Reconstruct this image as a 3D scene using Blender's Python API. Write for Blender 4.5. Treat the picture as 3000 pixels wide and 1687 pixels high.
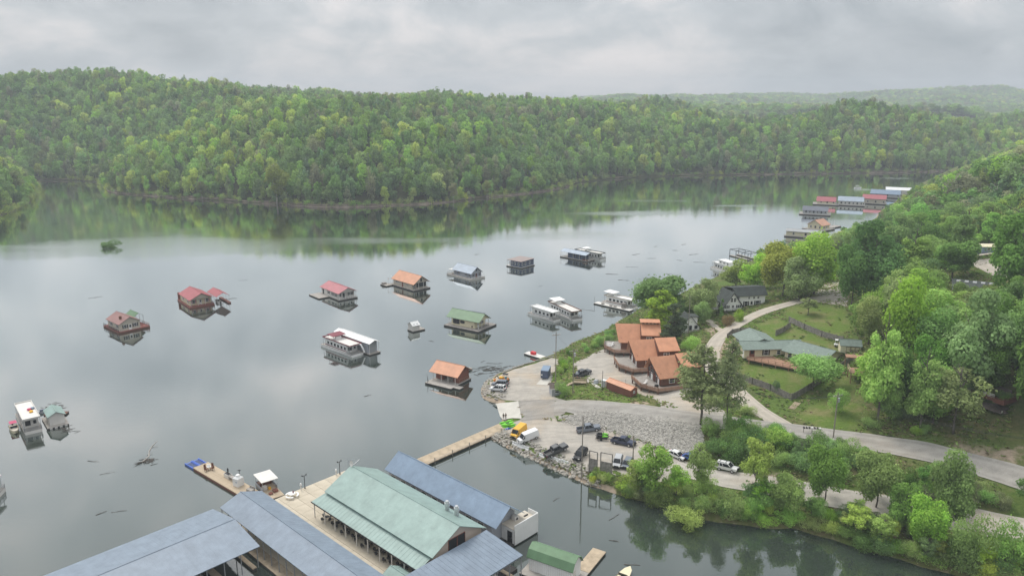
import bpy, bmesh, math, random
import numpy as np
from mathutils import Vector, Matrix
from mathutils.geometry import delaunay_2d_cdt

for o in list(bpy.data.objects):
    bpy.data.objects.remove(o)
scene = bpy.context.scene
COL = scene.collection
R = math.radians

# ------------------------------------------------------------------ camera
FPX, CX, CY, CAMZ = 2200.0, 1500.0, 843.5, 80.0
PITCH = math.atan((843.5 - 297.0) / FPX)
cam_d = bpy.data.cameras.new('camera')
cam_d.sensor_width = 36.0
cam_d.lens = 36.0 * FPX / 3000.0
cam_d.clip_start = 1.0
cam_d.clip_end = 20000.0
cam = bpy.data.objects.new('camera', cam_d)
cam.location = (0, 0, CAMZ)
cam.rotation_euler = (math.pi / 2 - PITCH, 0, 0)
COL.objects.link(cam)
scene.camera = cam

# ------------------------------------------------------------------ overcast sky
SUN_EL, SUN_AZ = R(52), R(-35)
world = bpy.data.worlds.new('World')
scene.world = world
world.use_nodes = True
wn, wl = world.node_tree.nodes, world.node_tree.links
wn.clear()
def N(nodes, t, **kw):
    n = nodes.new(t)
    for k, v in kw.items():
        setattr(n, k, v)
    return n
out = N(wn, 'ShaderNodeOutputWorld')
bg = N(wn, 'ShaderNodeBackground')
bg.inputs['Strength'].default_value = 1.0
tc = N(wn, 'ShaderNodeTexCoord')
sep = N(wn, 'ShaderNodeSeparateXYZ')
wl.new(tc.outputs['Generated'], sep.inputs[0])
def M(nodes, links, op, a, b=None, clamp=False):
    n = nodes.new('ShaderNodeMath'); n.operation = op; n.use_clamp = clamp
    for i, v in enumerate((a, b)):
        if v is None: continue
        if isinstance(v, (int, float)): n.inputs[i].default_value = v
        else: links.new(v, n.inputs[i])
    return n.outputs[0]
zc = M(wn, wl, 'MAXIMUM', sep.outputs['Z'], 0.0)

comb = N(wn, 'ShaderNodeCombineXYZ')
zz_ = M(wn, wl, 'MULTIPLY', M(wn, wl, 'POWER', zc, 0.8), 4.4)
wl.new(M(wn, wl, 'MULTIPLY', sep.outputs['X'], 2.6), comb.inputs[0]); wl.new(M(wn, wl, 'MULTIPLY', sep.outputs['Y'], 2.6), comb.inputs[1]); wl.new(zz_, comb.inputs[2])
def wnoise(scale, detail, rough, off):
    mp = N(wn, 'ShaderNodeMapping'); mp.inputs['Location'].default_value = off
    wl.new(comb.outputs[0], mp.inputs['Vector'])
    n = N(wn, 'ShaderNodeTexNoise'); n.inputs['Scale'].default_value = scale
    n.inputs['Detail'].default_value = detail; n.inputs['Roughness'].default_value = rough
    n.inputs['Distortion'].default_value = 0.5
    wl.new(mp.outputs[0], n.inputs['Vector'])
    return n.outputs['Fac']
cl1 = wnoise(1.25, 8, 0.58, (3.1, 0.4, 1))
cl2 = wnoise(3.6, 6, 0.6, (2.7, 9.4, 2))
cr = N(wn, 'ShaderNodeValToRGB')
cr.color_ramp.elements[0].position = 0.37; cr.color_ramp.elements[0].color = (0.228, 0.25, 0.27, 1)
cr.color_ramp.elements[1].position = 0.65; cr.color_ramp.elements[1].color = (0.56, 0.525, 0.515, 1)
e = cr.color_ramp.elements.new(0.50); e.color = (0.343, 0.36, 0.376, 1)
wl.new(M(wn, wl, 'ADD', M(wn, wl, 'MULTIPLY', cl1, 0.64), M(wn, wl, 'MULTIPLY', cl2, 0.36)), cr.inputs[0])
# the standard overcast sky: brighter towards the zenith
grad = M(wn, wl, 'ADD', 0.90, M(wn, wl, 'MULTIPLY', zc, 1.45))
skyc = N(wn, 'ShaderNodeMixRGB', blend_type='MULTIPLY'); skyc.inputs[0].default_value = 1.0
wl.new(cr.outputs[0], skyc.inputs[1]); wl.new(grad, skyc.inputs[2])
nish = N(wn, 'ShaderNodeTexSky', sky_type='NISHITA'); nish.sun_disc = False
nish.sun_elevation = SUN_EL; nish.sun_rotation = SUN_AZ
nish.air_density = 1.0; nish.dust_density = 3.0
nsc = N(wn, 'ShaderNodeMixRGB', blend_type='MULTIPLY'); nsc.inputs[0].default_value = 1.0
wl.new(nish.outputs[0], nsc.inputs[1]); nsc.inputs[2].default_value = (0.08, 0.08, 0.08, 1)
mixs = N(wn, 'ShaderNodeMixRGB'); mixs.inputs[0].default_value = 0.06
wl.new(skyc.outputs[0], mixs.inputs[1]); wl.new(nsc.outputs[0], mixs.inputs[2])
wl.new(mixs.outputs[0], bg.inputs['Color'])
wl.new(bg.outputs[0], out.inputs[0])

sun_d = bpy.data.lights.new('sun', 'SUN')
sun_d.energy = 1.5
sun_d.angle = R(24)
sun_d.color = (1.0, 0.96, 0.90)
sun = bpy.data.objects.new('sun', sun_d)
sun_dir = Vector((math.sin(SUN_AZ) * math.cos(SUN_EL), math.cos(SUN_AZ) * math.cos(SUN_EL), math.sin(SUN_EL)))
sun.rotation_euler = sun_dir.to_track_quat('Z', 'Y').to_euler()
sun.location = (0, 0, 400)
COL.objects.link(sun)

scene.view_settings.view_transform = 'Standard'
scene.view_settings.look = 'None'
scene.view_settings.exposure = 0.76
scene.view_settings.gamma = 1.0
scene.view_settings.use_curve_mapping = False
scene.cycles.max_bounces = 6
scene.cycles.diffuse_bounces = 3
scene.cycles.glossy_bounces = 3
scene.cycles.transmission_bounces = 4
scene.cycles.transparent_max_bounces = 8
scene.cycles.volume_bounces = 0
scene.cycles.use_denoising = True
scene.cycles.caustics_reflective = False
scene.cycles.caustics_refractive = False

# ------------------------------------------------------------------ measuring: a photo pixel to a point of the place
S = 3000.0 / 2576.0
def at(px, py, z=0.0):
    a = (px - CX) / FPX; b = -(py - CY) / FPX
    d = (a, math.cos(PITCH) + b * math.sin(PITCH), -math.sin(PITCH) + b * math.cos(PITCH))
    t = (z - CAMZ) / d[2]
    return Vector((d[0] * t, d[1] * t, z))
def V(px, py, z=0.0):
    return at(px * S, py * S, z)
def reg(x0, y0, s):
    return lambda x, y, z=0.0: at(x0 + x / s, y0 + y / s, z)

# ------------------------------------------------------------------ mesh helpers
class MB:
    def __init__(s): s.v = []; s.f = []
    def add(s, vs, fs):
        n = len(s.v); s.v += [tuple(p) for p in vs]; s.f += [tuple(i + n for i in f) for f in fs]; return s
    def box(s, x0, x1, y0, y1, z0, z1):
        return s.add([(x0,y0,z0),(x1,y0,z0),(x1,y1,z0),(x0,y1,z0),(x0,y0,z1),(x1,y0,z1),(x1,y1,z1),(x0,y1,z1)],
                     [(0,3,2,1),(4,5,6,7),(0,1,5,4),(1,2,6,5),(2,3,7,6),(3,0,4,7)])
    def hexa(s, b, t):
        return s.add(list(b) + list(t), [(3,2,1,0),(4,5,6,7),(0,1,5,4),(1,2,6,5),(2,3,7,6),(3,0,4,7)])
    def slab(s, quad, th):
        "a sheet (any polygon) with thickness th downwards"
        n = len(quad)
        vs = [tuple(q) for q in quad] + [(q[0], q[1], q[2] - th) for q in quad]
        fs = [tuple(range(n)), tuple(range(2 * n - 1, n - 1, -1))]
        fs += [(i, i + n, (i + 1) % n + n, (i + 1) % n) for i in range(n)]
        return s.add(vs, fs)
    def prism(s, pts, axis, a0, a1):
        "polygon pts (2D) extruded along axis x, y or z from a0 to a1"
        n = len(pts)
        def mk(p, a):
            return {'x': (a, p[0], p[1]), 'y': (p[0], a, p[1]), 'z': (p[0], p[1], a)}[axis]
        vs = [mk(p, a0) for p in pts] + [mk(p, a1) for p in pts]
        fs = [tuple(range(n - 1, -1, -1)), tuple(range(n, 2 * n))]
        fs += [(i, (i + 1) % n, (i + 1) % n + n, i + n) for i in range(n)]
        return s.add(vs, fs)
    def tube(s, p0, p1, r, n=6, r1=None):
        p0, p1 = Vector(p0), Vector(p1); d = (p1 - p0)
        if d.length < 1e-6: return s
        d.normalize(); a = d.orthogonal().normalized(); b = d.cross(a); r1 = r if r1 is None else r1
        vs = []
        for P, q in ((p0, r), (p1, r1)):
            for i in range(n):
                t = 2 * math.pi * i / n; vs.append(tuple(P + a * (q * math.cos(t)) + b * (q * math.sin(t))))
        fs = [(i, (i + 1) % n, (i + 1) % n + n, i + n) for i in range(n)] + [tuple(range(n - 1, -1, -1)), tuple(range(n, 2 * n))]
        return s.add(vs, fs)
    def bar(s, p0, p1, w):
        return s.tube(p0, p1, w * 0.7071, 4)
    def build(s, name, material, parent=None, smooth=False, loc=None):
        me = bpy.data.meshes.new(name)
        me.from_pydata(s.v, [], s.f); me.update()
        if smooth:
            me.polygons.foreach_set('use_smooth', [True] * len(me.polygons))
        me.materials.append(MAT[material] if isinstance(material, str) else material)
        o = bpy.data.objects.new(name, me)
        COL.objects.link(o)
        if parent is not None: o.parent = parent
        if loc is not None: o.location = loc
        return o
def tag(o, label=None, cat=None, group=None, kind=None):
    if label: o['label'] = label
    if cat: o['category'] = cat
    if group: o['group'] = group
    if kind: o['kind'] = kind
    return o
def thing(name, label, cat, loc=(0, 0, 0), rz=0.0, group=None):
    o = bpy.data.objects.new(name, None); COL.objects.link(o)
    o.empty_display_size = 0.5
    o.location = loc; o.rotation_euler = (0, 0, rz)
    return tag(o, label, cat, group)
def copy_tree(o, parent=None):
    c = o.copy(); COL.objects.link(c)
    if parent is not None: c.parent = parent
    for ch in list(o.children): copy_tree(ch, c)
    return c

# ------------------------------------------------------------------ materials
MAT = {}
def _nt(name):
    m = bpy.data.materials.new(name); m.use_nodes = True
    nt = m.node_tree; nt.nodes.clear()
    o = nt.nodes.new('ShaderNodeOutputMaterial')
    return m, nt.nodes, nt.links, o
def rgb(c): return (c[0], c[1], c[2], 1.0)
def mat(name, col, rough=0.7, var=0.18, scale=0.6, bump=0.0, bscale=8.0, metal=0.0, col2=None, stretch=(1, 1, 1), spec=0.3, emis=None):
    "principled, colour broken up by two noises in object space, with optional fine relief"
    m, n, l, o = _nt(name)
    p = n.new('ShaderNodeBsdfPrincipled'); l.new(p.outputs[0], o.inputs[0])
    p.inputs['Roughness'].default_value = rough; p.inputs['Metallic'].default_value = metal
    p.inputs['Specular IOR Level'].default_value = spec
    t = n.new('ShaderNodeTexCoord'); mp = n.new('ShaderNodeMapping'); l.new(t.outputs['Object'], mp.inputs[0])
    mp.inputs['Scale'].default_value = stretch
    a = n.new('ShaderNodeTexNoise'); a.inputs['Scale'].default_value = scale; a.inputs['Detail'].default_value = 6
    a.inputs['Roughness'].default_value = 0.65
    l.new(mp.outputs[0], a.inputs['Vector'])
    cr = n.new('ShaderNodeValToRGB')
    c2 = col2 if col2 else tuple(min(1, c * (1 + var)) for c in col)
    c1 = tuple(c * (1 - var) for c in col)
    cr.color_ramp.elements[0].position = 0.3; cr.color_ramp.elements[0].color = rgb(c1)
    cr.color_ramp.elements[1].position = 0.72; cr.color_ramp.elements[1].color = rgb(c2)
    l.new(a.outputs['Fac'], cr.inputs[0]); l.new(cr.outputs[0], p.inputs['Base Color'])
    if bump > 0:
        b = n.new('ShaderNodeTexNoise'); b.inputs['Scale'].default_value = bscale; b.inputs['Detail'].default_value = 3
        l.new(mp.outputs[0], b.inputs['Vector'])
        bp = n.new('ShaderNodeBump'); bp.inputs['Strength'].default_value = bump; bp.inputs['Distance'].default_value = 0.1
        l.new(b.outputs['Fac'], bp.inputs['Height']); l.new(bp.outputs[0], p.inputs['Normal'])
    MAT[name] = m
    return m

# ================================================================== the land
rng = np.random.default_rng(7)
def mq_fit(P, z, c):
    P = np.asarray(P, float); z = np.asarray(z, float)
    D = np.sqrt(((P[:, None] - P[None]) ** 2).sum(-1) + c * c)
    m = z.mean()
    w = np.linalg.solve(D + 0.02 * np.eye(len(P)), z - m)
    return P, w, m, c
def mq_eval(fit, X, Y):
    P, w, m, c = fit
    r = np.full(X.shape, m)
    for p, wi in zip(P, w):
        r += wi * np.sqrt((X - p[0]) ** 2 + (Y - p[1]) ** 2 + c * c)
    return r
def sdist(poly, X, Y):
    "signed distance to a closed polygon, positive inside"
    poly = np.asarray(poly, float)
    best = np.full(X.shape, 1e18); ins = np.zeros(X.shape, bool)
    n = len(poly)
    for i in range(n):
        ax, ay = poly[i]; bx, by = poly[(i + 1) % n]
        dx, dy = bx - ax, by - ay
        t = np.clip(((X - ax) * dx + (Y - ay) * dy) / (dx * dx + dy * dy + 1e-9), 0, 1)
        best = np.minimum(best, (X - ax - t * dx) ** 2 + (Y - ay - t * dy) ** 2)
        if ay != by:
            c = ((ay > Y) != (by > Y)) & (X < (bx - ax) * (Y - ay) / (by - ay) + ax)
            ins ^= c
    return np.where(ins, 1, -1) * np.sqrt(best)
def vnoise(X, Y, s, seed):
    "cheap value noise"
    x = X / s; y = Y / s
    xi = np.floor(x).astype(int); yi = np.floor(y).astype(int); fx = x - xi; fy = y - yi
    fx = fx * fx * (3 - 2 * fx); fy = fy * fy * (3 - 2 * fy)
    def h(a, b):
        k = np.sin(a * 127.1 + b * 311.7 + seed * 74.7) * 43758.5453
        return k - np.floor(k)
    return (h(xi, yi) * (1 - fx) + h(xi + 1, yi) * fx) * (1 - fy) + (h(xi, yi + 1) * (1 - fx) + h(xi + 1, yi + 1) * fx) * fy
def smin(a, b, k):
    h = np.clip(0.5 + 0.5 * (b - a) / k, 0, 1)
    return b * (1 - h) + a * h - k * h * (1 - h)

# ---- near shore (this side of the lake): traced waterline, closed far to the right
NEAR_SHORE = [(2640,1500),(2500,1468),(2350,1432),(2200,1392),(2100,1358),(2000,1332),(1900,1324),(1800,1312),(1700,1288),(1620,1262),
    (1540,1240),(1470,1214),(1400,1184),(1340,1154),(1280,1126),(1240,1103),(1262,1082),(1262,1052),(1252,1014),(1228,1008),
    (1212,1000),(1212,975),(1222,958),(1250,942),(1290,924),(1340,910),(1385,896),(1420,878),(1450,862),(1500,846),(1530,826),(1560,806),
    (1595,786),(1620,772),(1690,752),(1760,716),(1850,676),(1905,650),(1965,618),(2060,606),(2130,590),(2190,562),(2225,522),(2285,492),
    (2318,462),(2350,446),(2400,440)]
NP = [tuple(V(a, b)[:2]) for a, b in NEAR_SHORE] + [(700, 900), (1000, 600), (700, 60), (300, 40), (140, 60)]
NC = [ # photo column, photo row, height of the ground there
    (1300,1080,1.6),(1330,1130,1.8),(1420,1170,2.0),(1500,1190,2.2),(1480,1110,2.0),(1560,1130,2.2),(1400,1075,2.0),(1650,1165,2.6),(1700,1178,2.8),
    (1305,1035,1.6),(1350,1025,2.5),(1300,1000,2.0),
    (1250,975,1.6),(1300,950,1.8),(1370,935,2.0),(1395,915,2.2),(1345,918,1.5),(1320,980,2.2),(1400,1003,3.0),(1380,960,2.4),
    (1430,1020,4.0),(1500,1026,5.0),(1600,1034,5.8),(1700,1050,6.6),(1800,1064,7.2),(1900,1078,7.6),(2000,1086,7.8),(2150,1108,8.2),(2300,1135,8.6),(2450,1170,8.9),(2576,1205,9.2),(2800,1270,9.6),
    (1450,1064,2.2),(1560,1092,2.5),(1650,1128,2.8),(1740,1150,3.0),
    (1480,930,4.5),(1540,950,4.9),(1590,960,5.1),(1560,1000,5.2),(1650,1000,5.6),(1450,1000,4.3),(1432,960,3.7),(1415,925,3.2),(1700,955,6.6),(1660,905,6.0),(1600,872,5.6),(1550,866,5.2),(1530,900,4.9),
    (1700,880,7.5),(1735,842,8.3),(1800,862,9.6),(1850,818,10.8),(1900,792,12.0),(1960,770,13.4),(2050,750,15.5),(1800,790,9.0),(1830,770,10.5),(1700,790,5.0),(1640,800,3.0),
    (1900,965,8.3),(1950,995,7.9),(2000,1005,8.0),(1880,930,9.2),(1900,892,10.6),(2000,905,11.2),(2100,895,12.4),(1830,965,7.4),(1900,1025,7.4),(1780,1000,6.6),
    (2000,800,13.6),(2100,835,14.0),(2040,780,14.8),(2150,800,15.8),
    (2150,965,11.8),(2120,1045,9.8),(2250,1075,10.2),(2350,1095,10.8),(2480,1060,13.6),(2576,1090,13.6),(2500,1135,11),
    (2300,950,16),(2400,850,20),(2300,715,21),(2450,710,24),(2490,640,29),(2576,720,28),(2576,900,24),(2200,690,15),(2100,680,10),
    (1750,1195,2.9),(1850,1213,3.1),(1950,1225,3.3),(2050,1243,3.5),(2200,1270,3.8),(2400,1303,4.0),(2576,1338,4.2),(2800,1385,4.4),
    (1850,1140,5.2),(2000,1165,5.6),(2200,1200,6.0),(2400,1240,6.4)]
cP, cZ = [], []
for a, b, z in NC:
    p = V(a, b, z); cP.append((p.x, p.y)); cZ.append(z)
for x, y, z in [(203,400,2),(214,400,4),(226,400,8),(247,400,16),(274,400,27),(320,420,40),(390,430,52),(300,350,33),(262,330,26),(230,330,19),(330,520,24),(300,560,12),(400,600,20),(520,480,68),(480,680,22),(450,330,52),(360,300,44),(300,270,36),(500,230,40),(300,210,28),(250,170,20),(200,140,14),(400,100,24),(600,300,60),(700,600,60),(600,800,30)]:
    cP.append((x, y)); cZ.append(z)
NFIT = mq_fit(cP, cZ, 6.0)
def near_h(X, Y):
    d = sdist(NP, X, Y)
    d = d + (vnoise(X, Y, 5.0, 1) - 0.5) * 1.2
    b = mq_eval(NFIT, X, Y)
    b = np.maximum(b, 0.35)
    far = np.clip((Y - 330) / 60, 0, 1)
    b = b + far * (vnoise(X, Y, 40, 3) - 0.5) * 8
    ramp = np.exp(-(((X - RAMP[0]) ** 2 + (Y - RAMP[1]) ** 2) / 7.5 ** 2))
    k = 0.62 * (1 - ramp) + 0.20 * ramp
    h = np.where(d > 0, smin(b, k * d + 0.02, 0.5), 0.45 * d)
    return np.maximum(h, -4.0)
RAMP = V(1275, 1034)[:2]
def axis(segs):
    v = [segs[0][0]]
    for a, b, s0, s1 in segs:
        x = a
        while x < b - 1e-6:
            t = (x - a) / (b - a); x = min(b, x + s0 + (s1 - s0) * t); v.append(x)
    return np.array(v)
GX = axis([(-22, 150, 0.85, 0.85), (150, 270, 0.9, 3.5), (270, 760, 3.5, 9)])
GY = axis([(82, 280, 0.85, 0.85), (280, 400, 0.9, 3.5), (400, 860, 3.5, 9)])
GXX, GYY = np.meshgrid(GX, GY)
GH = near_h(GXX, GYY)
def H(x, y):
    "height of the near ground, from the same grid as its mesh"
    i = min(max(int(np.searchsorted(GX, x)) - 1, 0), len(GX) - 2); j = min(max(int(np.searchsorted(GY, y)) - 1, 0), len(GY) - 2)
    u = (x - GX[i]) / (GX[i + 1] - GX[i]); v = (y - GY[j]) / (GY[j + 1] - GY[j])
    u = min(max(u, 0), 1); v = min(max(v, 0), 1)
    return float((GH[j, i] * (1 - u) + GH[j, i + 1] * u) * (1 - v) + (GH[j + 1, i] * (1 - u) + GH[j + 1, i + 1] * u) * v)
def G(px, py, lift=0.0):
    "the point of the near ground seen at a photo position (2576-wide pixels)"
    top, bot = V(px, py, 60), V(px, py, -1)
    n = 500; prev = 0.0
    for k in range(1, n + 1):
        t = k / n; p = top.lerp(bot, t)
        if p.z < H(p.x, p.y):
            a, b = prev, t
            for _ in range(18):
                m = (a + b) / 2; p = top.lerp(bot, m)
                if p.z < H(p.x, p.y): b = m
                else: a = m
            p = top.lerp(bot, b); break
        prev = t
    return Vector((p.x, p.y, max(H(p.x, p.y), 0.0) + lift))
def grid_mesh(name, xs, ys, Z, material, keep=None, smooth=True):
    nx, ny = len(xs), len(ys)
    X, Y = np.meshgrid(xs, ys)
    co = np.stack([X, Y, Z], -1).reshape(-1, 3)
    idx = np.arange(nx * ny).reshape(ny, nx)
    q = np.stack([idx[:-1, :-1], idx[:-1, 1:], idx[1:, 1:], idx[1:, :-1]], -1).reshape(-1, 4)
    if keep is not None:
        q = q[keep.reshape(-1)]
    used = np.unique(q); remap = -np.ones(len(co), int); remap[used] = np.arange(len(used))
    me = bpy.data.meshes.new(name)
    me.from_pydata(co[used].tolist(), [], remap[q].tolist())
    me.polygons.foreach_set('use_smooth', [smooth] * len(me.polygons))
    me.materials.append(MAT[material])
    o = bpy.data.objects.new(name, me); COL.objects.link(o)
    return o, used
def inpoly_mask(pts, X, Y, soft):
    d = sdist([tuple(p[:2]) for p in pts], X, Y)
    return np.clip(d / soft + 0.5, 0, 1)

# ---- ground materials
def ground_mat():
    m, n, l, o = _nt('ground')
    p = n.new('ShaderNodeBsdfPrincipled'); l.new(p.outputs[0], o.inputs[0])
    p.inputs['Roughness'].default_value = 0.95; p.inputs['Specular IOR Level'].default_value = 0.1
    t = n.new('ShaderNodeTexCoord')
    def noise(s, d=5, r=0.6):
        a = n.new('ShaderNodeTexNoise'); a.inputs['Scale'].default_value = s; a.inputs['Detail'].default_value = d; a.inputs['Roughness'].default_value = r
        l.new(t.outputs['Object'], a.inputs['Vector']); return a.outputs['Fac']
    def ramp(f, stops):
        c = n.new('ShaderNodeValToRGB'); c.color_ramp.elements[0].position, c.color_ramp.elements[0].color = stops[0][0], rgb(stops[0][1])
        c.color_ramp.elements[1].position, c.color_ramp.elements[1].color = stops[-1][0], rgb(stops[-1][1])
        for q, k in stops[1:-1]:
            e = c.color_ramp.elements.new(q); e.color = rgb(k)
        l.new(f, c.inputs[0]); return c.outputs[0]
    def mix(f, a, b):
        x = n.new('ShaderNodeMixRGB'); 
        if isinstance(f, float): x.inputs[0].default_value = f
        else: l.new(f, x.inputs[0])
        l.new(a, x.inputs[1]); l.new(b, x.inputs[2]); return x.outputs[0]
    at1 = n.new('ShaderNodeAttribute'); at1.attribute_name = 'lawn'
    at2 = n.new('ShaderNodeAttribute'); at2.attribute_name = 'dirt'
    f1, f2 = noise(0.09, 6), noise(1.1, 8, 0.75)
    wild = ramp(f2, [(0.28, (0.055, 0.075, 0.022)), (0.5, (0.115, 0.125, 0.045)), (0.62, (0.17, 0.14, 0.075)), (0.78, (0.24, 0.175, 0.11))])
    wild2 = ramp(f2, [(0.25, (0.05, 0.09, 0.02)), (0.55, (0.1, 0.15, 0.035)), (0.8, (0.16, 0.17, 0.06))])
    f1s = ramp(f1, [(0.42, (0, 0, 0)), (0.58, (1, 1, 1))])
    w = mix(f1s, wild, wild2)
    lawn = ramp(f2, [(0.25, (0.065, 0.115, 0.02)), (0.55, (0.115, 0.17, 0.035)), (0.75, (0.19, 0.20, 0.075))])
    lawn2 = ramp(f2, [(0.25, (0.10, 0.125, 0.03)), (0.75, (0.24, 0.21, 0.105))])
    lw = mix(ramp(noise(0.16, 4), [(0.45, (0, 0, 0)), (0.66, (1, 1, 1))]), lawn, lawn2)
    g = mix(at1.outputs['Fac'], w, lw)
    dirt = ramp(noise(0.7, 7, 0.7), [(0.3, (0.2, 0.155, 0.11)), (0.55, (0.36, 0.29, 0.22)), (0.8, (0.48, 0.34, 0.25))])
    dm = n.new('ShaderNodeMath'); dm.operation = 'SUBTRACT'; l.new(at2.outputs['Fac'], dm.inputs[0])
    dn = n.new('ShaderNodeMath'); dn.operation = 'MULTIPLY'; l.new(noise(0.5, 6, 0.7), dn.inputs[0]); dn.inputs[1].default_value = 0.9
    l.new(dn.outputs[0], dm.inputs[1])
    dmm = n.new('ShaderNodeMath'); dmm.operation = 'MULTIPLY'; dmm.use_clamp = True; l.new(dm.outputs[0], dmm.inputs[0]); dmm.inputs[1].default_value = 4.0
    c = mix(dmm.outputs[0], g, dirt)
    l.new(c, p.inputs['Base Color'])
    b = n.new('ShaderNodeBump'); b.inputs['Strength'].default_value = 0.7; b.inputs['Distance'].default_value = 0.25
    l.new(f2, b.inputs['Height']); l.new(b.outputs[0], p.inputs['Normal'])
    MAT['ground'] = m
ground_mat()
mat('forest_floor', (0.05, 0.055, 0.022), 0.95, 0.5, 0.15, spec=0.05)
def worn(name, c0, c1, tan, tracks):
    "gravel or old asphalt: big stained patches, drifts, fine grit and, along a road, two wheel tracks"
    m, n, l, o = _nt(name); p = n.new('ShaderNodeBsdfPrincipled'); l.new(p.outputs[0], o.inputs[0]); p.inputs['Roughness'].default_value = .95; p.inputs['Specular IOR Level'].default_value = .1
    t = n.new('ShaderNodeTexCoord')
    def noise(sc, d, r, st=(1, 1, 1)):
        mp = n.new('ShaderNodeMapping'); mp.inputs['Scale'].default_value = st; l.new(t.outputs['Object'], mp.inputs[0])
        q = n.new('ShaderNodeTexNoise'); q.inputs['Scale'].default_value = sc; q.inputs['Detail'].default_value = d; q.inputs['Roughness'].default_value = r; l.new(mp.outputs[0], q.inputs['Vector']); return q.outputs['Fac']
    def ramp(f, a, b, ca, cb):
        c = n.new('ShaderNodeValToRGB'); c.color_ramp.elements[0].position = a; c.color_ramp.elements[0].color = rgb(ca); c.color_ramp.elements[1].position = b; c.color_ramp.elements[1].color = rgb(cb); l.new(f, c.inputs[0]); return c.outputs[0]
    def mix(f, a, b, k='MIX'):
        x = n.new('ShaderNodeMixRGB'); x.blend_type = k
        if isinstance(f, float): x.inputs[0].default_value = f
        else: l.new(f, x.inputs[0])
        l.new(a, x.inputs[1]); l.new(b, x.inputs[2]); return x.outputs[0]
    base = ramp(noise(.35, 8, .7), .3, .7, c0, c1)
    pat = ramp(noise(.075, 5, .6), .52, .68, (0, 0, 0), (.75, .75, .75))
    tn = n.new('ShaderNodeRGB'); tn.outputs[0].default_value = rgb(tan)
    col = mix(pat, base, tn.outputs[0])
    drift = ramp(noise(.5, 4, .6, (.25, 1.6, 1)), .35, .7, (.86, .86, .86), (1.08, 1.08, 1.08)); col = mix(1.0, col, drift, 'MULTIPLY')
    grit = ramp(noise(5.0, 3, .8), .25, .75, (.78, .78, .78), (1.18, 1.18, 1.18)); col = mix(1.0, col, grit, 'MULTIPLY')
    if tracks:
        at1 = n.new('ShaderNodeAttribute'); at1.attribute_name = 'track'; tk = n.new('ShaderNodeMath'); tk.operation = 'MULTIPLY'; l.new(at1.outputs['Fac'], tk.inputs[0]); l.new(noise(.4, 4, .6), tk.inputs[1])
        pale = n.new('ShaderNodeRGB'); pale.outputs[0].default_value = rgb(tuple(c * 1.32 for c in c1)); col = mix(tk.outputs[0], col, pale.outputs[0])
    l.new(col, p.inputs['Base Color'])
    b = n.new('ShaderNodeBump'); b.inputs['Strength'].default_value = .5; b.inputs['Distance'].default_value = .1; l.new(noise(6.0, 3, .7), b.inputs['Height']); l.new(b.outputs[0], p.inputs['Normal']); MAT[name] = m
worn('gravel', (.33, .31, .275), (.47, .43, .375), (.46, .375, .28), False)
worn('asphalt', (.245, .232, .212), (.355, .335, .305), (.33, .29, .24), True)
worn('lane_gravel', (.33, .30, .255), (.45, .405, .345), (.42, .34, .26), True)
worn('road_pale', (.36, .335, .30), (.48, .445, .395), (.44, .37, .29), True)
mat('concrete', (0.50, 0.48, 0.43), 0.9, 0.12, 0.4, 0.2, 9.0, spec=0.15)
mat('rock', (0.33, 0.31, 0.275), 0.95, 0.45, 1.2, 0.3, 4.0, spec=0.1, col2=(0.56, 0.52, 0.45))
mat('rock_grey', (0.42, 0.40, 0.365), 0.95, 0.45, 1.6, 0.3, 5.0, spec=0.1, col2=(0.60, 0.57, 0.515))

keep = (np.maximum.reduce([GH[:-1, :-1], GH[1:, :-1], GH[:-1, 1:], GH[1:, 1:]]) > -2.5)
ground, used = grid_mesh('ground', GX, GY, GH, 'ground', keep)
tag(ground, kind='structure')
LAWNS = [[(1870,905),(1990,925),(2090,945),(2080,975),(1990,1005),(1930,985),(1860,955)],
         [(1985,772),(2050,762),(2130,780),(2140,830),(2100,845),(2030,820),(1970,790)],
         [(1960,800),(2010,830),(2120,870),(2110,895),(2000,880),(1930,850),(1900,815)],
         [(2130,930),(2170,1000),(2160,1080),(2060,1075),(2000,1050),(2080,990)],
         [(1465,968),(1520,968),(1600,1000),(1640,1018),(1560,1016),(1440,1000),(1420,990)],
         [(1430,905),(1455,915),(1440,965),(1400,985),(1400,940)]]
lawn = np.zeros(GXX.shape)
for L in LAWNS:
    lawn = np.maximum(lawn, inpoly_mask([G(*q) for q in L], GXX, GYY, 3.0))
DIRTS = [([(1620,1006),(1640,1016),(1600,1022),(1560,1016)], 2), ([(1790,880),(1840,840),(1880,860),(1850,905),(1800,930)], 4),
         ([(1840,985),(1900,1020),(1960,1060),(1900,1050),(1850,1010)], 3),
         ([(1890,1195),(1970,1185),(2050,1215),(1990,1230),(1900,1215)], 4), ([(2120,1230),(2250,1235),(2400,1270),(2350,1290),(2150,1262)], 4),
         ([(2350,1105),(2576,1120),(2576,1180),(2450,1160)], 8), ([(2060,735),(2120,700),(2130,750),(2070,765)], 4), ([(1760,820),(1790,800),(1820,815),(1790,850)], 4)]
dirt = np.zeros(GXX.shape)
for L, s in DIRTS:
    dirt = np.maximum(dirt, 0.85 * inpoly_mask([G(*q) for q in L], GXX, GYY, s))
dshore = sdist(NP, GXX, GYY)
dirt = np.maximum(dirt, np.clip(1.15 - GH / 1.1, 0, 1) * (GH < 1.3) * np.where((GYY < 150) & (GXX > 22), .45, 1.0))
for nm, arr in (('lawn', lawn), ('dirt', dirt)):
    a = ground.data.attributes.new(nm, 'FLOAT', 'POINT'); a.data.foreach_set('value', arr.reshape(-1)[used].astype(np.float32))

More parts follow.
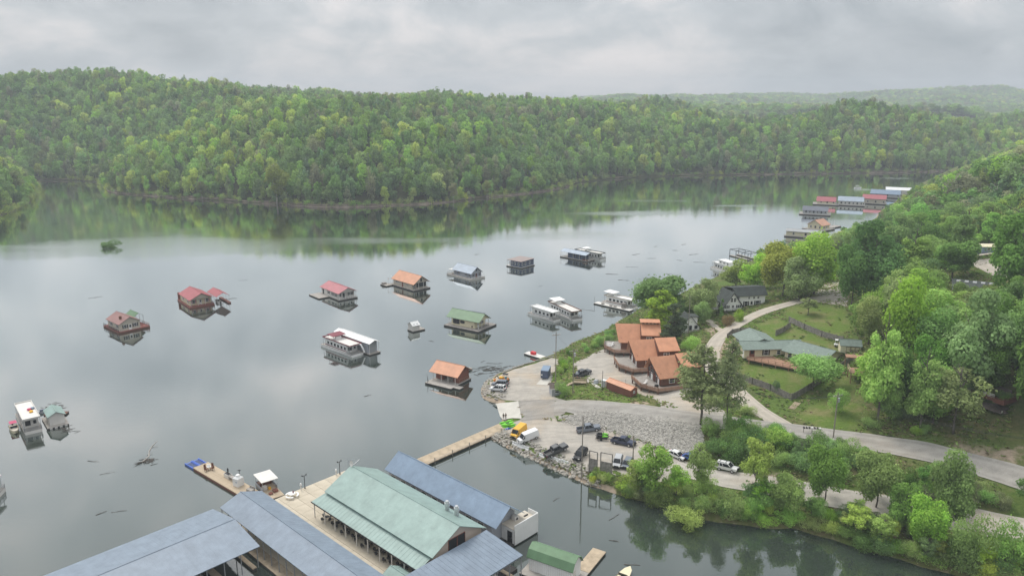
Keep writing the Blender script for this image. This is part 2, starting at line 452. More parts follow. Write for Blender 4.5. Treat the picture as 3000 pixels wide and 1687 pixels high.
def drape(name, pts, lift, material, step=1.6, wob=0.35, label=None):
    "a sheet laid over the ground inside a closed outline (world points)"
    ring = []
    n = len(pts)
    for i in range(n):
        a, b = Vector(pts[i][:2]), Vector(pts[(i + 1) % n][:2])
        k = max(1, int((b - a).length / step))
        for j in range(k):
            q = a.lerp(b, j / k)
            w = (vnoise(np.array(q.x), np.array(q.y), 2.3, 11) - 0.5) * 2 * wob; w2 = (vnoise(np.array(q.x), np.array(q.y), 2.3, 12) - 0.5) * 2 * wob
            ring.append(Vector((q.x + float(w), q.y + float(w2))))
    xs = [p.x for p in ring]; ys = [p.y for p in ring]
    X, Y = np.meshgrid(np.arange(min(xs), max(xs), step), np.arange(min(ys), max(ys), step))
    d = sdist([(p.x, p.y) for p in ring], X, Y)
    inner = [Vector((float(x), float(y))) for x, y, k in zip(X.ravel(), Y.ravel(), d.ravel()) if k > step * 0.45]
    vs = ring + inner; m = len(ring)
    r = delaunay_2d_cdt(vs, [(i, (i + 1) % m) for i in range(m)], [list(range(m))], 1, 1e-4)
    mb = MB(); mb.v = [(p.x, p.y, H(p.x, p.y) + lift) for p in r[0]]
    fs = []
    for f in r[2]:
        a, b, c = [r[0][i] for i in f[:3]]
        fs.append(tuple(f) if (b - a).cross(c - a) > 0 else tuple(reversed(f)))
    mb.f = fs
    return tag(mb.build(name, material, smooth=True), label, None, None, 'structure')
def smooth_path(pts, step):
    P = [Vector(p[:2]) for p in pts]; res = []
    for i in range(len(P) - 1):
        p0, p1, p2, p3 = P[max(i - 1, 0)], P[i], P[i + 1], P[min(i + 2, len(P) - 1)]
        k = max(2, int((p2 - p1).length / step))
        for j in range(k):
            t = j / k
            res.append(0.5 * ((2 * p1) + (p2 - p0) * t + (2 * p0 - 5 * p1 + 4 * p2 - p3) * t * t + (3 * p1 - p0 - 3 * p2 + p3) * t ** 3))
    res.append(P[-1]); return res
ROADS = []
def road(name, pts, width, lift, material, label=None):
    c = smooth_path(pts, 1.2); ROADS.append((c, width)); mb = MB(); K = 8
    for i, p in enumerate(c):
        d = (c[min(i + 1, len(c) - 1)] - c[max(i - 1, 0)]).normalized(); nrm = Vector((-d.y, d.x))
        wv = width * (1 + 0.10 * (float(vnoise(np.array(p.x), np.array(p.y), 6, 5)) - 0.5))
        for k in range(K + 1):
            q = p + nrm * ((k / K - 0.5) * wv); mb.v.append((q.x, q.y, H(q.x, q.y) + lift))
    for i in range(len(c) - 1):
        for k in range(K):
            a = i * (K + 1) + k; mb.f.append((a, a + K + 1, a + K + 2, a + 1))
    mb.f = [tuple(reversed(f)) for f in mb.f]
    o = mb.build(name, material, smooth=True)
    a = o.data.attributes.new('track', 'FLOAT', 'POINT'); a.data.foreach_set('value', np.tile(np.array([.9, .1, .75, .35, .1, .35, .75, .1, .9], np.float32), len(c)))
    return tag(o, label, None, None, 'structure')
Gs = lambda L: [G(*q) for q in L]
drape('gravel_lot', Gs([(1310,1056),(1400,1048),(1450,1060),(1560,1090),(1650,1126),(1700,1142),(1765,1168),(1795,1190),(1720,1200),(1650,1215),(1580,1200),(1500,1186),(1420,1160),(1345,1130),(1285,1104),(1258,1086),(1280,1066)]), 0.06, 'gravel', label='pale gravel car park beside the lake')
drape('shore_gravel', Gs([(1222,992),(1221,968),(1252,947),(1296,928),(1345,914),(1390,900),(1408,905),(1398,930),(1386,960),(1386,990),(1420,1008),(1350,1012),(1300,1010),(1262,1004)]), 0.06, 'gravel', label='gravel shoreline apron above the boat ramp')
drape('cabin_yard', Gs([(1442,915),(1500,885),(1545,868),(1590,870),(1640,890),(1700,930),(1745,985),(1790,1010),(1830,1045),(1800,1058),(1740,1046),(1660,1024),(1648,1004),(1600,988),(1545,968),(1480,962),(1458,940)]), 0.055, 'gravel', label='gravel yard in front of the orange roofed cabins')
drape('ramp_apron', Gs([(1303,1012),(1350,1006),(1410,1004),(1440,1016),(1420,1040),(1395,1052),(1312,1060),(1306,1040)]), 0.11, 'asphalt', label='grey asphalt apron above the boat ramp')
road('road', Gs([(1395,1022),(1430,1019),(1500,1024),(1600,1031),(1700,1047),(1790,1058),(1900,1070),(2000,1083),(2100,1100),(2200,1115),(2300,1132),(2400,1156),(2500,1183),(2576,1205),(2720,1246),(3000,1325),(3400,1430)]), 5.8, 0.16, 'asphalt', 'upper grey asphalt road')
road('road', Gs([(1690,1172),(1750,1190),(1820,1205),(1900,1216),(2000,1233),(2100,1252),(2250,1278),(2400,1302),(2576,1336),(2720,1364),(3000,1415),(3400,1480)]), 5.6, 0.12, 'road_pale', 'lower pale gravel road along the lake bank')
road('lane', Gs([(1985,1082),(1930,1046),(1880,1010),(1843,977),(1815,950),(1792,922),(1790,885),(1808,852),(1840,826),(1885,800),(1930,781),(1985,765),(2040,753),(2095,748)]), 4.8, 0.13, 'lane_gravel', 'narrow lane climbing past the fenced house')
drape('drive', Gs([(2040,748),(2075,715),(2110,705),(2140,735),(2130,770),(2090,765),(2050,760)]), 0.07, 'lane_gravel', label='dirt turning place at the top of the lane')
road('path', Gs([(1755,795),(1785,808),(1800,822),(1822,836)]), 1.8, 0.07, 'lane_gravel', 'worn dirt footpath')
road('drive', Gs([(2490,610),(2478,640),(2466,660),(2490,675),(2520,690)]), 4.5, 0.1, 'lane_gravel', 'curved dirt drive below the blue trailer')
# boat ramp: pale concrete slab running into the water
rp = [V(1238, 1016, -0.25), G(1304, 1010), G(1312, 1054), V(1266, 1062, -0.25)]
drape('boat_ramp', rp, 0.19, 'concrete', 1.2, 0.0, 'pale concrete boat ramp')

# ---- the lake
def water_mat():
    m, n, l, o = _nt('water')
    t = n.new('ShaderNodeTexCoord')
    dif = n.new('ShaderNodeBsdfDiffuse'); dif.inputs['Color'].default_value = (0.034, 0.046, 0.037, 1)
    gl = n.new('ShaderNodeBsdfGlossy'); gl.inputs['Color'].default_value = (0.93, 0.96, 0.95, 1)
    lw = n.new('ShaderNodeLayerWeight'); lw.inputs['Blend'].default_value = 0.5
    pw = n.new('ShaderNodeMath'); pw.operation = 'POWER'; l.new(lw.outputs['Facing'], pw.inputs[0]); pw.inputs[1].default_value = 2.6
    mu = n.new('ShaderNodeMath'); mu.operation = 'MULTIPLY'; mu.use_clamp = True; l.new(pw.outputs[0], mu.inputs[0]); mu.inputs[1].default_value = 1.52
    mx = n.new('ShaderNodeMixShader'); l.new(mu.outputs[0], mx.inputs[0]); l.new(dif.outputs[0], mx.inputs[1]); l.new(gl.outputs[0], mx.inputs[2])
    l.new(mx.outputs[0], o.inputs[0])
    def noise(s, d, st=(1, 1, 1), r=0.55, loc=(0, 0, 0)):
        mp = n.new('ShaderNodeMapping'); mp.inputs['Scale'].default_value = st; mp.inputs['Location'].default_value = loc
        l.new(t.outputs['Object'], mp.inputs[0])
        a = n.new('ShaderNodeTexNoise'); a.inputs['Scale'].default_value = s; a.inputs['Detail'].default_value = d; a.inputs['Roughness'].default_value = r
        l.new(mp.outputs[0], a.inputs['Vector']); return a.outputs['Fac']
    # wind lanes: long patches where the surface is ruffled
    at1 = n.new('ShaderNodeAttribute'); at1.attribute_name = 'ruffle'
    patch = n.new('ShaderNodeValToRGB'); patch.color_ramp.elements[0].position = 0.54; patch.color_ramp.elements[1].position = 0.66
    l.new(noise(0.016, 4, (0.5, 1.3, 1), 0.55, (3, 8, 0)), patch.inputs[0])
    ad = n.new('ShaderNodeMath'); ad.operation = 'ADD'; ad.use_clamp = True
    pm = n.new('ShaderNodeMath'); pm.operation = 'MULTIPLY'; l.new(patch.outputs[0], pm.inputs[0]); pm.inputs[1].default_value = 0.22
    l.new(pm.outputs[0], ad.inputs[0]); l.new(at1.outputs['Fac'], ad.inputs[1])
    ro = n.new('ShaderNodeMapRange'); l.new(ad.outputs[0], ro.inputs[0]); ro.inputs[3].default_value = 0.035; ro.inputs[4].default_value = 0.26
    l.new(ro.outputs[0], gl.inputs['Roughness'])
    bs = n.new('ShaderNodeMapRange'); l.new(ad.outputs[0], bs.inputs[0]); bs.inputs[3].default_value = 0.035; bs.inputs[4].default_value = 0.16
    h1 = noise(0.55, 3, (0.8, 1.4, 1)); h2 = noise(2.2, 2, (0.9, 1.3, 1))
    hs = n.new('ShaderNodeMath'); hs.operation = 'MULTIPLY_ADD'; l.new(h2, hs.inputs[0]); hs.inputs[1].default_value = 0.4; l.new(h1, hs.inputs[2])
    b = n.new('ShaderNodeBump'); l.new(bs.outputs[0], b.inputs['Strength']); b.inputs['Distance'].default_value = 0.25
    l.new(hs.outputs[0], b.inputs['Height']); l.new(b.outputs[0], gl.inputs['Normal'])
    MAT['water'] = m
water_mat()
wx = np.arange(-1400, 1401, 14.0); wy = np.concatenate([np.arange(-60, 860, 7.0), np.arange(860, 1300, 40.0)])
WX, WY = np.meshgrid(wx, wy)
wo, wu = grid_mesh('lake', wx, wy, np.zeros(WX.shape), 'water')
tag(wo, 'calm grey green lake', None, None, 'structure')
ruf = np.zeros(WX.shape)
for a, b, ra, rb, k in [(1640,506,150,3,.5),(1560,537,160,5,0.55),(1860,518,70,3,.6),(2190,478,60,4,.7),(2250,449,60,3,.7),(2130,560,120,9,0.5),(420,618,420,26,0.42),(900,605,330,10,0.35),(1480,592,220,12,0.3),(100,640,150,12,0.3)]:
    c = V(a, b); ex = abs(V(a + ra, b).x - c.x); ey = abs(V(a, b - rb).y - c.y)
    q = ((WX - c.x) / ex) ** 2 + ((WY - c.y) / ey) ** 2
    ruf = np.maximum(ruf, k * np.clip(1.6 - 1.6 * q, 0, 1))
a_ = wo.data.attributes.new('ruffle', 'FLOAT', 'POINT'); a_.data.foreach_set('value', ruf.reshape(-1)[wu].astype(np.float32))

# ---- the wooded hills across the lake
FAR_SHORE = [(-700,575),(-300,560),(-60,552),(0,541),(40,528),(82,500),(92,480),(84,466),(60,458),(88,455),(150,454),(215,456),(250,463),(275,482),(335,490),(450,499),(560,505),(700,515),(850,522),
    (1000,517),(1100,512),(1200,500),(1330,487),(1420,472),(1455,460),(1550,450),(1700,443),(1900,440),(2100,437),(2300,434),(2420,430),(2560,426),(2900,420)]
FP = [tuple(V(a, b)[:2]) for a, b in FAR_SHORE] + [(2200, 1100), (2200, 1700), (-1800, 1700), (-1800, 500)]
def Vy(px, py, Y):
    a = (px * S - CX) / FPX; b = -(py * S - CY) / FPX
    d = (a, math.cos(PITCH) + b * math.sin(PITCH), -math.sin(PITCH) + b * math.cos(PITCH))
    t = Y / d[1]; return (d[0] * t, Y, CAMZ + d[2] * t)
CAN = 25.0
fc = []
for px, py, Y in [(-400,205,900),(-150,196,900),(0,188,900),(150,186,930),(380,178,950),(520,196,930),(620,224,900),(620,224,1100),(520,200,1100),(700,246,900),(700,226,1200),(780,236,900),(780,224,1200),(1330,252,1250),(1400,256,1250),(1500,258,1300),(1750,275,1250),(1800,288,1250),(1886,308,1250),(1960,305,1250),(2035,290,1250),(2180,238,1000),(2244,248,1000),(850,226,900),(1000,222,880),(1080,228,900),(1200,234,930),(1300,238,960),(1400,246,1000),(1500,250,1080),
                  (1640,238,1300),(1720,256,1150),(1795,276,1100),(1886,294,1050),(1960,291,1080),(2035,278,1050),(2180,241,1050),(2244,251,1050),(2315,268,1050),(2393,290,1050),(2460,306,1050),(2576,284,1200),(2750,262,1200)]:
    x, y, z = Vy(px, py, Y); fc.append((x, y, z - CAN))
for px, py, Y in [(640,219,1450),(760,219,1450),(900,235,1500),(300,215,1500),(1250,245,1500),(1500,248,1600),(1800,285,1500),(2000,295,1500),(2200,290,1500),(2500,300,1500),(2800,290,1500)]:
    x, y, z = Vy(px, py, Y); fc.append((x, y, z - CAN))
for px, py, z in [(170,440,8),(120,400,32),(230,380,30),(250,330,52),(400,400,30),(600,420,28),(850,430,26),(1100,420,26),(1300,410,24),(1500,400,22),(1700,395,22),(1900,385,24),(2100,385,24),(2300,380,22),(30,480,10),(-100,450,22)]:
    p = V(px, py, z); fc.append((p.x, p.y, z))
FFIT = mq_fit([(a, b) for a, b, c in fc], [c for a, b, c in fc], 60.0)
def far_h(X, Y):
    d = sdist(FP, X, Y)
    b = mq_eval(FFIT, X, Y)
    n1 = vnoise(X, Y, 90, 21) - 0.5; n2 = vnoise(X, Y, 35, 22) - 0.5
    grow = np.clip(d / 120, 0, 1)
    b = b + grow * (n1 * 15 + n2 * 6)
    b = np.maximum(b, 3)
    h = np.where(d > 0, smin(b, 0.42 * d + 0.3, 4.0), 0.3 * d)
    return np.maximum(h, -6)
FXa = np.arange(-1300, 1701, 10.0); FYa = np.arange(430, 1681, 10.0)
FXX, FYY = np.meshgrid(FXa, FYa); FH = far_h(FXX, FYY)
kf = (np.maximum.reduce([FH[:-1, :-1], FH[1:, :-1], FH[:-1, 1:], FH[1:, 1:]]) > -3)
fo, _ = grid_mesh('wooded_hills', FXa, FYa, FH, 'forest_floor', kf)
tag(fo, 'wooded hills across the lake', None, None, 'structure')
# eroded bank along the far waterline
mat('bank', (0.15, 0.115, 0.09), 0.95, 0.5, 0.12, 0.6, 1.5, spec=0.05, col2=(0.36, 0.29, 0.23))
mb = MB(); bp = smooth_path([V(a, b) for a, b in FAR_SHORE], 5.0)
for i, p in enumerate(bp):
    d = (bp[min(i + 1, len(bp) - 1)] - bp[max(i - 1, 0)]).normalized(); nr = Vector((-d.y, d.x))
    w = 0.1 + 1.8 * float(vnoise(np.array(p.x), np.array(p.y), 22, 31)) ** 1.5
    for k, (q, z) in enumerate(((-1.2, -0.2), (0.3, 0.35), (w * 0.6, 1.0), (w, 1.9), (w + 2, 1.2))):
        v = p + nr * q; mb.v.append((v.x, v.y, z * (0.5 + float(vnoise(np.array(v.x), np.array(v.y), 7, 33)))))
for i in range(len(bp) - 1):
    for k in range(4):
        a = i * 5 + k; mb.f.append((a, a + 5, a + 6, a + 1))
mb.f = [tuple(reversed(f)) for f in mb.f]
tag(mb.build('shore_bank', 'bank'), 'bare brown bank along the far waterline', None, None, 'structure')

# ---- the far ranges
dc = []
for px, py, Y in [(-600,262,3000),(0,262,3000),(600,262,3000),(1000,262,3000),(1300,256,3000),(1430,248,3000),(1560,240,3000),(1640,247,3100),(1790,234,3100),(1870,240,3100),(1930,235,3300),(1990,234,3300),(2080,243,3300),(2150,238,3400),(2250,236,3400),(2350,229,3400),(2440,228,3400),(2500,219,3400),(2545,228,3400),(2620,232,3400),(2900,225,3400),(3400,235,3400)]:
    x, y, z = Vy(px, py, Y); dc.append((x, y, z - CAN))
for x in range(-2600, 4200, 450):
    dc.append((x, 1650, 35)); dc.append((x, 2200, 32 + 22 * math.sin(x * 0.004))); dc.append((x, 4600, 60)); dc.append((x, 2700, 52 + 16 * math.sin(x * 0.006)))
DFIT = mq_fit([(a, b) for a, b, c in dc], [c for a, b, c in dc], 120.0)
DX = np.arange(-2600, 4001, 50.0); DY = np.arange(1600, 4601, 50.0)
DXX, DYY = np.meshgrid(DX, DY)
def dist_h(X, Y): return mq_eval(DFIT, X, Y) + (vnoise(X, Y, 430, 41) - 0.5) * 52 + (vnoise(X, Y, 150, 42) - 0.5) * 24
do, _ = grid_mesh('distant_hills', DX, DY, dist_h(DXX, DYY), 'forest_floor')
tag(do, 'hazy ranges of hills on the horizon', None, None, 'structure')

# ================================================================== trees
def leaf_mat(name, trans=0.42, attr=False):
    m, n, l, o = _nt(name)
    oi = n.new('ShaderNodeObjectInfo')
    src = oi.outputs['Color']
    if attr:
        ca = n.new('ShaderNodeAttribute'); ca.attribute_name = 'green'; src = ca.outputs['Color']
    at1 = n.new('ShaderNodeAttribute'); at1.attribute_name = 'tint'
    hs = n.new('ShaderNodeHueSaturation'); l.new(src, hs.inputs['Color'])
    mr = n.new('ShaderNodeMapRange'); l.new(oi.outputs['Random'], mr.inputs[0]); mr.inputs[3].default_value = 0.492; mr.inputs[4].default_value = 0.515
    l.new(mr.outputs[0], hs.inputs['Hue'])
    r2 = n.new('ShaderNodeMath'); r2.operation = 'FRACT'; r3 = n.new('ShaderNodeMath'); r3.operation = 'MULTIPLY'
    l.new(oi.outputs['Random'], r3.inputs[0]); r3.inputs[1].default_value = 17.3; l.new(r3.outputs[0], r2.inputs[0])
    mv = n.new('ShaderNodeMapRange'); l.new(r2.outputs[0], mv.inputs[0]); mv.inputs[3].default_value = 0.76 if attr else 0.88; mv.inputs[4].default_value = 1.40 if attr else 1.32
    mm = n.new('ShaderNodeMath'); mm.operation = 'MULTIPLY'; l.new(mv.outputs[0], mm.inputs[0]); l.new(at1.outputs['Fac'], mm.inputs[1])
    l.new(mm.outputs[0], hs.inputs['Value'])
    r5 = n.new('ShaderNodeMath'); r5.operation = 'FRACT'; r4 = n.new('ShaderNodeMath'); r4.operation = 'MULTIPLY'
    l.new(oi.outputs['Random'], r4.inputs[0]); r4.inputs[1].default_value = 51.7; l.new(r4.outputs[0], r5.inputs[0])
    ms = n.new('ShaderNodeMapRange'); l.new(r5.outputs[0], ms.inputs[0]); ms.inputs[3].default_value = 0.8; ms.inputs[4].default_value = 1.08
    l.new(ms.outputs[0], hs.inputs['Saturation'])
    d = n.new('ShaderNodeBsdfDiffuse'); l.new(hs.outputs[0], d.inputs[0])
    tr = n.new('ShaderNodeBsdfTranslucent'); l.new(hs.outputs[0], tr.inputs[0])
    mx = n.new('ShaderNodeMixShader'); mx.inputs[0].default_value = trans
    l.new(d.outputs[0], mx.inputs[1]); l.new(tr.outputs[0], mx.inputs[2]); l.new(mx.outputs[0], o.inputs[0])
    MAT[name] = m
leaf_mat('leaf')
leaf_mat('wood_leaf', attr=True)
mat('bark', (0.13, 0.115, 0.10), 0.95, 0.3, 1.5, spec=0.05)
mat('bark_pale', (0.42, 0.38, 0.33), 0.9, 0.3, 1.2, spec=0.05)

def crown_arrays(seed, style, n, size, h=20.0, strays=.09):
    """leaf clumps of one crown as triangles; each a bent spray, on the outside of many lobes"""
    r = np.random.default_rng(seed)
    lobes = []
    if style == 'round':
        zc, rz, rx = 0.52 * h, 0.46 * h, 0.34 * h; K = 34
    elif style == 'tall':
        zc, rz, rx = 0.50 * h, 0.48 * h, 0.215 * h; K = 32
    elif style == 'spread':
        zc, rz, rx = 0.64 * h, 0.30 * h, 0.42 * h; K = 30
    elif style == 'bush':
        zc, rz, rx = 0.45 * h, 0.5 * h, 0.62 * h; K = 18
    elif style == 'sparse':
        zc, rz, rx = 0.60 * h, 0.38 * h, 0.30 * h; K = 34
    elif style == 'cone':
        zc, rz, rx = 0.52 * h, 0.48 * h, 0.2 * h; K = 26
    for k in range(K):
        u = r.normal(size=3); u /= np.linalg.norm(u); rad = r.random() ** 0.5 * 0.86
        p = np.array([u[0] * rx * rad, u[1] * rx * rad, zc + u[2] * rz * rad])
        t = (p[2] - (zc - rz)) / (2 * rz)
        taper = {'round': 1.0, 'tall': 1.12 - 0.55 * t, 'spread': 1.0, 'bush': 1.0, 'sparse': 1.0, 'cone': 1.3 - 1.15 * t}[style]
        p[:2] *= taper
        s = rx * (0.20 + 0.36 * r.random() ** 1.4) * (0.72 if style == 'sparse' else 1) * min(1, taper + 0.1)
        lobes.append((p, s))
    # the main masses
    w = np.array([s ** 2 for p, s in lobes]); w /= w.sum()
    pick = r.choice(len(lobes), n, p=w)
    cen = np.array([lobes[k][0] for k in pick]); sc = np.array([lobes[k][1] for k in pick])
    d = r.normal(size=(n, 3)); d[:, 2] = d[:, 2] * 0.9 + 0.35
    d /= np.linalg.norm(d, axis=1)[:, None]
    rr = sc * (0.78 + 0.34 * r.random(n) ** 1.5)
    stray = r.random(n) < strays; rr = np.where(stray, rr * (1.12 + .5 * r.random(n)), rr)
    P = cen + d * rr[:, None] * np.array([1, 1, 0.85])
    P[:, 2] = np.maximum(P[:, 2], 0.02 * h)
    nrm = d + r.normal(size=(n, 3)) * 0.55; nrm[:, 2] += 0.25; nrm /= np.linalg.norm(nrm, axis=1)[:, None]
    a = np.cross(nrm, r.normal(size=(n, 3))); a /= np.linalg.norm(a, axis=1)[:, None]; b = np.cross(nrm, a)
    s = size * (0.6 + 0.8 * r.random(n))
    k = s[:, None]
    v0 = P - a * k * 0.55 - b * k * 0.30; v1 = P + a * k * 0.55 - b * k * 0.25 - nrm * k * 0.15
    v2 = P + a * k * 0.35 + b * k * 0.45; v3 = P - a * k * 0.40 + b * k * 0.40 - nrm * k * 0.2
    co = np.stack([v0, v1, v2, v3], 1).reshape(-1, 3)
    lobe_t = r.random(len(lobes)) * 0.36 + 0.82
    tint = lobe_t[pick] * (0.8 + 0.4 * r.random(n))
    return co, tint
def pine_arrays(seed, n, size, h=22.0):
    r = np.random.default_rng(seed); cs = []; ts = []; limbs = []
    z = 0.22 * h; whorl = []
    while z < 0.97 * h:
        t = (z - 0.22 * h) / (0.75 * h)
        L = h * 0.30 * (0.45 + 0.9 * min(1, t * 3)) * (1 - t) ** 0.62 + 0.6
        for _ in range(int(2 + 4 * min(1, 0.3 + t * 1.6))):
            if t < 0.3 and r.random() < 0.45: continue
            whorl.append((z + r.normal() * 0.3, r.random() * 6.283, L * (0.55 + 0.6 * r.random())))
        z += h * 0.045
    tot = sum(w[2] for w in whorl)
    for z, an, L in whorl:
        m = max(6, int(n * L / tot)); limbs.append((z, an, L))
        u = 0.25 + 0.78 * r.random(m) ** 0.7
        spread = 0.16 * L * (0.5 + u)
        x = u * L; y = r.normal(size=m) * spread; dz = 0.10 * L * u + r.normal(size=m) * 0.28 - 0.04 * L
        P = np.stack([x * math.cos(an) - y * math.sin(an), x * math.sin(an) + y * math.cos(an), z + dz], 1)
        nrm = r.normal(size=(m, 3)) * 0.6; nrm[:, 2] += 0.9; nrm /= np.linalg.norm(nrm, axis=1)[:, None]
        a = np.cross(nrm, r.normal(size=(m, 3))); a /= np.linalg.norm(a, axis=1)[:, None]; b = np.cross(nrm, a)
        k = (size * (0.6 + 0.8 * r.random(m)))[:, None]
        cs.append(np.stack([P - a * k * .6 - b * k * .2, P + a * k * .6 - b * k * .2, P + a * k * .5 + b * k * .3, P - a * k * .4 + b * k * .3], 1).reshape(-1, 3))
        ts.append((0.85 + 0.3 * r.random()) * (0.75 + 0.5 * r.random(m)))
    return np.concatenate(cs), np.concatenate(ts), limbs
def crown_mesh(name, co, tint, material='leaf'):
    n = len(tint)
    me = bpy.data.meshes.new(name)
    me.vertices.add(4 * n); me.vertices.foreach_set('co', co.astype(np.float32).ravel())
    me.loops.add(4 * n); me.loops.foreach_set('vertex_index', np.arange(4 * n, dtype=np.int32))
    me.polygons.add(n); me.polygons.foreach_set('loop_start', np.arange(0, 4 * n, 4, dtype=np.int32))
    me.update(calc_edges=True)
    a = me.attributes.new('tint', 'FLOAT', 'POINT'); a.data.foreach_set('value', np.repeat(tint, 4).astype(np.float32))
    me.materials.append(MAT[material])
    return me
def trunk_mesh(name, seed, style, h=20.0, material='bark', limbs=None):
    r = random.Random(seed); mb = MB()
    R0 = h * 0.0165; top = {'round': .74, 'tall': .9, 'spread': .72, 'bush': .6, 'sparse': .9, 'cone': .9, 'pine': .98}[style]
    pts = [Vector((0, 0, -0.4))]
    k = 6
    for i in range(1, k + 1):
        pts.append(Vector((r.gauss(0, .012) * h, r.gauss(0, .012) * h, top * h * i / k)))
    for i in range(k):
        mb.tube(pts[i], pts[i + 1], R0 * (1 - .13 * i), 7, R0 * (1 - .13 * (i + 1)))
    if limbs:
        for z, an, L in limbs:
            mb.tube((0, 0, z), (math.cos(an) * L * .85, math.sin(an) * L * .85, z + L * .08), .07, 4, .03)
    else:
        nl = {'bush': 6, 'sparse': 22}.get(style, 11)
        for i in range(nl):
            t = 0.3 + 0.62 * (i + r.random()) / nl; z = top * h * t
            an = r.random() * 6.283; L = h * (.24 if style in ('round', 'spread') else .17) * (1.15 - .55 * t)
            if style == 'spread': L *= 1.3
            p0 = Vector((0, 0, z)); p1 = p0 + Vector((math.cos(an) * L * .6, math.sin(an) * L * .6, L * .5)); p2 = p1 + Vector((math.cos(an + r.gauss(0, .4)) * L * .5, math.sin(an) * L * .5, L * .45))
            mb.tube(p0, p1, R0 * .42, 5, R0 * .25); mb.tube(p1, p2, R0 * .25, 4, R0 * .09)
            if style == 'sparse':
                p3 = p1 + Vector((math.cos(an + .9) * L * .5, math.sin(an + .9) * L * .5, L * .3)); mb.tube(p1, p3, R0 * .18, 4, R0 * .06)
    me = bpy.data.meshes.new(name); me.from_pydata(mb.v, [], mb.f); me.update()
    me.polygons.foreach_set('use_smooth', [True] * len(me.polygons))
    me.materials.append(MAT[material]); return me

# greens of the photograph's spring wood (reflectances)
GREEN = dict(yellow=(0.44, 0.53, 0.11), bright=(0.325, 0.50, 0.10), mid=(0.25, 0.405, 0.105), deep=(0.175, 0.30, 0.085),
             blue=(0.18, 0.31, 0.13), olive=(0.31, 0.39, 0.13), grey=(0.32, 0.37, 0.18), pine=(0.25, 0.31, 0.115), brown=(0.28, 0.30, 0.155), rust=(0.30, 0.21, 0.115), dark=(0.12, 0.16, 0.08))
# ---- detailed trees for this side of the lake
PROTO = {}
for st, seeds, n, sz in (('round', (1, 2, 3), 11500, .52), ('tall', (4, 5, 6), 9500, .48), ('spread', (7, 8), 10500, .5), ('sparse', (9, 10, 11), 4200, .46), ('cone', (12,), 7000, .42), ('bush', (13, 14, 15), 5200, .66)):
    PROTO[st] = []
    for sd in seeds:
        h = 20.0
        c, t = crown_arrays(sd, st, n, sz, h)
        PROTO[st].append((crown_mesh('crown_' + st, c, t), trunk_mesh('trunk_' + st, sd, st, h), h))
PROTO['pine'] = []
for sd in (21, 22):
    c, t, lb = pine_arrays(sd, 5200, .55, 22.0)
    PROTO['pine'].append((crown_mesh('crown_pine', c, t), trunk_mesh('trunk_pine', sd, 'pine', 22.0, limbs=lb), 22.0))
tr_rng = random.Random(5)
def col_jit(c, j=0.1):
    k = 1 + tr_rng.uniform(-j, j); return (c[0] * k * (1 + tr_rng.uniform(-j, j) * .5), c[1] * k, c[2] * k, 1.0)
WREL = {'round': .80, 'tall': .52, 'spread': .98, 'sparse': .72, 'cone': .5, 'bush': 1.45, 'pine': .58}
def tree(name, base, height, width, style, color, label, cat='tree', group=None, rz=None, variant=None, trunk_mat=None):
    cm, tm, h0 = PROTO[style][tr_rng.randrange(len(PROTO[style])) if variant is None else variant]
    t = thing(name, label, cat, (base[0], base[1], base[2] - 0.15), tr_rng.random() * 6.283 if rz is None else rz, group)
    sz = height / h0; sx = width / (WREL[style] * h0)
    c = bpy.data.objects.new('crown', cm); COL.objects.link(c); c.parent = t; c.scale = (sx, sx, sz); c.color = col_jit(GREEN[color] if isinstance(color, str) else color)
    k = bpy.data.objects.new('stem' if style == 'bush' else 'trunk', tm); COL.objects.link(k); k.parent = t; k.scale = (sx * .9, sx * .9, sz)
    if trunk_mat:
        k.material_slots[0].link = 'OBJECT'; k.material_slots[0].material = MAT[trunk_mat]
    return t
def top_z(base, py):
    "height above base that reaches photo row py"
    f = lambda z: (CY - FPX * (base.y * math.sin(PITCH) + (z - CAMZ) * math.cos(PITCH)) / (base.y * math.cos(PITCH) - (z - CAMZ) * math.sin(PITCH))) / S
    a, b = base.z, base.z + 80
    for _ in range(40):
        m = (a + b) / 2
        if f(m) > py: a = m
        else: b = m
    return a - base.z
def mpp(base): return (base.y * math.cos(PITCH) - (base.z - CAMZ) * math.sin(PITCH)) / FPX * S
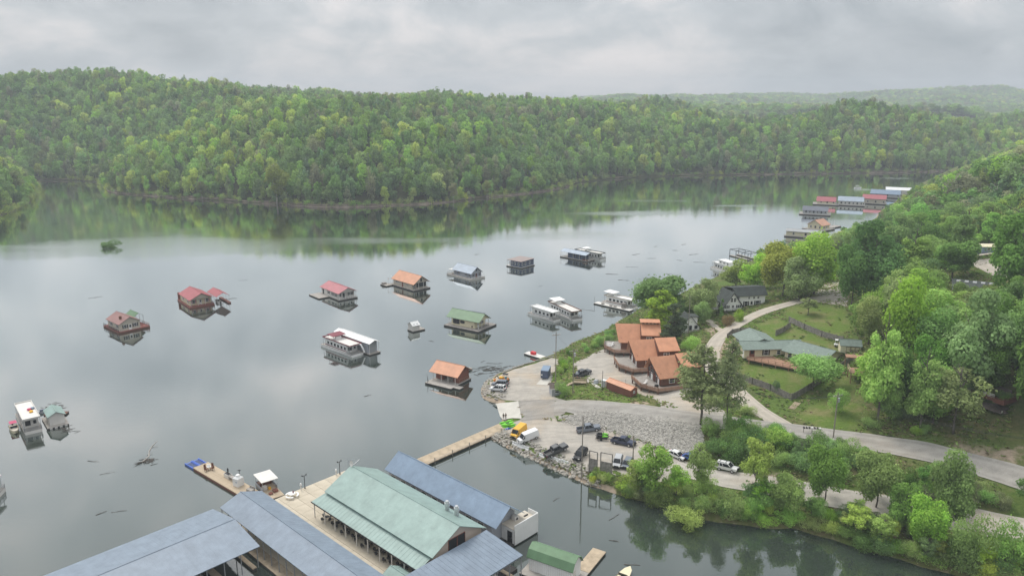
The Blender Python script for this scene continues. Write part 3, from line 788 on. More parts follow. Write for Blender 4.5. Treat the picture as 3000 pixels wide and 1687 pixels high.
NEAR_TREES = [ # name, column, base row, top row, width px, style, green, label
 ('shade_tree',1650,806,680,150,'round','mid','big round dark green tree at the waterline left of the cabins'),
 ('shade_tree',1662,842,714,98,'tall','bright','bright yellow green tree behind the upper orange roofed cabin'),
 ('cedar_tree',1692,872,752,112,'cone','dark','dark brownish cedar overlapping the upper orange roofed cabin'),
 ('shade_tree',1766,800,692,92,'round','olive','grey green tree between the lake and the small white cottage'),
 ('shade_tree',1766,818,760,52,'round','bright','small bright green tree above the small white cottage'),
 ('arborvitae',1814,808,745,22,'cone','deep','narrow columnar arborvitae beside the white cottage gable'),
 ('shade_tree',1725,800,742,60,'round','mid','middling tree in front of the lakeside sheds'),
 ('shade_tree',1852,722,655,84,'round','olive','pale grey green tree behind the white cottage roof'),
 ('shade_tree',1906,728,642,96,'round','bright','bright tree directly behind the white cottage ridge'),
 ('shade_tree',1968,742,600,130,'round','yellow','big yellow green tree right of the white cottage'),
 ('shade_tree',2046,742,590,132,'round','bright','broad bright green tree above the lane end'),
 ('shade_tree',2010,756,640,100,'round','olive','olive tree in front of the broad bright tree'),
 ('shade_tree',2186,766,543,150,'round','deep','tall dark tree at the lane end, tallest of its group'),
 ('shade_tree',2140,772,600,96,'round','mid','dark green tree leaning on the tall dark tree'),
 ('shade_tree',2292,724,556,108,'tall','bright','bright upright tree beside the hillside bungalow'),
 ('shade_tree',2396,702,592,116,'round','mid','round leafy tree at the top of the hillside yard'),
 ('shade_tree',2416,655,524,74,'tall','mid','pointed tree rising behind the round leafy tree'),
 ('shade_tree',2548,740,528,150,'round','mid','big spreading tree shading the curved dirt drive'),
 ('shade_tree',2470,610,500,110,'round','deep','dark tree behind the blue trailer'),
 ('shade_tree',2278,935,706,136,'round','bright','dome topped green tree in the middle of the wooded slope'),
 ('shade_tree',2205,1070,754,110,'tall','bright','tall bright yellow green tree at the edge of the wooded slope'),
 ('shade_tree',2430,990,714,178,'round','mid','widest green tree on the wooded slope'),
 ('shade_tree',2552,945,698,128,'round','mid','leafy tree below the green roofed house at the edge'),
 ('shade_tree',2312,1088,846,100,'tall','bright','upright bright tree above the upper road'),
 ('shade_tree',2398,1090,902,154,'sparse','olive','thin grey trunked tree with sparse olive leaves on the slope'),
 ('shade_tree',2596,1010,846,120,'round','mid','dark green tree right of the brown porch house'),
 ('shade_tree',2340,1000,830,110,'round','mid','shaded tree between the wide tree and the upright bright tree'),
 ('shade_tree',2250,1030,880,90,'round','deep','dark green tree below the dome topped tree'),
 ('shade_tree',2480,900,740,120,'round','deep','dark tree behind the widest tree of the slope'),
 ('shade_tree',2360,860,720,110,'round','olive','olive green tree behind the dome topped tree'),
 ('sapling',2104,1040,970,62,'bush','bright','small bright sapling on the grass below the timber deck'),
 ('mimosa_tree',2044,982,884,132,'spread','bright','feathery spreading tree inside the corner of the board fence'),
 ('garden_shrub',1952,988,957,24,'bush','blue','small blue green shrub on the fenced lawn'),
 ('young_tree',2032,792,742,56,'sparse','olive','thin young tree on the back lawn'),
 ('pine_tree',1762,1068,860,132,'pine','pine','big ragged pine beside the road below the cabins'),
 ('pine_tree',1829,1084,846,84,'pine','pine','slim bare trunked pine with vines round its foot'),
 ('bank_tree',1648,1256,1106,120,'sparse','bright','bright thin tree at the end of the car park'),
 ('bank_tree',1600,1240,1150,80,'sparse','yellow','low thin yellow green tree beside the wooden sign frames'),
 ('bank_tree',1756,1238,1104,92,'sparse','bright','thin bright tree in front of the blue car'),
 ('bank_tree',1898,1258,1086,104,'sparse',(0.33,0.46,0.10),'spindly yellow tree with bare lower trunk by the lower road'),
 ('bank_tree',1980,1300,1188,96,'round','bright','round bright green tree on the lake bank'),
 ('bank_tree',2073,1266,1108,108,'round','mid','green tree with a bare trunk beside the lower road'),
 ('bank_tree',2203,1276,1124,126,'round','olive','pale olive tree with a forked trunk beside the lower road'),
 ('bank_tree',2388,1326,1142,112,'round','bright','tall bright tree standing between the two roads'),
 ('bank_tree',2266,1336,1212,96,'round','bright','light green tree on the bank below the lower road'),
 ('bank_tree',2330,1380,1240,110,'round','bright','leafy bank tree leaning out over the lower road'),
 ('bank_tree',2150,1352,1262,90,'sparse','yellow','thin yellow green tree at the water edge'),
 ('bank_tree',2210,1378,1290,100,'sparse','bright','thin bright tree overhanging the dark water'),
 ('bank_tree',2440,1425,1300,130,'bush','bright','dense green thicket tree on the lower bank'),
 ('bank_tree',2540,1440,1320,130,'bush','mid','dense dark thicket tree at the corner of the bank'),
 ('bank_tree',1725,1330,1270,118,'bush','yellow','bright willow like bush hanging out over the water'),
 ('bank_tree',1700,1245,1165,84,'sparse','bright','thin tree in front of the white parked car'),
]
for nm, x, yb, yt, w, st, c, lab in NEAR_TREES:
    b = G(x, yb); k = mpp(b)
    tree(nm, b, max(1.5, top_z(b, yt)), w * k, st, c, lab, 'shrub' if 'shrub' in nm else 'tree')
# ---- shrubs along the banks and between the roads
ADJ = dict(yellow='yellow green', bright='bright green', mid='green', deep='dark green', olive='olive green', brown='brownish', blue='bluish green', grey='grey green', pine='dull green', rust='reddish', dark='very dark')
srng = random.Random(11)
def shrubs(poly, n, h, cols, label, group, style='bush', wf=1.3, cat='shrub', name='shrub', loose=0.0):
    P = [G(*q) for q in poly]; X = [p.x for p in P]; Y = [p.y for p in P]; pl = [(p.x, p.y) for p in P]; k = 0; tries = 0; done = []
    while k < n and tries < n * 60:
        tries += 1; x, y = srng.uniform(min(X), max(X)), srng.uniform(min(Y), max(Y))
        if float(sdist(pl, np.array([x]), np.array([y]))[0]) < 0: continue
        if any((x - a) ** 2 + (y - b) ** 2 < (0.45 * h[0]) ** 2 for a, b in done): continue
        done.append((x, y)); k += 1; hh = srng.uniform(*h); cc = srng.choice(cols)
        stl = style if srng.random() > loose else 'sparse'
        tree(name, Vector((x, y, max(H(x, y), 0))), hh * (1.35 if stl != style else 1), hh * wf * srng.uniform(.75, 1.25), stl, cc, ADJ[cc] + ' ' + ('loose twiggy ' if stl != style else '') + label, cat, group)
shrubs([(1770,1088),(1850,1098),(1990,1112),(2140,1130),(2180,1180),(2100,1200),(1960,1182),(1860,1165),(1790,1150)], 34, (3.2, 5.6), ['deep', 'mid', 'deep', 'bright', 'mid'], 'shrub in the thicket between the two roads', 'shrubs between the roads', loose=.15)
shrubs([(2260,1190),(2420,1225),(2600,1260),(2600,1310),(2420,1280),(2280,1255)], 20, (2.6, 4.6), ['deep', 'mid', 'olive', 'brown'], 'shrub on the slope under the upper road near the bare tree', 'shrubs below the upper road', loose=.3)
shrubs([(1560,1212),(1650,1222),(1760,1240),(1900,1258),(2060,1290),(2250,1320),(2450,1370),(2600,1410),(2600,1480),(2400,1440),(2200,1385),(2000,1325),(1800,1305),(1680,1275),(1560,1238)], 62, (2.3, 4.6), ['bright', 'mid', 'yellow', 'olive', 'mid', 'deep', 'bright'], 'shrub in the fringe along the lake bank', 'shrubs fringing the lake bank', loose=.42)
shrubs([(1408,905),(1440,882),(1500,856),(1540,838),(1550,850),(1490,882),(1440,905),(1415,940),(1398,945)], 22, (1.3, 2.4), ['bright', 'mid', 'bright'], 'low green weed clump on the bank behind the blue trailer', 'weeds on the cabin bank')
shrubs([(1480,1195),(1530,1190),(1550,1210),(1520,1222),(1480,1212)], 6, (1.2, 2.2), ['bright', 'yellow'], 'low green bush at the foot of the wooden sign frames', 'bushes at the sign frames')
for x, yb, yt, w, c, lab in [(1418,996,956,50,'bright','round green bush beside the small white booth'), (1735,890,838,56,'bright','bright green bush beside the lower chalets'),
    (1828,818,788,42,'rust','reddish brown bush below the arborvitae'), (1858,808,778,34,'bright','clipped green bush beside the white cottage steps'), (1508,868,838,34,'bright','leafy bush at the waterline beside the upper cabin'),
    (1530,862,838,26,'mid','small bush under the upper cabin deck'), (1786,752,715,40,'deep','dark bush beside the white cottage gable'),
    (1833,1096,1030,36,'bright','vine covered bush around the slim pine trunk'), (1880,1040,1014,50,'olive','low weed clump inside the lane bend'),(1790,1020,985,50,'olive','scrubby bush behind the big pine')]:
    b = G(x, yb); tree('shrub', b, max(1, top_z(b, yt)), w * mpp(b), 'bush', c, lab, 'shrub')

shrubs([(2170,800),(2260,740),(2400,760),(2576,780),(2620,900),(2620,1000),(2500,960),(2440,1040),(2360,1080),(2240,1070),(2190,1000)], 34, (9.0, 16.0), ['bright', 'mid', 'bright', 'olive', 'mid', 'deep'], 'leafy tree packed into the wooded slope above the upper road', 'trees packed on the wooded slope', 'round', .75, 'tree', 'woodland_tree')
shrubs([(2180,900),(2300,860),(2450,880),(2620,960),(2620,1010),(2420,1075),(2300,1095),(2190,1080)], 40, (2.0, 4.2), ['bright', 'mid', 'deep', 'olive'], 'undergrowth bush beneath the wooded slope trees', 'bushes under the wooded slope')
shrubs([(1900,690),(2000,650),(2110,640),(2160,700),(2130,745),(2060,735),(1960,735),(1900,715)], 12, (8.0, 13.0), ['bright', 'yellow', 'mid'], 'leafy tree in the clump above the end of the lane', 'trees above the lane end', 'round', .8, 'tree', 'woodland_tree')
shrubs([(2220,640),(2340,600),(2460,590),(2450,660),(2340,690),(2240,700)], 14, (10.0, 15.0), ['bright', 'mid', 'deep'], 'tree in the belt behind the hillside bungalow', 'trees behind the hillside bungalow', 'round', .75, 'tree', 'woodland_tree')
for k, (a, b2) in enumerate([(1580,1250),(1610,1262),(1660,1278),(1780,1308),(1830,1315),(1880,1322),(1930,1327),(1985,1332),(2040,1342),(2090,1356),(2140,1370),(2190,1388),(2250,1402),(2310,1418),(2370,1434),(2430,1450),(2490,1462),(2550,1475)]):
    b = V(a, b2 - 6); tree('shrub', Vector((b.x, b.y + .8, .2)), srng.uniform(2.6, 4.2), srng.uniform(5, 7.5), 'bush', srng.choice(['bright', 'mid', 'olive', 'yellow', 'mid']), 'low bush leaning out over the dark water at the bank edge', 'shrub', 'bushes overhanging the water')
b = V(280, 622); tree('reflection_bush', Vector((b.x, b.y, -1.2)), 5.2, 14, 'bush', 'deep', 'dark leafy bush added in place of a hill reflection on the open lake', 'shrub')  # bush added to imitate a patch of the hill's reflection on calm water
# ---- woods: light crowns for the far hills, drawn by one scatter
FOR = []
fcols = ['mid', 'bright', 'olive', 'mid', 'deep', 'blue', 'yellow', 'olive', 'brown', 'grey', 'mid', 'deep', 'bright', 'pine']
lib = bpy.data.collections.new('forest_library')
for i, c in enumerate(fcols):
    st = ('round', 'round', 'tall', 'round', 'round', 'tall', 'round')[i % 7]
    n = 1500 if c not in ('brown', 'grey') else 1100
    co, ti = crown_arrays(100 + i, st, n, 1.05, 20.0, .02)
    cm = crown_mesh('far_crown', co, ti, 'wood_leaf')
    ga = cm.attributes.new('green', 'FLOAT_COLOR', 'POINT'); ga.data.foreach_set('color', np.tile(np.array([*GREEN[c], 1.0], np.float32), len(cm.vertices)))
    tm = trunk_mesh('far_trunk', 100 + i, st, 20.0, 'bark_pale' if i % 5 == 0 else 'bark')
    FOR.append((cm, tm, GREEN[c]))
    bm = bmesh.new(); bm.from_mesh(cm); nf = len(bm.faces); bm.from_mesh(tm); bm.faces.ensure_lookup_table()
    for f in bm.faces[nf:]: f.material_index = 1
    me = bpy.data.meshes.new('wood_tree'); bm.to_mesh(me); bm.free()
    me.materials.append(MAT['wood_leaf']); me.materials.append(tm.materials[0])
    o = bpy.data.objects.new('wood_tree', me); o.color = (*GREEN[c], 1); lib.objects.link(o)
for i, c in enumerate(('mid', 'yellow', 'olive')):
    co, ti = crown_arrays(300 + i, 'bush', 420, 1.3, 20.0); cm = crown_mesh('far_bush', co, ti, 'wood_leaf')
    ga = cm.attributes.new('green', 'FLOAT_COLOR', 'POINT'); ga.data.foreach_set('color', np.tile(np.array([*GREEN[c], 1.0], np.float32), len(cm.vertices)))
    lib.objects.link(bpy.data.objects.new('wood_tree', cm))
def scatter(name, P, scl, rz, which, label):
    me = bpy.data.meshes.new(name); me.from_pydata([tuple(p) for p in P], [], [])
    for nm, arr, ty in (('scl', scl, 'FLOAT_VECTOR'), ('rz', rz, 'FLOAT'), ('which', which, 'INT')):
        a = me.attributes.new(nm, ty, 'POINT'); a.data.foreach_set('vector' if ty == 'FLOAT_VECTOR' else 'value', np.asarray(arr, dtype=np.int32 if ty == 'INT' else np.float32).ravel())
    o = bpy.data.objects.new(name, me); COL.objects.link(o)
    ng = bpy.data.node_groups.new(name + '_nodes', 'GeometryNodeTree')
    ng.interface.new_socket('Geometry', in_out='INPUT', socket_type='NodeSocketGeometry'); ng.interface.new_socket('Geometry', in_out='OUTPUT', socket_type='NodeSocketGeometry')
    n, l = ng.nodes, ng.links
    gi, go = n.new('NodeGroupInput'), n.new('NodeGroupOutput')
    ci = n.new('GeometryNodeCollectionInfo'); ci.inputs['Collection'].default_value = lib; ci.inputs['Separate Children'].default_value = True; ci.inputs['Reset Children'].default_value = True
    ip = n.new('GeometryNodeInstanceOnPoints'); ip.inputs['Pick Instance'].default_value = True
    def attr(nm, ty):
        a = n.new('GeometryNodeInputNamedAttribute'); a.data_type = ty; a.inputs['Name'].default_value = nm; return a.outputs[0]
    l.new(gi.outputs[0], ip.inputs['Points']); l.new(ci.outputs[0], ip.inputs['Instance'])
    l.new(attr('which', 'INT'), ip.inputs['Instance Index']); l.new(attr('scl', 'FLOAT_VECTOR'), ip.inputs['Scale'])
    cx = n.new('ShaderNodeCombineXYZ'); l.new(attr('rz', 'FLOAT'), cx.inputs[2])
    e2 = n.new('FunctionNodeEulerToRotation'); l.new(cx.outputs[0], e2.inputs[0]); l.new(e2.outputs[0], ip.inputs['Rotation'])
    l.new(ip.outputs[0], go.inputs[0])
    md = o.modifiers.new('scatter', 'NODES'); md.node_group = ng
    return tag(o, label, None, None, 'stuff')
def jgrid(x0, x1, y0, y1, s, r):
    X, Y = np.meshgrid(np.arange(x0, x1, s), np.arange(y0, y1, s))
    X = X + (r.random(X.shape) - .5) * s * 0.95 + (np.arange(X.shape[0]) % 2)[:, None] * s * .5; Y = Y + (r.random(X.shape) - .5) * s * 0.95
    return X.ravel(), Y.ravel()
fr = np.random.default_rng(77)
names = sorted(range(len(fcols)), key=lambda i: i)
ORDER = {o.name: k for k, o in enumerate(sorted(lib.objects, key=lambda o: o.name))}
WEIGHT = np.array([3, 2.6, 2.6, 3, 1.8, 1.2, 1.1, 1.8, .7, 0.5, 3, 1.4, 2.2, .4]); WEIGHT /= WEIGHT.sum()
# clusters of like trees
def pick_kind(X, Y, r):
    q = vnoise(X, Y, 120, 61) * .5 + vnoise(X, Y, 40, 62) * .5
    base = r.choice(len(fcols), len(X), p=WEIGHT)
    darkish = r.choice([4, 5, 11, 8, 3], len(X)); light = r.choice([1, 6, 12, 2, 0], len(X))
    k = np.where((q < .40) & (r.random(len(X)) < .62), darkish, base)
    return np.where((q > .60) & (r.random(len(X)) < .55), light, k)
def visible(X, Y, m=0.8): return np.abs(X) < m * Y + 25
# far shore
X1, Y1 = jgrid(-1000, 1000, 440, 1060, 6.9, fr); X2, Y2 = jgrid(-1350, 1500, 1060, 1640, 9.5, fr)
X = np.concatenate([X1, X2]); Y = np.concatenate([Y1, Y2])
h = far_h(X, Y); d = sdist(FP, X, Y)
ok = (d > 0.2 + 2 * fr.random(len(X))) & visible(X, Y) & (fr.random(len(X)) > 0.06)
X, Y, h, d = X[ok], Y[ok], h[ok], d[ok]
hs = (0.6 + 0.65 * fr.random(len(X)) ** 1.3) * np.where(d < 6, 0.62 + .3 * fr.random(len(X)), 1.0)
ws = (.35 + .65 * hs) * (0.66 + 0.5 * fr.random(len(X)) ** 1.5) * 0.80
kinds = pick_kind(X, Y, fr)
farP = np.stack([X, Y, np.maximum(h, 0.2) - .4], 1)
rzs = fr.random(len(X)) * 6.283
# the ones that show largest (the front row across the lake) are trees of their own
score = (hs * 20) / Y * (d < 26) * (np.abs(X) < .70 * Y)
big = np.argsort(-score)[:72]
mask = np.ones(len(X), bool); mask[big] = False
scatter('forest', farP[mask], np.stack([ws, ws, hs], 1)[mask], rzs[mask], kinds[mask], 'spring green deciduous forest covering the hills across the lake')
bp2 = smooth_path([V(a, b) for a, b in FAR_SHORE], 2.4); bq = np.array([(p.x, p.y) for p in bp2]) + fr.normal(0, .8, (len(bp2), 2)); bq[:, 1] += 1.6
bs = fr.uniform(.1, .3, len(bq)); okb = fr.random(len(bq)) < .72
scatter('undergrowth', np.stack([bq[:, 0], bq[:, 1], np.full(len(bq), .1)], 1)[okb], np.stack([bs, bs, bs * 1.1], 1)[okb], fr.random(len(bq))[okb] * 6.28, fr.integers(len(fcols), len(fcols) + 3, len(bq))[okb], 'low green brush along the far waterline')
def light_tree(name, p, w, hgt, rz, k, label, group):
    cm, tm, g = FOR[k]
    t = thing(name, label, 'tree', tuple(p), rz, group)
    c = bpy.data.objects.new('crown', cm); COL.objects.link(c); c.parent = t; c.scale = (w, w, hgt); c.color = (*g, 1)
    q = bpy.data.objects.new('trunk', tm); COL.objects.link(q); q.parent = t; q.scale = (w, w, hgt)
    return t
for i in big:
    light_tree('waterside_tree', farP[i], ws[i], hs[i], rzs[i], int(kinds[i]), ADJ[fcols[int(kinds[i])]] + ' waterside tree in the front row on the far shore', 'front row trees on the far shore')
# two that stand out across the water
b = V(693, 517) ; tree('sycamore_tree', Vector((b.x, b.y + 4, .4)), 36, 24, 'sparse', (0.26, 0.30, 0.06), 'tall yellow green tree with two bare white trunks on the far shore', 'tree', trunk_mat='bark_pale')
b = V(708, 514); tree('sycamore_tree', Vector((b.x, b.y + 4, .4)), 30, 18, 'sparse', (0.24, 0.29, 0.06), 'shorter partner beside the white trunked tree on the far shore', 'tree', trunk_mat='bark_pale')
for a, bb, lab in [(1140,512,'thin pale leaved tree leaning over the far waterline'),(1225,502,'pale sparse tree on the far shore point'),(1340,486,'spindly yellowish tree near the end of the far point'),(505,504,'small thin tree at the far waterline')]:
    b = V(a, bb); tree('waterside_tree', Vector((b.x, b.y + 3, .4)), 17, 11, 'sparse', (0.25, 0.27, 0.10), lab, 'tree', trunk_mat='bark_pale')
# far ranges
X, Y = jgrid(-2600, 3900, 1620, 3900, 15, fr)
ok = visible(X, Y, .74); X, Y = X[ok], Y[ok]
hh = dist_h(X, Y); e = 30.0
slope = (dist_h(X, Y + e) - dist_h(X, Y - e)) / (2 * e)
ok = slope > (hh - CAMZ) / Y - 0.02; X, Y, hh = X[ok], Y[ok], hh[ok]
s = 0.8 + .5 * fr.random(len(X)); w2 = s * 1.35
scatter('forest', np.stack([X, Y, hh - 1], 1), np.stack([w2, w2, s], 1), fr.random(len(X)) * 6.283, pick_kind(X, Y, fr), 'hazy woods on the distant ranges')
print('far trees', len(X), 'hill trees', int(mask.sum()))
# the wooded hill on this side
CLEAR = [V(a, b, z) for a, b, z in [(2290,700,21),(2450,712,24),(2495,625,29),(2545,712,27),(2490,660,27)]]
X, Y = jgrid(120, 640, 235, 850, 8.4, fr)
zz = np.array([H(a, b) for a, b in zip(X, Y)]); d = sdist(NP, X, Y)
lane = [V(2095,748,15.5), V(2140,700,16), V(2230,660,17)]
ok = (d > 2) & visible(X, Y, .76) & (zz > .5)
yard = [V(a, b, z) for a, b, z in [(1900,700,9),(2100,650,10),(2230,640,14),(2420,590,26),(2520,570,30),(2700,600,32),(2700,900,24),(2300,900,16),(2050,800,14),(1900,740,10)]]
ok &= sdist([(p.x, p.y) for p in yard], X, Y) < -2
for c in CLEAR: ok &= (X - c.x) ** 2 + (Y - c.y) ** 2 > 12 ** 2
X, Y, zz = X[ok], Y[ok], zz[ok]
LINE = ([1800, 1880, 1990, 2080, 2125, 2190, 2232, 2300, 2400, 2500, 2600], [690, 640, 605, 596, 566, 566, 524, 478, 428, 382, 332])
def proj(x, y, z):
    f = y * math.cos(PITCH) - (z - CAMZ) * math.sin(PITCH); u = y * math.sin(PITCH) + (z - CAMZ) * math.cos(PITCH)
    return (CX + FPX * x / f) / S, (CY - FPX * u / f) / S
hts = 15 + 8 * fr.random(len(X))
pu, pv = proj(X, Y, zz + hts)
for _ in range(12):
    bad = pv < np.interp(pu, *LINE) - 4 + 8 * fr.random(len(X)); hts = np.where(bad, np.maximum(hts * .9, 6), hts); pu, pv = proj(X, Y, zz + hts)
ok = pv > np.interp(pu, *LINE) - 12; X, Y, zz, hts = X[ok], Y[ok], zz[ok], hts[ok]
kd = pick_kind(X, Y, fr)
order = np.argsort(Y)
NI = 150
st_of = ['tall', 'round', 'tall', 'round', 'round', 'tall', 'round']
for i in order[:NI]:
    hgt = hts[i]; stl = st_of[int(kd[i]) % 7]
    c = fcols[int(kd[i])]
    c = {'brown': 'olive', 'grey': 'olive', 'blue': 'mid', 'deep': 'mid', 'pine': 'deep'}.get(c, c)
    tree('hillside_tree', Vector((X[i], Y[i], zz[i])), hgt, hgt * (.72 if stl == 'round' else .55) * (.9 + .3 * fr.random()), stl, c, ADJ[c] + ' tree on the steep wooded hillside above the far boats', 'tree', 'trees on the near wooded hill')
rest = order[NI:]
s = hts[rest] / 20
scatter('forest', np.stack([X[rest], Y[rest], zz[rest] - .4], 1), np.stack([s * .95, s * .95, s], 1), fr.random(len(rest)) * 6.283, kd[rest], 'upper part of the wood on the near hillside')
print('near hill trees', len(order))

# woods that go on beyond the right edge of the view
X, Y = jgrid(90, 420, 85, 300, 8.6, fr)
zz = np.array([H(a, b) for a, b in zip(X, Y)]); ok = (X > .715 * Y + 4) & (zz > 1.0) & (X < .715 * Y + 130)
for c, wd in ROADS:
    for p in c[::3]: ok &= (X - p.x) ** 2 + (Y - p.y) ** 2 > (wd * .5 + 4.5) ** 2
X, Y, zz = X[ok], Y[ok], zz[ok]; s_ = .7 + .45 * fr.random(len(X))
scatter('forest', np.stack([X, Y, zz - .4], 1), np.stack([s_ * .9, s_ * .9, s_], 1), fr.random(len(X)) * 6.283, pick_kind(X, Y, fr), 'woods continuing up the slope beyond the right edge')

# ================================================================== building kit
def sheet(name, col, var=0.16): return mat(name, col, 0.5, var, 0.5, 0.12, 3.0, spec=0.35, stretch=(1, 1, .4))
sheet('roof_blue', (0.185, 0.23, 0.285)); sheet('roof_steel', (0.185, 0.25, 0.335)); sheet('roof_mint', (0.25, 0.345, 0.315)); sheet('roof_paleblue', (0.34, 0.40, 0.47))
sheet('roof_orange', (0.53, 0.25, 0.14)); sheet('roof_red', (0.34, 0.085, 0.095)); sheet('roof_rose', (0.38, 0.115, 0.13)); sheet('roof_brown', (0.27, 0.14, 0.125)); sheet('roof_peach', (0.55, 0.30, 0.20))
sheet('roof_green', (0.12, 0.215, 0.115)); sheet('roof_white', (0.72, 0.72, 0.71), .05); sheet('roof_slate', (0.14, 0.15, 0.18)); sheet('roof_grey', (0.33, 0.34, 0.34)); sheet('roof_tan', (0.30, 0.24, 0.22))
mat('shingle_green', (0.205, 0.25, 0.222), .9, .16, 1.2, .3, 6, spec=.1); mat('shingle_dark', (0.075, 0.085, 0.08), .9, .3, .9, .3, 6, spec=.1); mat('shingle_brown', (0.16, 0.13, 0.115), .9, .3, .8, .3, 6, spec=.1)
mat('white', (0.76, 0.76, 0.74), .5, .06, .5); mat('offwhite', (0.64, 0.62, 0.58), .6, .08, .5); mat('cream', (0.66, 0.60, 0.42), .6, .06, .5); mat('beige', (0.52, 0.47, 0.39), .6, .08, .5); mat('tanwall', (0.50, 0.42, 0.36), .6, .07, .5)
mat('greywall', (0.36, 0.38, 0.41), .6, .08, .5); mat('navy', (0.075, 0.095, 0.15), .6, .15, .5); mat('brownwall', (0.155, 0.07, 0.045), .8, .3, .8, .3, 5); mat('redbrown', (0.22, 0.085, 0.06), .8, .2, .8)
mat('dark', (0.03, 0.03, 0.032), .7, .3, 1); mat('float', (0.045, 0.042, 0.04), .8, .4, 1.2); mat('metal', (0.32, 0.33, 0.34), .45, .1, 1, metal=.4); mat('steel', (0.55, 0.56, 0.57), .35, .1, 1, metal=.6)
mat('wood_deck', (0.38, 0.305, 0.215), .85, .2, .9, .25, 6, col2=(0.52, 0.42, 0.30)); mat('wood_weathered', (0.34, 0.315, 0.285), .9, .2, 1.0, .2, 6); mat('wood_red', (0.33, 0.19, 0.125), .85, .2, .9, .2, 6); mat('wood_grey', (0.215, 0.2, 0.185), .9, .35, 1.4, .3, 6, col2=(0.36, 0.33, 0.3)); mat('wood_pole', (0.27, 0.24, 0.205), .9, .25, 1.2)
mat('slab', (0.50, 0.44, 0.34), .9, .12, .25, .15, 6, col2=(0.60, 0.53, 0.42)); mat('red_deck', (0.27, 0.10, 0.085), .85, .2, .8)
mat('maroon', (0.19, 0.035, 0.05), .5, .15, 1); mat('blue_plastic', (0.05, 0.13, 0.50), .4, .15, 1); mat('lime', (0.19, 0.62, 0.045), .4, .12, 1); mat('yellow', (0.78, 0.42, 0.03), .4, .06, 1); mat('red', (0.62, 0.04, 0.05), .45, .1, 1); mat('pink', (0.5, 0.08, 0.16), .7, .1, 1); mat('teal', (0.08, 0.3, 0.36), .6, .1, 1); mat('orange', (0.7, 0.25, 0.04), .5, .15, 1); mat('black', (0.018, 0.018, 0.02), .5, .2, 1); mat('cable', (0.04, 0.04, 0.045), .6, .1, 1)
def glass_mat():
    m, n, l, o = _nt('glass'); p = n.new('ShaderNodeBsdfPrincipled'); l.new(p.outputs[0], o.inputs[0])
    p.inputs['Base Color'].default_value = (0.022, 0.026, 0.03, 1); p.inputs['Roughness'].default_value = 0.16; p.inputs['Specular IOR Level'].default_value = 0.25
    MAT['glass'] = m
glass_mat()

def frame(N, L, Rr):
    a = math.atan2(Rr[1] - N[1], Rr[0] - N[0]); b = math.atan2(L[1] - N[1], L[0] - N[0]) - math.pi / 2
    d = (b - a + math.pi) % (2 * math.pi) - math.pi
    return Vector((N[0], N[1], 0)), a + d / 2
def local(t, p):
    "a world point in the frame of a thing"
    c, s = math.cos(t.rotation_euler.z), math.sin(t.rotation_euler.z); d = Vector(p) - t.location
    return Vector((d.x * c + d.y * s, -d.x * s + d.y * c, d.z))
def roof_slopes(mb, x0, x1, y0, y1, ze, zr, axis, oh, th, ribs=0.0, ohe=None, xm=None):
    ohe = oh if ohe is None else ohe
    if axis == 'x':
        a0, a1, b0, b1 = y0, y1, x0, x1
    else:
        a0, a1, b0, b1 = x0, x1, y0, y1
    m = (a0 + a1) / 2 if xm is None else xm
    P = (lambda a, b, z: (a, b, z)) if axis == 'y' else (lambda a, b, z: (b, a, z))
    for ae, s in ((a0, -1), (a1, 1)):
        sl = (zr - ze) / abs(m - ae); eo = ae + s * oh; zo = ze - sl * oh
        q = [P(eo, b0 - ohe, zo), P(m, b0 - ohe, zr), P(m, b1 + ohe, zr), P(eo, b1 + ohe, zo)]
        if (axis == 'y') == (s > 0): q = q[::-1]
        mb.slab([(a, b, c + th + .02) for a, b, c in q], th)
        if ribs:
            k = int((b1 - b0 + 2 * ohe) / ribs)
            for i in range(k + 1):
                b = b0 - ohe + (b1 - b0 + 2 * ohe) * i / k
                mb.hexa([P(eo, b - .025, zo + th), P(m, b - .025, zr + th), P(m, b + .025, zr + th), P(eo, b + .025, zo + th)],
                        [P(eo, b - .025, zo + th + .028), P(m, b - .025, zr + th + .028), P(m, b + .025, zr + th + .028), P(eo, b + .025, zo + th + .028)])
    # ridge cap
    if axis == 'y': mb.tube((m, b0 - ohe, zr + th + .03), (m, b1 + ohe, zr + th + .03), .09, 5)
    else: mb.tube((b0 - ohe, m, zr + th + .03), (b1 + ohe, m, zr + th + .03), .09, 5)
def gable_wall(mb, x0, x1, y0, y1, z0, ze, zr, axis):
    if axis == 'y': mb.prism([(x0, z0), (x1, z0), (x1, ze), ((x0 + x1) / 2, zr), (x0, ze)], 'y', y0, y1)
    else: mb.prism([(y0, z0), (y1, z0), (y1, ze), ((y0 + y1) / 2, zr), (y0, ze)], 'x', x0, x1)
def gable(t, x0, x1, y0, y1, z0, ze, zr, axis, wall, roof, oh=.45, th=.1, ribs=.9, ry=None):
    "walls with gables and a two-slope roof; ry widens the roof along the ridge"
    mb = MB(); gable_wall(mb, x0, x1, y0, y1, z0, ze, zr, axis); w = mb.build('wall', wall, t)
    mb = MB()
    if axis == 'y':
        a, b = ry if ry else (y0, y1); roof_slopes(mb, x0, x1, a, b, ze, zr, 'y', oh, th, ribs)
    else:
        a, b = ry if ry else (x0, x1); roof_slopes(mb, a, b, y0, y1, ze, zr, 'x', oh, th, ribs)
    return w, mb.build('roof', roof, t)
def fbox(mb, face, c, u0, u1, z0, z1, d0, d1):
    "a box on a wall face: d measured outwards"
    if face == 'x': mb.box(c - d1, c - d0, u0, u1, z0, z1)
    elif face == 'X': mb.box(c + d0, c + d1, u0, u1, z0, z1)
    elif face == 'y': mb.box(u0, u1, c - d1, c - d0, z0, z1)
    else: mb.box(u0, u1, c + d0, c + d1, z0, z1)
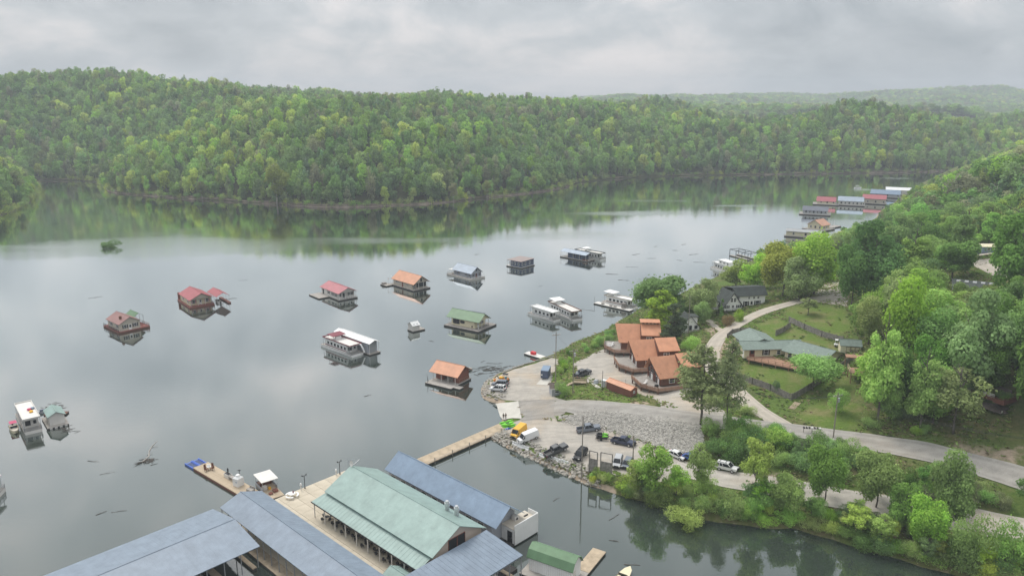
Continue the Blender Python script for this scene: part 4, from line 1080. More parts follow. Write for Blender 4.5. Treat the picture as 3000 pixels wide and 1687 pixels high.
def win(t, face, c, u, z, w=1.0, h=1.1, trim='white', shutters=None, bars=True, pane='glass'):
    mb = MB(); k = .09
    fbox(mb, face, c, u - w / 2 - k, u - w / 2, z - k, z + h + k, -.02, .09); fbox(mb, face, c, u + w / 2, u + w / 2 + k, z - k, z + h + k, -.02, .09)
    fbox(mb, face, c, u - w / 2, u + w / 2, z - k, z, -.02, .11); fbox(mb, face, c, u - w / 2, u + w / 2, z + h, z + h + k, -.02, .1)
    if bars: fbox(mb, face, c, u - w / 2, u + w / 2, z + h / 2 - .035, z + h / 2 + .035, -.02, .07)
    o = mb.build('window', trim, t)
    mb = MB(); fbox(mb, face, c, u - w / 2, u + w / 2, z, z + h, -.03, .04); mb.build('pane', pane, o)
    if shutters:
        for s in (-1, 1):
            mb = MB(); q = u + s * (w / 2 + .32); fbox(mb, face, c, q - .2, q + .2, z - .05, z + h + .05, .005, .06); mb.build('shutter', shutters, o)
    return o
def door(t, face, c, u, z, w=.95, h=2.05, col='white', glass=True):
    mb = MB(); fbox(mb, face, c, u - w / 2, u + w / 2, z, z + h, -.02, .07); o = mb.build('door', col, t)
    mb = MB()
    if glass: fbox(mb, face, c, u - w * .32, u + w * .32, z + h * .45, z + h * .9, .05, .09); mb.build('pane', 'glass', o)
    mb = MB(); fbox(mb, face, c, u + w * .32, u + w * .42, z + h * .45, z + h * .5, .07, .13); mb.build('handle', 'metal', o)
    return o
def post(t, x, y, z0, z1, w=.14, m='white', name='post'):
    return MB().box(x - w / 2, x + w / 2, y - w / 2, y + w / 2, z0, z1).build(name, m, t)
def rail(t, pts, z, h=1.0, m='white', solid=0, gap=1.8):
    "posts and rails along a path; solid = number of boards"
    mb = MB()
    for (a, b), (c, d) in zip(pts[:-1], pts[1:]):
        L = math.hypot(c - a, d - b); n = max(1, int(L / gap))
        for i in range(n + 1):
            x, y = a + (c - a) * i / n, b + (d - b) * i / n; mb.box(x - .05, x + .05, y - .05, y + .05, z, z + h)
        ux, uy = (d - b) / L, -(c - a) / L
        lev = [h - .04, h * .5, .15] if not solid else [h - .04] + [.12 + (h - .25) * i / solid for i in range(solid)]
        hb = .05 if not solid else (h - .25) / solid * .42
        for k, q in enumerate(lev):
            zz = z + q; w = .05 if k == 0 else .02; hh = .04 if k == 0 else hb
            mb.hexa([(a - ux * w, b - uy * w, zz - hh), (c - ux * w, d - uy * w, zz - hh), (c + ux * w, d + uy * w, zz - hh), (a + ux * w, b + uy * w, zz - hh)],
                    [(a - ux * w, b - uy * w, zz + hh), (c - ux * w, d - uy * w, zz + hh), (c + ux * w, d + uy * w, zz + hh), (a + ux * w, b + uy * w, zz + hh)])
    return mb.build('railing', m, t)
def platform(t, x0, x1, y0, y1, z=.55, deck='wood_weathered', edge='float', plank=0):
    "a deck on a dark float"
    MB().box(x0 + .06, x1 - .06, y0 + .06, y1 - .06, -.35, z - .14).build('float', edge, t)
    d = MB().box(x0, x1, y0, y1, z - .14, z).build('deck', deck, t)
    return d
def floaty(name, label, N, L, Rr, cat='floating house', group=None):
    loc, rz = frame(N, L, Rr); return thing(name, label, cat, loc, rz, group)
def dish(t, x, y, z, r=.35):
    mb = MB(); n = 10; c = (x, y, z + .5)
    vs = [(x, y, z + .42)] + [(x + r * math.cos(6.283 * i / n), y - .12 + .12 * math.sin(6.283 * i / n), z + .5 + r * math.sin(6.283 * i / n)) for i in range(n)]
    mb.add(vs, [(0, 1 + i, 1 + (i + 1) % n) for i in range(n)]); mb.tube((x, y, z), (x, y, z + .45), .03, 5)
    return mb.build('dish', 'offwhite', t)
def rooflines(t, name, quad, th, m): return MB().slab(quad, th).build(name, m, t)
def canopy(t, x0, x1, y0, y1, ze, zr, axis, roof, n=3, z0=.5, pm='metal', oh=.3, w=.1, ribs=.9):
    mb = MB(); roof_slopes(mb, x0, x1, y0, y1, ze, zr, axis, oh, .08, ribs); r = mb.build('canopy', roof, t)
    for i in range(n):
        for q in (0, 1):
            if axis == 'y': post(t, (x0, x1)[q], y0 + (y1 - y0) * i / (n - 1), z0, ze, w, pm)
            else: post(t, x0 + (x1 - x0) * i / (n - 1), (y0, y1)[q], z0, ze, w, pm)
    return r

# ================================================================== the marina in the foreground
MO = V(696, 1253, .7); MRZ = R(-43.5)
def mloc(x, y, z=0): 
    c, s = math.cos(MRZ), math.sin(MRZ); return Vector((MO.x + x * c - y * s, MO.y + x * s + y * c, z))
def mthing(name, label, cat, x=0, y=0, z=0, rz=0, group=None): return thing(name, label, cat, mloc(x, y, z), MRZ + rz, group)
# boardwalk of pale slabs
t = mthing('boardwalk', 'wide tan slab boardwalk between the mint roofed hall and the blue roofed slips', 'boardwalk')
MB().box(0, 52, -11.0, 17.0, -.4, .40).build('float', 'float', t)
pm = None
for i in range(17):
    for j in range(10):
        if i > 5 and j > 6: continue
        if pm is None:
            o = MB().box(.02, 2.98, .02, 2.76, .40, .66).build('slab', 'slab', t); pm = o
        else:
            o = pm.copy(); COL.objects.link(o)
        o.parent = t; o.location = (i * 3.0, -11 + j * 2.8, 0)
# mint green hall
t = mthing('marina_hall', 'long hall with mint green metal roof, lean-to porch and beige gable', 'building')
mb = MB(); mb.prism([(4.6, .66), (16.0, .66), (16.0, 5.5), (10.2, 8.45), (4.6, 5.5)], 'x', 13.2, 44.0); mb.build('wall', 'tanwall', t)
mb = MB(); roof_slopes(mb, 12.4, 44.6, 4.3, 16.1, 5.6, 8.55, 'x', .5, .12, .95, 0.1); mb.build('roof', 'roof_mint', t)
mb = MB(); mb.slab([(11.4, 1.3, 3.95), (44.0, 1.3, 3.95), (44.0, 4.3, 5.1), (12.2, 4.3, 5.1)], .1)
for i in range(35):
    x = 12.3 + i * .95
    if x < 43.9: mb.hexa([(x - .025, 1.3, 3.95), (x + .025, 1.3, 3.95), (x + .025, 4.3, 5.1), (x - .025, 4.3, 5.1)], [(x - .025, 1.3, 3.98), (x + .025, 1.3, 3.98), (x + .025, 4.3, 5.13), (x - .025, 4.3, 5.13)])
mb.build('porch_roof', 'roof_mint', t)
MB().box(11.3, 44.05, 1.2, 1.3, 3.72, 3.92).build('gutter', 'dark', t)
for i in range(10): post(t, 12 + i * 3.5, 1.5, .66, 3.85, .16, 'offwhite')
win(t, 'X', 44.0, 10.0, 4.4, 3.8, 2.1, 'redbrown', bars=False)
MB().box(44.0, 44.12, 10.0, 10.12, 4.4, 6.5).build('mullion', 'redbrown', t)
for i in range(8): win(t, 'y', 4.6, 15 + i * 3.6, 1.5, 1.6, 1.6, 'offwhite')
for i in range(3): door(t, 'y', 4.6, 17 + i * 9.0, .66, 1.2, 2.1, 'redbrown')
for x in (36.4, 39.0):
    mb = MB(); mb.tube((x, 14.6, 6.1), (x, 14.6, 7.5), .42, 12); mb.tube((x, 14.6, 7.5), (x, 14.6, 8.1), .55, 12, .5); mb.tube((x, 14.6, 8.1), (x, 14.6, 8.45), .38, 12, .3); mb.build('roof_fan', 'steel', t)
dish(t, 12.6, 10.2, 8.7, .6)
mb = MB(); mb.bar((12.5, 9.6, 8.6), (12.5, 9.6, 10.4), .06); mb.bar((12.5, 9.0, 10.2), (12.5, 11.2, 9.8), .05); mb.bar((12.5, 10.6, 8.7), (12.5, 12.2, 9.3), .12); mb.build('aerial', 'metal', t)
# little mint kiosk at the porch end
t = mthing('kiosk', 'small mint roofed kiosk tucked under the end of the porch', 'kiosk', 41.0, -.6)
gable(t, -1.6, 1.6, -1.5, 1.5, .66, 2.7, 3.5, 'x', 'offwhite', 'roof_mint', .5, .08, .6)
win(t, 'y', -1.5, 0, 1.4, 1.2, .9)
# covered slips: blue roofs on posts with finger docks below
def slips(label, x0, x1, y0, y1, ze, zr, axis, roof, docks, mono=False, posts=()):
    t = mthing('covered_slip', label, 'boat shelter')
    mb = MB()
    if mono:
        mb.slab([(x0, y0, zr), (x1, y0, ze), (x1, y1, ze), (x0, y1, zr)], .12)
        k = int((y1 - y0) / .95)
        for i in range(k + 1):
            y = y0 + (y1 - y0) * i / k; mb.hexa([(x0, y - .025, zr), (x1, y - .025, ze), (x1, y + .025, ze), (x0, y + .025, zr)], [(x0, y - .025, zr + .028), (x1, y - .025, ze + .028), (x1, y + .025, ze + .028), (x0, y + .025, zr + .028)])
    else: roof_slopes(mb, x0, x1, y0, y1, ze, zr, axis, .3, .12, .95, .1)
    mb.build('roof', roof, t)
    for x, y, zt in posts: post(t, x, y, .5, zt, .13, 'metal')
    mb = MB()   # steel trusses under the roof
    for x, y, zt in posts[:40]:
        mb.bar((x, y, zt - .1), (x, y, zt - .55), .1)
    mb.bar(posts[0][:2] + (posts[0][2] - .25,), posts[-1][:2] + (posts[-1][2] - .25,), .09); mb.build('truss', 'metal', t)
    for a, b, c, d in docks:
        MB().box(a, b, c, d, -.3, .38).build('float', 'float', t); MB().box(a, b, c, d, .38, .55).build('deck', 'wood_deck', t)
    return t
slips('wide pale blue roofed boat shelter at the lower left, nearest the camera', 1.6, 18.9, -58, -13.9, 4.6, 6.1, 'y', 'roof_blue',
      [(1.6, 18.6, -15.2, -14.4), (4, 18.6, -21, -19.8), (4, 18.6, -27, -25.8), (4, 18.6, -33, -31.8), (1.6, 3.2, -58, -15.2)], posts=[(18.8, -14.2 - i * 3.0, 4.6) for i in range(10)] + [(2, -14.2, 4.6), (10.2, -14.2, 5.6)])
slips('long blue grey roofed boat shelter running beside the boardwalk', 1.8, 60, -12.3, -4.2, 4.6, 6.1, 'x', 'roof_blue',
      [(-1.0, 60, -13.2, -11.01)], posts=[(2.0 + i * 2.6, -12.4, 4.5) for i in range(20)] + [(2.0 + i * 5.2, -4.1, 4.5) for i in range(10)])
slips('blue roofed shelter meeting the mint hall gable at a right angle', 45.3, 54.2, -14, 16.0, 4.55, 5.6, 'y', 'roof_blue',
      [(45.0, 46.6, -14, 16.5), (46.6, 54, 14.2, 15.0), (46.6, 54, 8.4, 9.2), (46.6, 54, 2.6, 3.4)], mono=True, posts=[(54.0, 15.8 - i * 2.9, 4.4) for i in range(9)])
# boats moored under the roofs
def runabout(label, x, y, z, rz, L=6, hull='white', seat='offwhite', group=None, loc=None, canvas=None):
    t = thing('runabout', label, 'boat', loc if loc is not None else mloc(x, y, 0), rz, group)
    W = L * .36; st = []
    prof = [(0, .48, .1), (.25, .5, .0), (.6, .48, -.05), (.85, .3, .1), (1.0, .03, .45)]
    mb = MB()
    for u, w, z0 in prof:
        st.append([(u * L, -w * W * .8, z0 - .1), (u * L, -w * W, .75 + .15 * u), (u * L, w * W, .75 + .15 * u), (u * L, w * W * .8, z0 - .1)])
    for a, b in zip(st[:-1], st[1:]):
        mb.add(a + b, [(0, 1, 5, 4), (2, 3, 7, 6), (3, 0, 4, 7)])
    mb.add(st[0], [(0, 3, 2, 1)]); mb.build('hull', hull, t)
    mb = MB(); mb.add([(.55 * L, -.46 * W, .85), (.85 * L, -.3 * W, .88), (L, 0, .95), (.85 * L, .3 * W, .88), (.55 * L, .46 * W, .85)], [(0, 1, 2, 3, 4)]); mb.box(.05 * L, .55 * L, -.42 * W, .42 * W, .25, .32); mb.build('deck', seat, t)
    mb = MB(); mb.add([(.52 * L, -.4 * W, .85), (.47 * L, -.36 * W, 1.35), (.47 * L, .36 * W, 1.35), (.52 * L, .4 * W, .85)], [(0, 1, 2, 3)]); mb.build('windscreen', 'glass', t)
    mb = MB(); mb.box(.06 * L, .16 * L, -.4 * W, .4 * W, .32, .7); mb.box(.36 * L, .44 * L, -.36 * W, -.1 * W, .32, .95); mb.box(.36 * L, .44 * L, .1 * W, .36 * W, .32, .95); mb.build('seat', seat, t)
    MB().box(-.35, .02, -.18, .18, .1, 1.05).build('outboard', 'black', t)
    if canvas: MB().slab([(.1 * L, -.4 * W, 2.0), (.5 * L, -.4 * W, 2.05), (.5 * L, .4 * W, 2.05), (.1 * L, .4 * W, 2.0)], .06).build('canopy', canvas, t)
    return t
runabout('white runabout moored under the wide pale blue roof', 10.5, -23.4, 0, MRZ, 6.5)
runabout('white runabout in the second berth under the wide pale blue roof', 10.5, -29.4, 0, MRZ, 6.5)
runabout('pale runabout berthed under the right angle blue roof', 47.4, 11.8, 0, MRZ, 6.0, 'offwhite')
# blue roofed store behind, with the white stair annex
t = mthing('boat_store', 'long steel blue roofed building behind the mint hall', 'building')
MB().box(11.5, 46.5, 18.2, 28.5, -.35, .5).build('float', 'float', t)
mb = MB(); mb.prism([(19.4, .5), (25.6, .5), (25.6, 4.55), (22.5, 7.1), (19.4, 4.55)], 'x', 12.4, 43.2); mb.build('wall', 'greywall', t)
mb = MB(); roof_slopes(mb, 12.0, 45.0, 19.0, 26.0, 4.6, 7.2, 'x', .35, .12, .95, .1); mb.build('roof', 'roof_steel', t)
for i in range(9): win(t, 'y', 19.4, 14 + i * 3.3, 2.6, 1.5, .9, 'white')
MB().box(12.4, 43.2, 19.3, 19.4, .9, 1.5).build('skirting', 'offwhite', t)
win(t, 'X', 43.2, 21.4, 4.6, .5, 1.2, 'white')
t2 = mthing('stair_annex', 'white walled annex with roof terrace and outside stair', 'building')
MB().box(43.3, 46.6, 21.9, 28.3, .5, 3.3).build('wall', 'white', t2)
MB().box(43.3, 46.6, 21.9, 28.3, 3.32, 3.42).build('terrace', 'beige', t2)
mb = MB(); mb.box(46.6, 46.75, 21.9, 28.4, .3, 4.3); mb.box(44.2, 46.6, 28.3, 28.42, 3.3, 4.3); mb.build('parapet', 'white', t2)
door(t2, 'y', 21.9, 45.5, .55, 1.2, 2.2, 'black')
for i in range(6): MB().box(44.6 + i * .3, 44.9 + i * .3, 26.6, 27.6, 3.0 - .32 * i + .4, 3.05 - .32 * i + .5).build('step', 'black', t2)
ac = MB().box(43.7, 44.7, 24.2, 25.2, 3.43, 4.2).build('air_conditioner', 'offwhite', t2); MB().tube((44.7, 24.7, 3.8), (44.74, 24.7, 3.8), .28, 12).build('grille', 'dark', ac)
mb = MB(); mb.box(46.62, 46.76, 21.9, 22.0, .3, 3.3); mb.build('corner_trim', 'offwhite', t2)
# finger dock with its fittings
t = mthing('finger_dock', 'narrow timber finger dock running out past the blue roofs', 'dock', -13, -3.2, 0, R(4))
MB().box(-13, 13, -1.75, 1.75, -.35, .42).build('float', 'redbrown', t)
pm = None
for i in range(58):
    if pm is None: pm = o = MB().box(.01, .43, -1.8, 1.8, .42, .6).build('plank', 'wood_deck', t)
    else: o = pm.copy(); COL.objects.link(o)
    o.location = (-13 + i * .448, 0, random.Random(i).uniform(-.012, .012))
def flo(x, y, z=0):   # a point of the finger dock
    p = t_fd.matrix_basis @ Vector((x, y, z)); return p
t_fd = t; bpy.context.view_layer.update()
for k, (xx, lab) in enumerate(((-14.9, 'blue plastic jet ski float at the tip of the finger dock, outer one'), (-14.9, 'blue plastic jet ski float at the tip of the finger dock, inner one'))):
    o = thing('jet_ski_float', lab, 'float', flo(-15.0, -.95 + k * 1.75), MRZ + R(4))
    MB().box(-1.9, 1.9, -.8, .8, -.1, .22).build('base', 'blue_plastic', o)
    for y in (-.72, .72): MB().box(-1.9, 1.9, y - .1, y + .1, .22, .42).build('rim', 'blue_plastic', o)
    for i in range(6): MB().box(-1.5 + i * .5, -1.2 + i * .5, -.5, .5, .22, .28).build('rib', 'navy', o)
def chair(loc, rz, m, label, group):
    o = thing('deck_chair', label, 'chair', loc, rz, group)
    MB().box(-.3, .3, -.3, .3, .4, .46).build('seat', m, o); MB().box(-.3, .3, .26, .32, .46, 1.05).build('backrest', m, o)
    for x in (-.27, .27):
        for y in (-.27, .27): MB().box(x - .03, x + .03, y - .03, y + .03, 0, .4).build('leg', m, o)
    return o
for i in range(4):
    a = i * 1.57 + .4; p = flo(-9.5 + math.cos(a) * .85, .1 + math.sin(a) * .85, .6); chair(p, a - 1.57 + MRZ, 'brownwall', 'brown chair around the white table near the dock tip', 'chairs at the dock tip table')
o = thing('patio_table', 'small white round table between brown chairs at the dock tip', 'table', flo(-9.5, .1, .6), 0); MB().tube((0, 0, .7), (0, 0, .76), .5, 14).build('table_top', 'white', o); MB().tube((0, 0, 0), (0, 0, .7), .06, 6).build('leg', 'white', o)
for x in (-.2, .2): MB().tube((x, 0, .76), (x, 0, 1.15), .12, 8, .16).build('lamp', 'white', o)
o = thing('planter_box', 'pale stone planter with dark shrub on the finger dock', 'planter', flo(-3.0, .9, .6), MRZ + R(4)); MB().box(-.9, .9, -.5, .5, 0, .85).build('box', 'offwhite', o); MB().box(-.8, .8, -.4, .4, .85, .9).build('soil', 'dark', o)
mb = MB(); mb.tube((.1, 0, .85), (.1, 0, 1.9), .08, 5, .2); mb.tube((.1, 0, 1.9), (.1, 0, 2.3), .2, 6, .02); mb.build('shrub', 'dark', o)
o = thing('cleaning_table', 'low timber fish cleaning table behind the planter', 'table', flo(-.8, .75, .6), MRZ + R(4)); MB().box(-1, 1, -.4, .4, .7, .78).build('table_top', 'wood_weathered', o)
for x in (-.9, .9): MB().box(x - .06, x + .06, -.35, .35, 0, .7).build('leg', 'wood_weathered', o)
o = thing('ice_kiosk', 'white boxy ice kiosk with a small cap on the finger dock', 'kiosk', flo(1.9, .45, .6), MRZ + R(14)); MB().box(-.8, .8, -.8, .8, 0, 1.75).build('body', 'white', o)
MB().add([(-.8, -.8, 1.75), (.8, -.8, 1.75), (.8, .8, 1.75), (-.8, .8, 1.75), (-.4, -.4, 2.1), (.4, -.4, 2.1), (.4, .4, 2.1), (-.4, .4, 2.1)], [(4, 5, 6, 7), (0, 1, 5, 4), (1, 2, 6, 5), (2, 3, 7, 6), (3, 0, 4, 7)]).build('cap', 'white', o); MB().box(-.35, .35, -.35, .35, 2.1, 2.4).build('vent', 'white', o); MB().box(.1, .5, -.84, -.8, .9, 1.2).build('label_plate', 'roof_paleblue', o)
o = thing('lamp_post', 'slim dark lamp post beside the white ice kiosk', 'lamp post', flo(.7, 1.55, .6), 0); MB().tube((0, 0, 0), (0, 0, 2.8), .06, 6).build('pole', 'dark', o); MB().box(-.35, .35, -.08, .08, 2.5, 2.6).build('arm', 'dark', o)
o = thing('dock_bench', 'grey timber bench chest near the landward end of the finger dock', 'bench', flo(6.3, .6, .6), MRZ + R(10)); MB().box(-.8, .8, -.5, .5, 0, .55).build('seat', 'wood_weathered', o); MB().box(-.8, .8, .4, .52, .55, 1.0).build('backrest', 'wood_weathered', o)
# pontoon with awning at the end of the boardwalk
t = mthing('pontoon_boat', 'shabby pontoon boat with flat awning tied to the boardwalk end', 'boat', -2.3, .6, 0, R(-8))
for y in (-1.15, 1.15): MB().tube((-6.2, y, .15), (1.8, y, .15), .38, 10).build('pontoon', 'metal', t)
MB().box(-6.2, 1.8, -1.6, 1.6, .5, .66).build('deck', 'wood_deck', t)
MB().slab([(-6.3, -1.8, 3.05), (-1.6, -1.8, 3.0), (-1.6, 1.8, 3.0), (-6.3, 1.8, 3.05)], .09).build('awning', 'offwhite', t)
for x in (-6.1, -3.8, -1.8):
    for y in (-1.55, 1.55): post(t, x, y, .66, 3.0, .06, 'steel')
mb = MB(); mb.box(-6.1, -1.8, -1.6, -1.54, .7, 1.35); mb.box(-6.1, -1.8, 1.54, 1.6, .7, 1.35); mb.box(-6.15, -6.1, -1.5, 1.5, .7, 1.35); mb.build('fence_panel', 'greywall', t)
MB().box(-5.6, -4.6, -1.4, 1.4, .66, 1.3).build('seat', 'brownwall', t); MB().box(-3.2, -2.4, -1.2, -.4, .66, 1.5).build('helm', 'offwhite', t); MB().box(-2.6, -2.1, -.2, .3, .66, 1.15).build('cooler', 'yellow', t)
mb = MB(); mb.box(-1.2, -.2, .2, 1.1, .66, 1.1); mb.box(-.4, .2, -.9, -.2, .66, 1.0); mb.tube((-.6, .6, 1.1), (.3, .2, 1.6), .06, 5); mb.build('gear', 'redbrown', t)
# things on the boardwalk end
def round_bench(x, y, label):
    o = mthing('picnic_table', label, 'table', x, y, .66); MB().tube((0, 0, .7), (0, 0, .78), .75, 18).build('table_top', 'white', o); MB().tube((0, 0, 0), (0, 0, .7), .12, 8).build('leg', 'offwhite', o)
    for i in range(3):
        a = i * 2.09 + .3; mb = MB()
        for k in range(6):
            b0, b1 = a + k * .25, a + (k + 1) * .25
            mb.hexa([(math.cos(b0) * 1.05, math.sin(b0) * 1.05, .4), (math.cos(b0) * 1.4, math.sin(b0) * 1.4, .4), (math.cos(b1) * 1.4, math.sin(b1) * 1.4, .4), (math.cos(b1) * 1.05, math.sin(b1) * 1.05, .4)], [(math.cos(b0) * 1.05, math.sin(b0) * 1.05, .47), (math.cos(b0) * 1.4, math.sin(b0) * 1.4, .47), (math.cos(b1) * 1.4, math.sin(b1) * 1.4, .47), (math.cos(b1) * 1.05, math.sin(b1) * 1.05, .47)])
        mb.tube((math.cos(a + .2) * 1.2, math.sin(a + .2) * 1.2, 0), (math.cos(a + .2) * 1.2, math.sin(a + .2) * 1.2, .4), .05, 5); mb.tube((math.cos(a + 1.3) * 1.2, math.sin(a + 1.3) * 1.2, 0), (math.cos(a + 1.3) * 1.2, math.sin(a + 1.3) * 1.2, .4), .05, 5)
        mb.build('bench', 'white', o)
    return o
round_bench(1.6, 2.6, 'white round picnic table with curved benches on the boardwalk corner')
o = mthing('flower_pot', 'dark pot on the white round picnic table', 'pot', 1.6, 2.9, 1.44); MB().tube((0, 0, 0), (0, 0, .22), .12, 8, .17).build('pot', 'maroon', o); MB().tube((0, 0, .22), (0, 0, .42), .16, 6, .1).build('plant', 'maroon', o)
for y, lab in ((6.3, 'double armed lamp post halfway along the boardwalk edge'), (15.0, 'double armed lamp post at the far corner of the boardwalk')):
    o = mthing('lamp_post', lab, 'lamp post', .5, y, .66); MB().tube((0, 0, 0), (0, 0, 3.0), .07, 7).build('pole', 'dark', o); MB().tube((0, 0, 0), (0, 0, .4), .16, 8, .09).build('base', 'dark', o); MB().box(-.06, .06, -.5, .5, 2.85, 2.93).build('arm', 'dark', o)
    for s in (-.48, .48): MB().tube((0, s, 2.93), (0, s, 3.2), .13, 8, .09).build('lantern', 'dark', o)
    o = mthing('power_pedestal', 'white domed power pedestal next to the ' + ('halfway' if y < 10 else 'far corner') + ' lamp post', 'pedestal', .45, y - .9, .66); MB().tube((0, 0, 0), (0, 0, 1.1), .1, 8).build('post', 'offwhite', o); MB().tube((0, 0, 1.1), (0, 0, 1.5), .24, 10, .14).build('head', 'white', o)
def patio(x, y, k):
    o = mthing('patio_set', 'dark cafe table with four chairs under the mint porch', 'patio set', x, y, .66, k, 'cafe tables under the mint porch'); MB().tube((0, 0, .7), (0, 0, .75), .5, 12).build('table_top', 'dark', o); MB().tube((0, 0, 0), (0, 0, .7), .05, 6).build('leg', 'dark', o)
    for i in range(4):
        a = i * 1.571; c, s = math.cos(a) * .85, math.sin(a) * .85; mb = MB(); mb.box(c - .22, c + .22, s - .22, s + .22, .42, .47); mb.box(c * 1.24 - .2, c * 1.24 + .2, s * 1.24 - .2, s * 1.24 + .2, .47, .9)
        for p in (-.18, .18):
            for q in (-.18, .18): mb.box(c + p - .02, c + p + .02, s + q - .02, s + q + .02, 0, .42)
        mb.build('chair', 'dark', o)
for i in range(9): patio(14.5 + i * 3.3, 2.6 + .25 * (i % 2), i * .7)
# gangway dock from the boat store to the shore
t = mthing('gangway_dock', 'long pale plank walkway from the marina to the boat ramp', 'dock', 9.0, 42)
MB().box(-1.7, 1.7, -16, 16.3, -.3, .42).build('float', 'float', t)
pm = None
for i in range(12):
    if pm is None: pm = o = MB().box(-1.85, 1.85, .02, 2.68, .42, .62).build('slab', 'wood_deck', t)
    else: o = pm.copy(); COL.objects.link(o)
    o.location = (0, -16 + i * 2.7, 0)
for i in range(0, 12, 2):
    MB().tube((1.95, -14 + i * 2.7, -.5), (1.95, -14 + i * 2.7, 1.5), .09, 6).build('pile', 'wood_pole', t)
mb = MB(); mb.bar((1.95, -14, 1.0), (1.95, 13, 1.0), .05); mb.build('handrail', 'metal', t)
# green roofed boathouse, its walk and boats at the lower right of the marina
N_ = V(1439, 1436, 3.2); a_ = V(1338, 1401, 3.2); rzF = math.atan2(N_.y - a_.y, N_.x - a_.x)
t = thing('boathouse', 'white metal boathouse with green roof and curved gable', 'boathouse', (N_.x, N_.y, 0), rzF)
platform(t, -9.4, 1.0, -1.6, 4.6, .5)
mb = MB(); mb.prism([(.1, .5), (3.7, .5), (3.7, 3.1), (3.1, 4.2), (1.9, 4.75), (.7, 4.2), (.1, 3.1)], 'x', -8.4, -.15); mb.build('wall', 'white', t)
mb = MB()
for (a, b), (c, d) in (((-.15, 3.05), (.6, 4.3)), ((.6, 4.3), (1.9, 4.95)), ((3.95, 3.05), (3.2, 4.3)), ((3.2, 4.3), (1.9, 4.95))):
    q = [(-8.8, a, b), (.25, a, b), (.25, c, d), (-8.8, c, d)]; mb.slab(q if c > a else q[::-1], .1)
mb.build('roof', 'roof_green', t)
for i in range(20): MB().box(-8.3 + i * .42, -8.26 + i * .42, .05, .1, .6, 3.0).build('wall_rib', 'offwhite', t)
door(t, 'X', -.15, 1.2, .5, .9, 2.0, 'offwhite', False)
t = thing('side_dock', 'plank side dock running right from the green boathouse', 'dock', (N_.x, N_.y, 0), rzF)
platform(t, 1.05, 14, .6, 2.8, .5, 'wood_deck'); platform(t, 1.05, 3.2, -3.4, .55, .5, 'wood_deck'); platform(t, -1.6, 1.0, 4.7, 12, .48, 'wood_deck')
t = thing('covered_slip', 'small blue roof corner beside the beige deck boat', 'boat shelter', (N_.x, N_.y, 0), rzF)
mb = MB(); mb.slab([(8.2, -6, 2.9), (14.5, -6, 2.9), (13.5, .2, 2.6), (7.6, .2, 2.6)], .1); mb.build('roof', 'roof_blue', t)
for x, y in ((8, 0), (13.2, 0), (8.5, -5.7), (14, -5.7)): post(t, x, y, .3, 2.6, .1)
p = V(1560, 1446, .5)
runabout('beige deck boat with black outboard at the end of the side dock', 0, 0, 0, R(58), 6.2, 'beige', 'cream', None, (p.x - 1.2, p.y - 3.2, 0))

# ================================================================== floating houses on the lake
r0 = reg(250, 720, 2.8622); r1 = reg(1050, 700, 3.4347); r8 = reg(900, 940, 4.954); rf = reg(2260, 520, 5.8545); rl = reg(0, 1160, 9.055)
z = .5
# 1 brown roofed
t = floaty('floating_house', 'beige floating house with dull red hipped roof, chimney box and green awning behind', r0(280, 730, z), r0(160, 665, z), r0(535, 672, z))
platform(t, 0, 11, 0, 13.6, .6, 'red_deck', 'brownwall'); gable(t, .9, 7.9, .7, 11.2, .6, 3.4, 5.3, 'y', 'beige', 'roof_brown', .5)
for u in (2.7, 6.2): win(t, 'y', .7, u, 1.5, .9, 1.2, 'white', 'dark')
door(t, 'y', .7, 4.4, .6); win(t, 'x', .9, 3.0, 1.6, .8, 1.1, 'white', 'dark'); win(t, 'x', .9, 8.2, 1.6, .8, 1.1, 'white', 'dark')
MB().box(2.2, 2.9, 3.4, 4.1, 4.0, 5.4).build('chimney', 'brownwall', t); canopy(t, 8.2, 11.4, 6.2, 12.6, 3.4, 4.5, 'y', 'roof_green', 3)
rail(t, [(8.2, .15), (10.8, .15), (10.8, 6)], .6, 1.0, 'redbrown'); rail(t, [(.15, 13.4), (.15, 6), (.15, .2)], .6, .9, 'dark')
# 2 red roofed with boat awning
t = floaty('floating_house', 'cream floating house with red roof, front porch and matching red boat awning', r0(875, 520, z), r0(775, 450, z), r0(1085, 485, z))
platform(t, 0, 9.8, 0, 16.4, .6, 'red_deck', 'redbrown'); gable(t, .8, 9.2, 2.4, 14.4, .6, 3.5, 5.6, 'y', 'cream', 'roof_red', .6, ry=(.6, 14.4))
MB().prism([(.8, 3.5), (9.2, 3.5), (5.0, 5.55)], 'y', .7, .85).build('gable_panel', 'beige', t)
for u in (1.0, 3.6, 6.4, 9.0): post(t, u, .8, .6, 3.5)
for u in (2.4, 7.6): win(t, 'y', 2.4, u, 1.4, 1.0, 1.3, 'white', 'roof_red')
door(t, 'y', 2.4, 5.0, .6); rail(t, [(1, .6), (4.4, .6)], .6, .9, 'redbrown'); rail(t, [(5.8, .6), (9, .6)], .6, .9, 'redbrown'); rail(t, [(9.6, .3), (9.6, 8)], .6, .9, 'redbrown')
for u in (4.5, 10.5): win(t, 'x', .8, u, 1.5, .9, 1.1, 'white', 'roof_red')
MB().box(.2, 1.0, 15.2, 16.1, .6, 3.6).build('outhouse', 'redbrown', t)
canopy(t, 10.4, 15.2, -1.4, 9.5, 3.6, 4.9, 'y', 'roof_red', 4); MB().box(14.6, 15.8, -1.6, 9.5, .1, .55).build('slip_dock', 'redbrown', t)
p = t.location + Vector((math.cos(t.rotation_euler.z) * 12.2 - math.sin(t.rotation_euler.z) * .4, math.sin(t.rotation_euler.z) * 12.2 + math.cos(t.rotation_euler.z) * .4, 0))
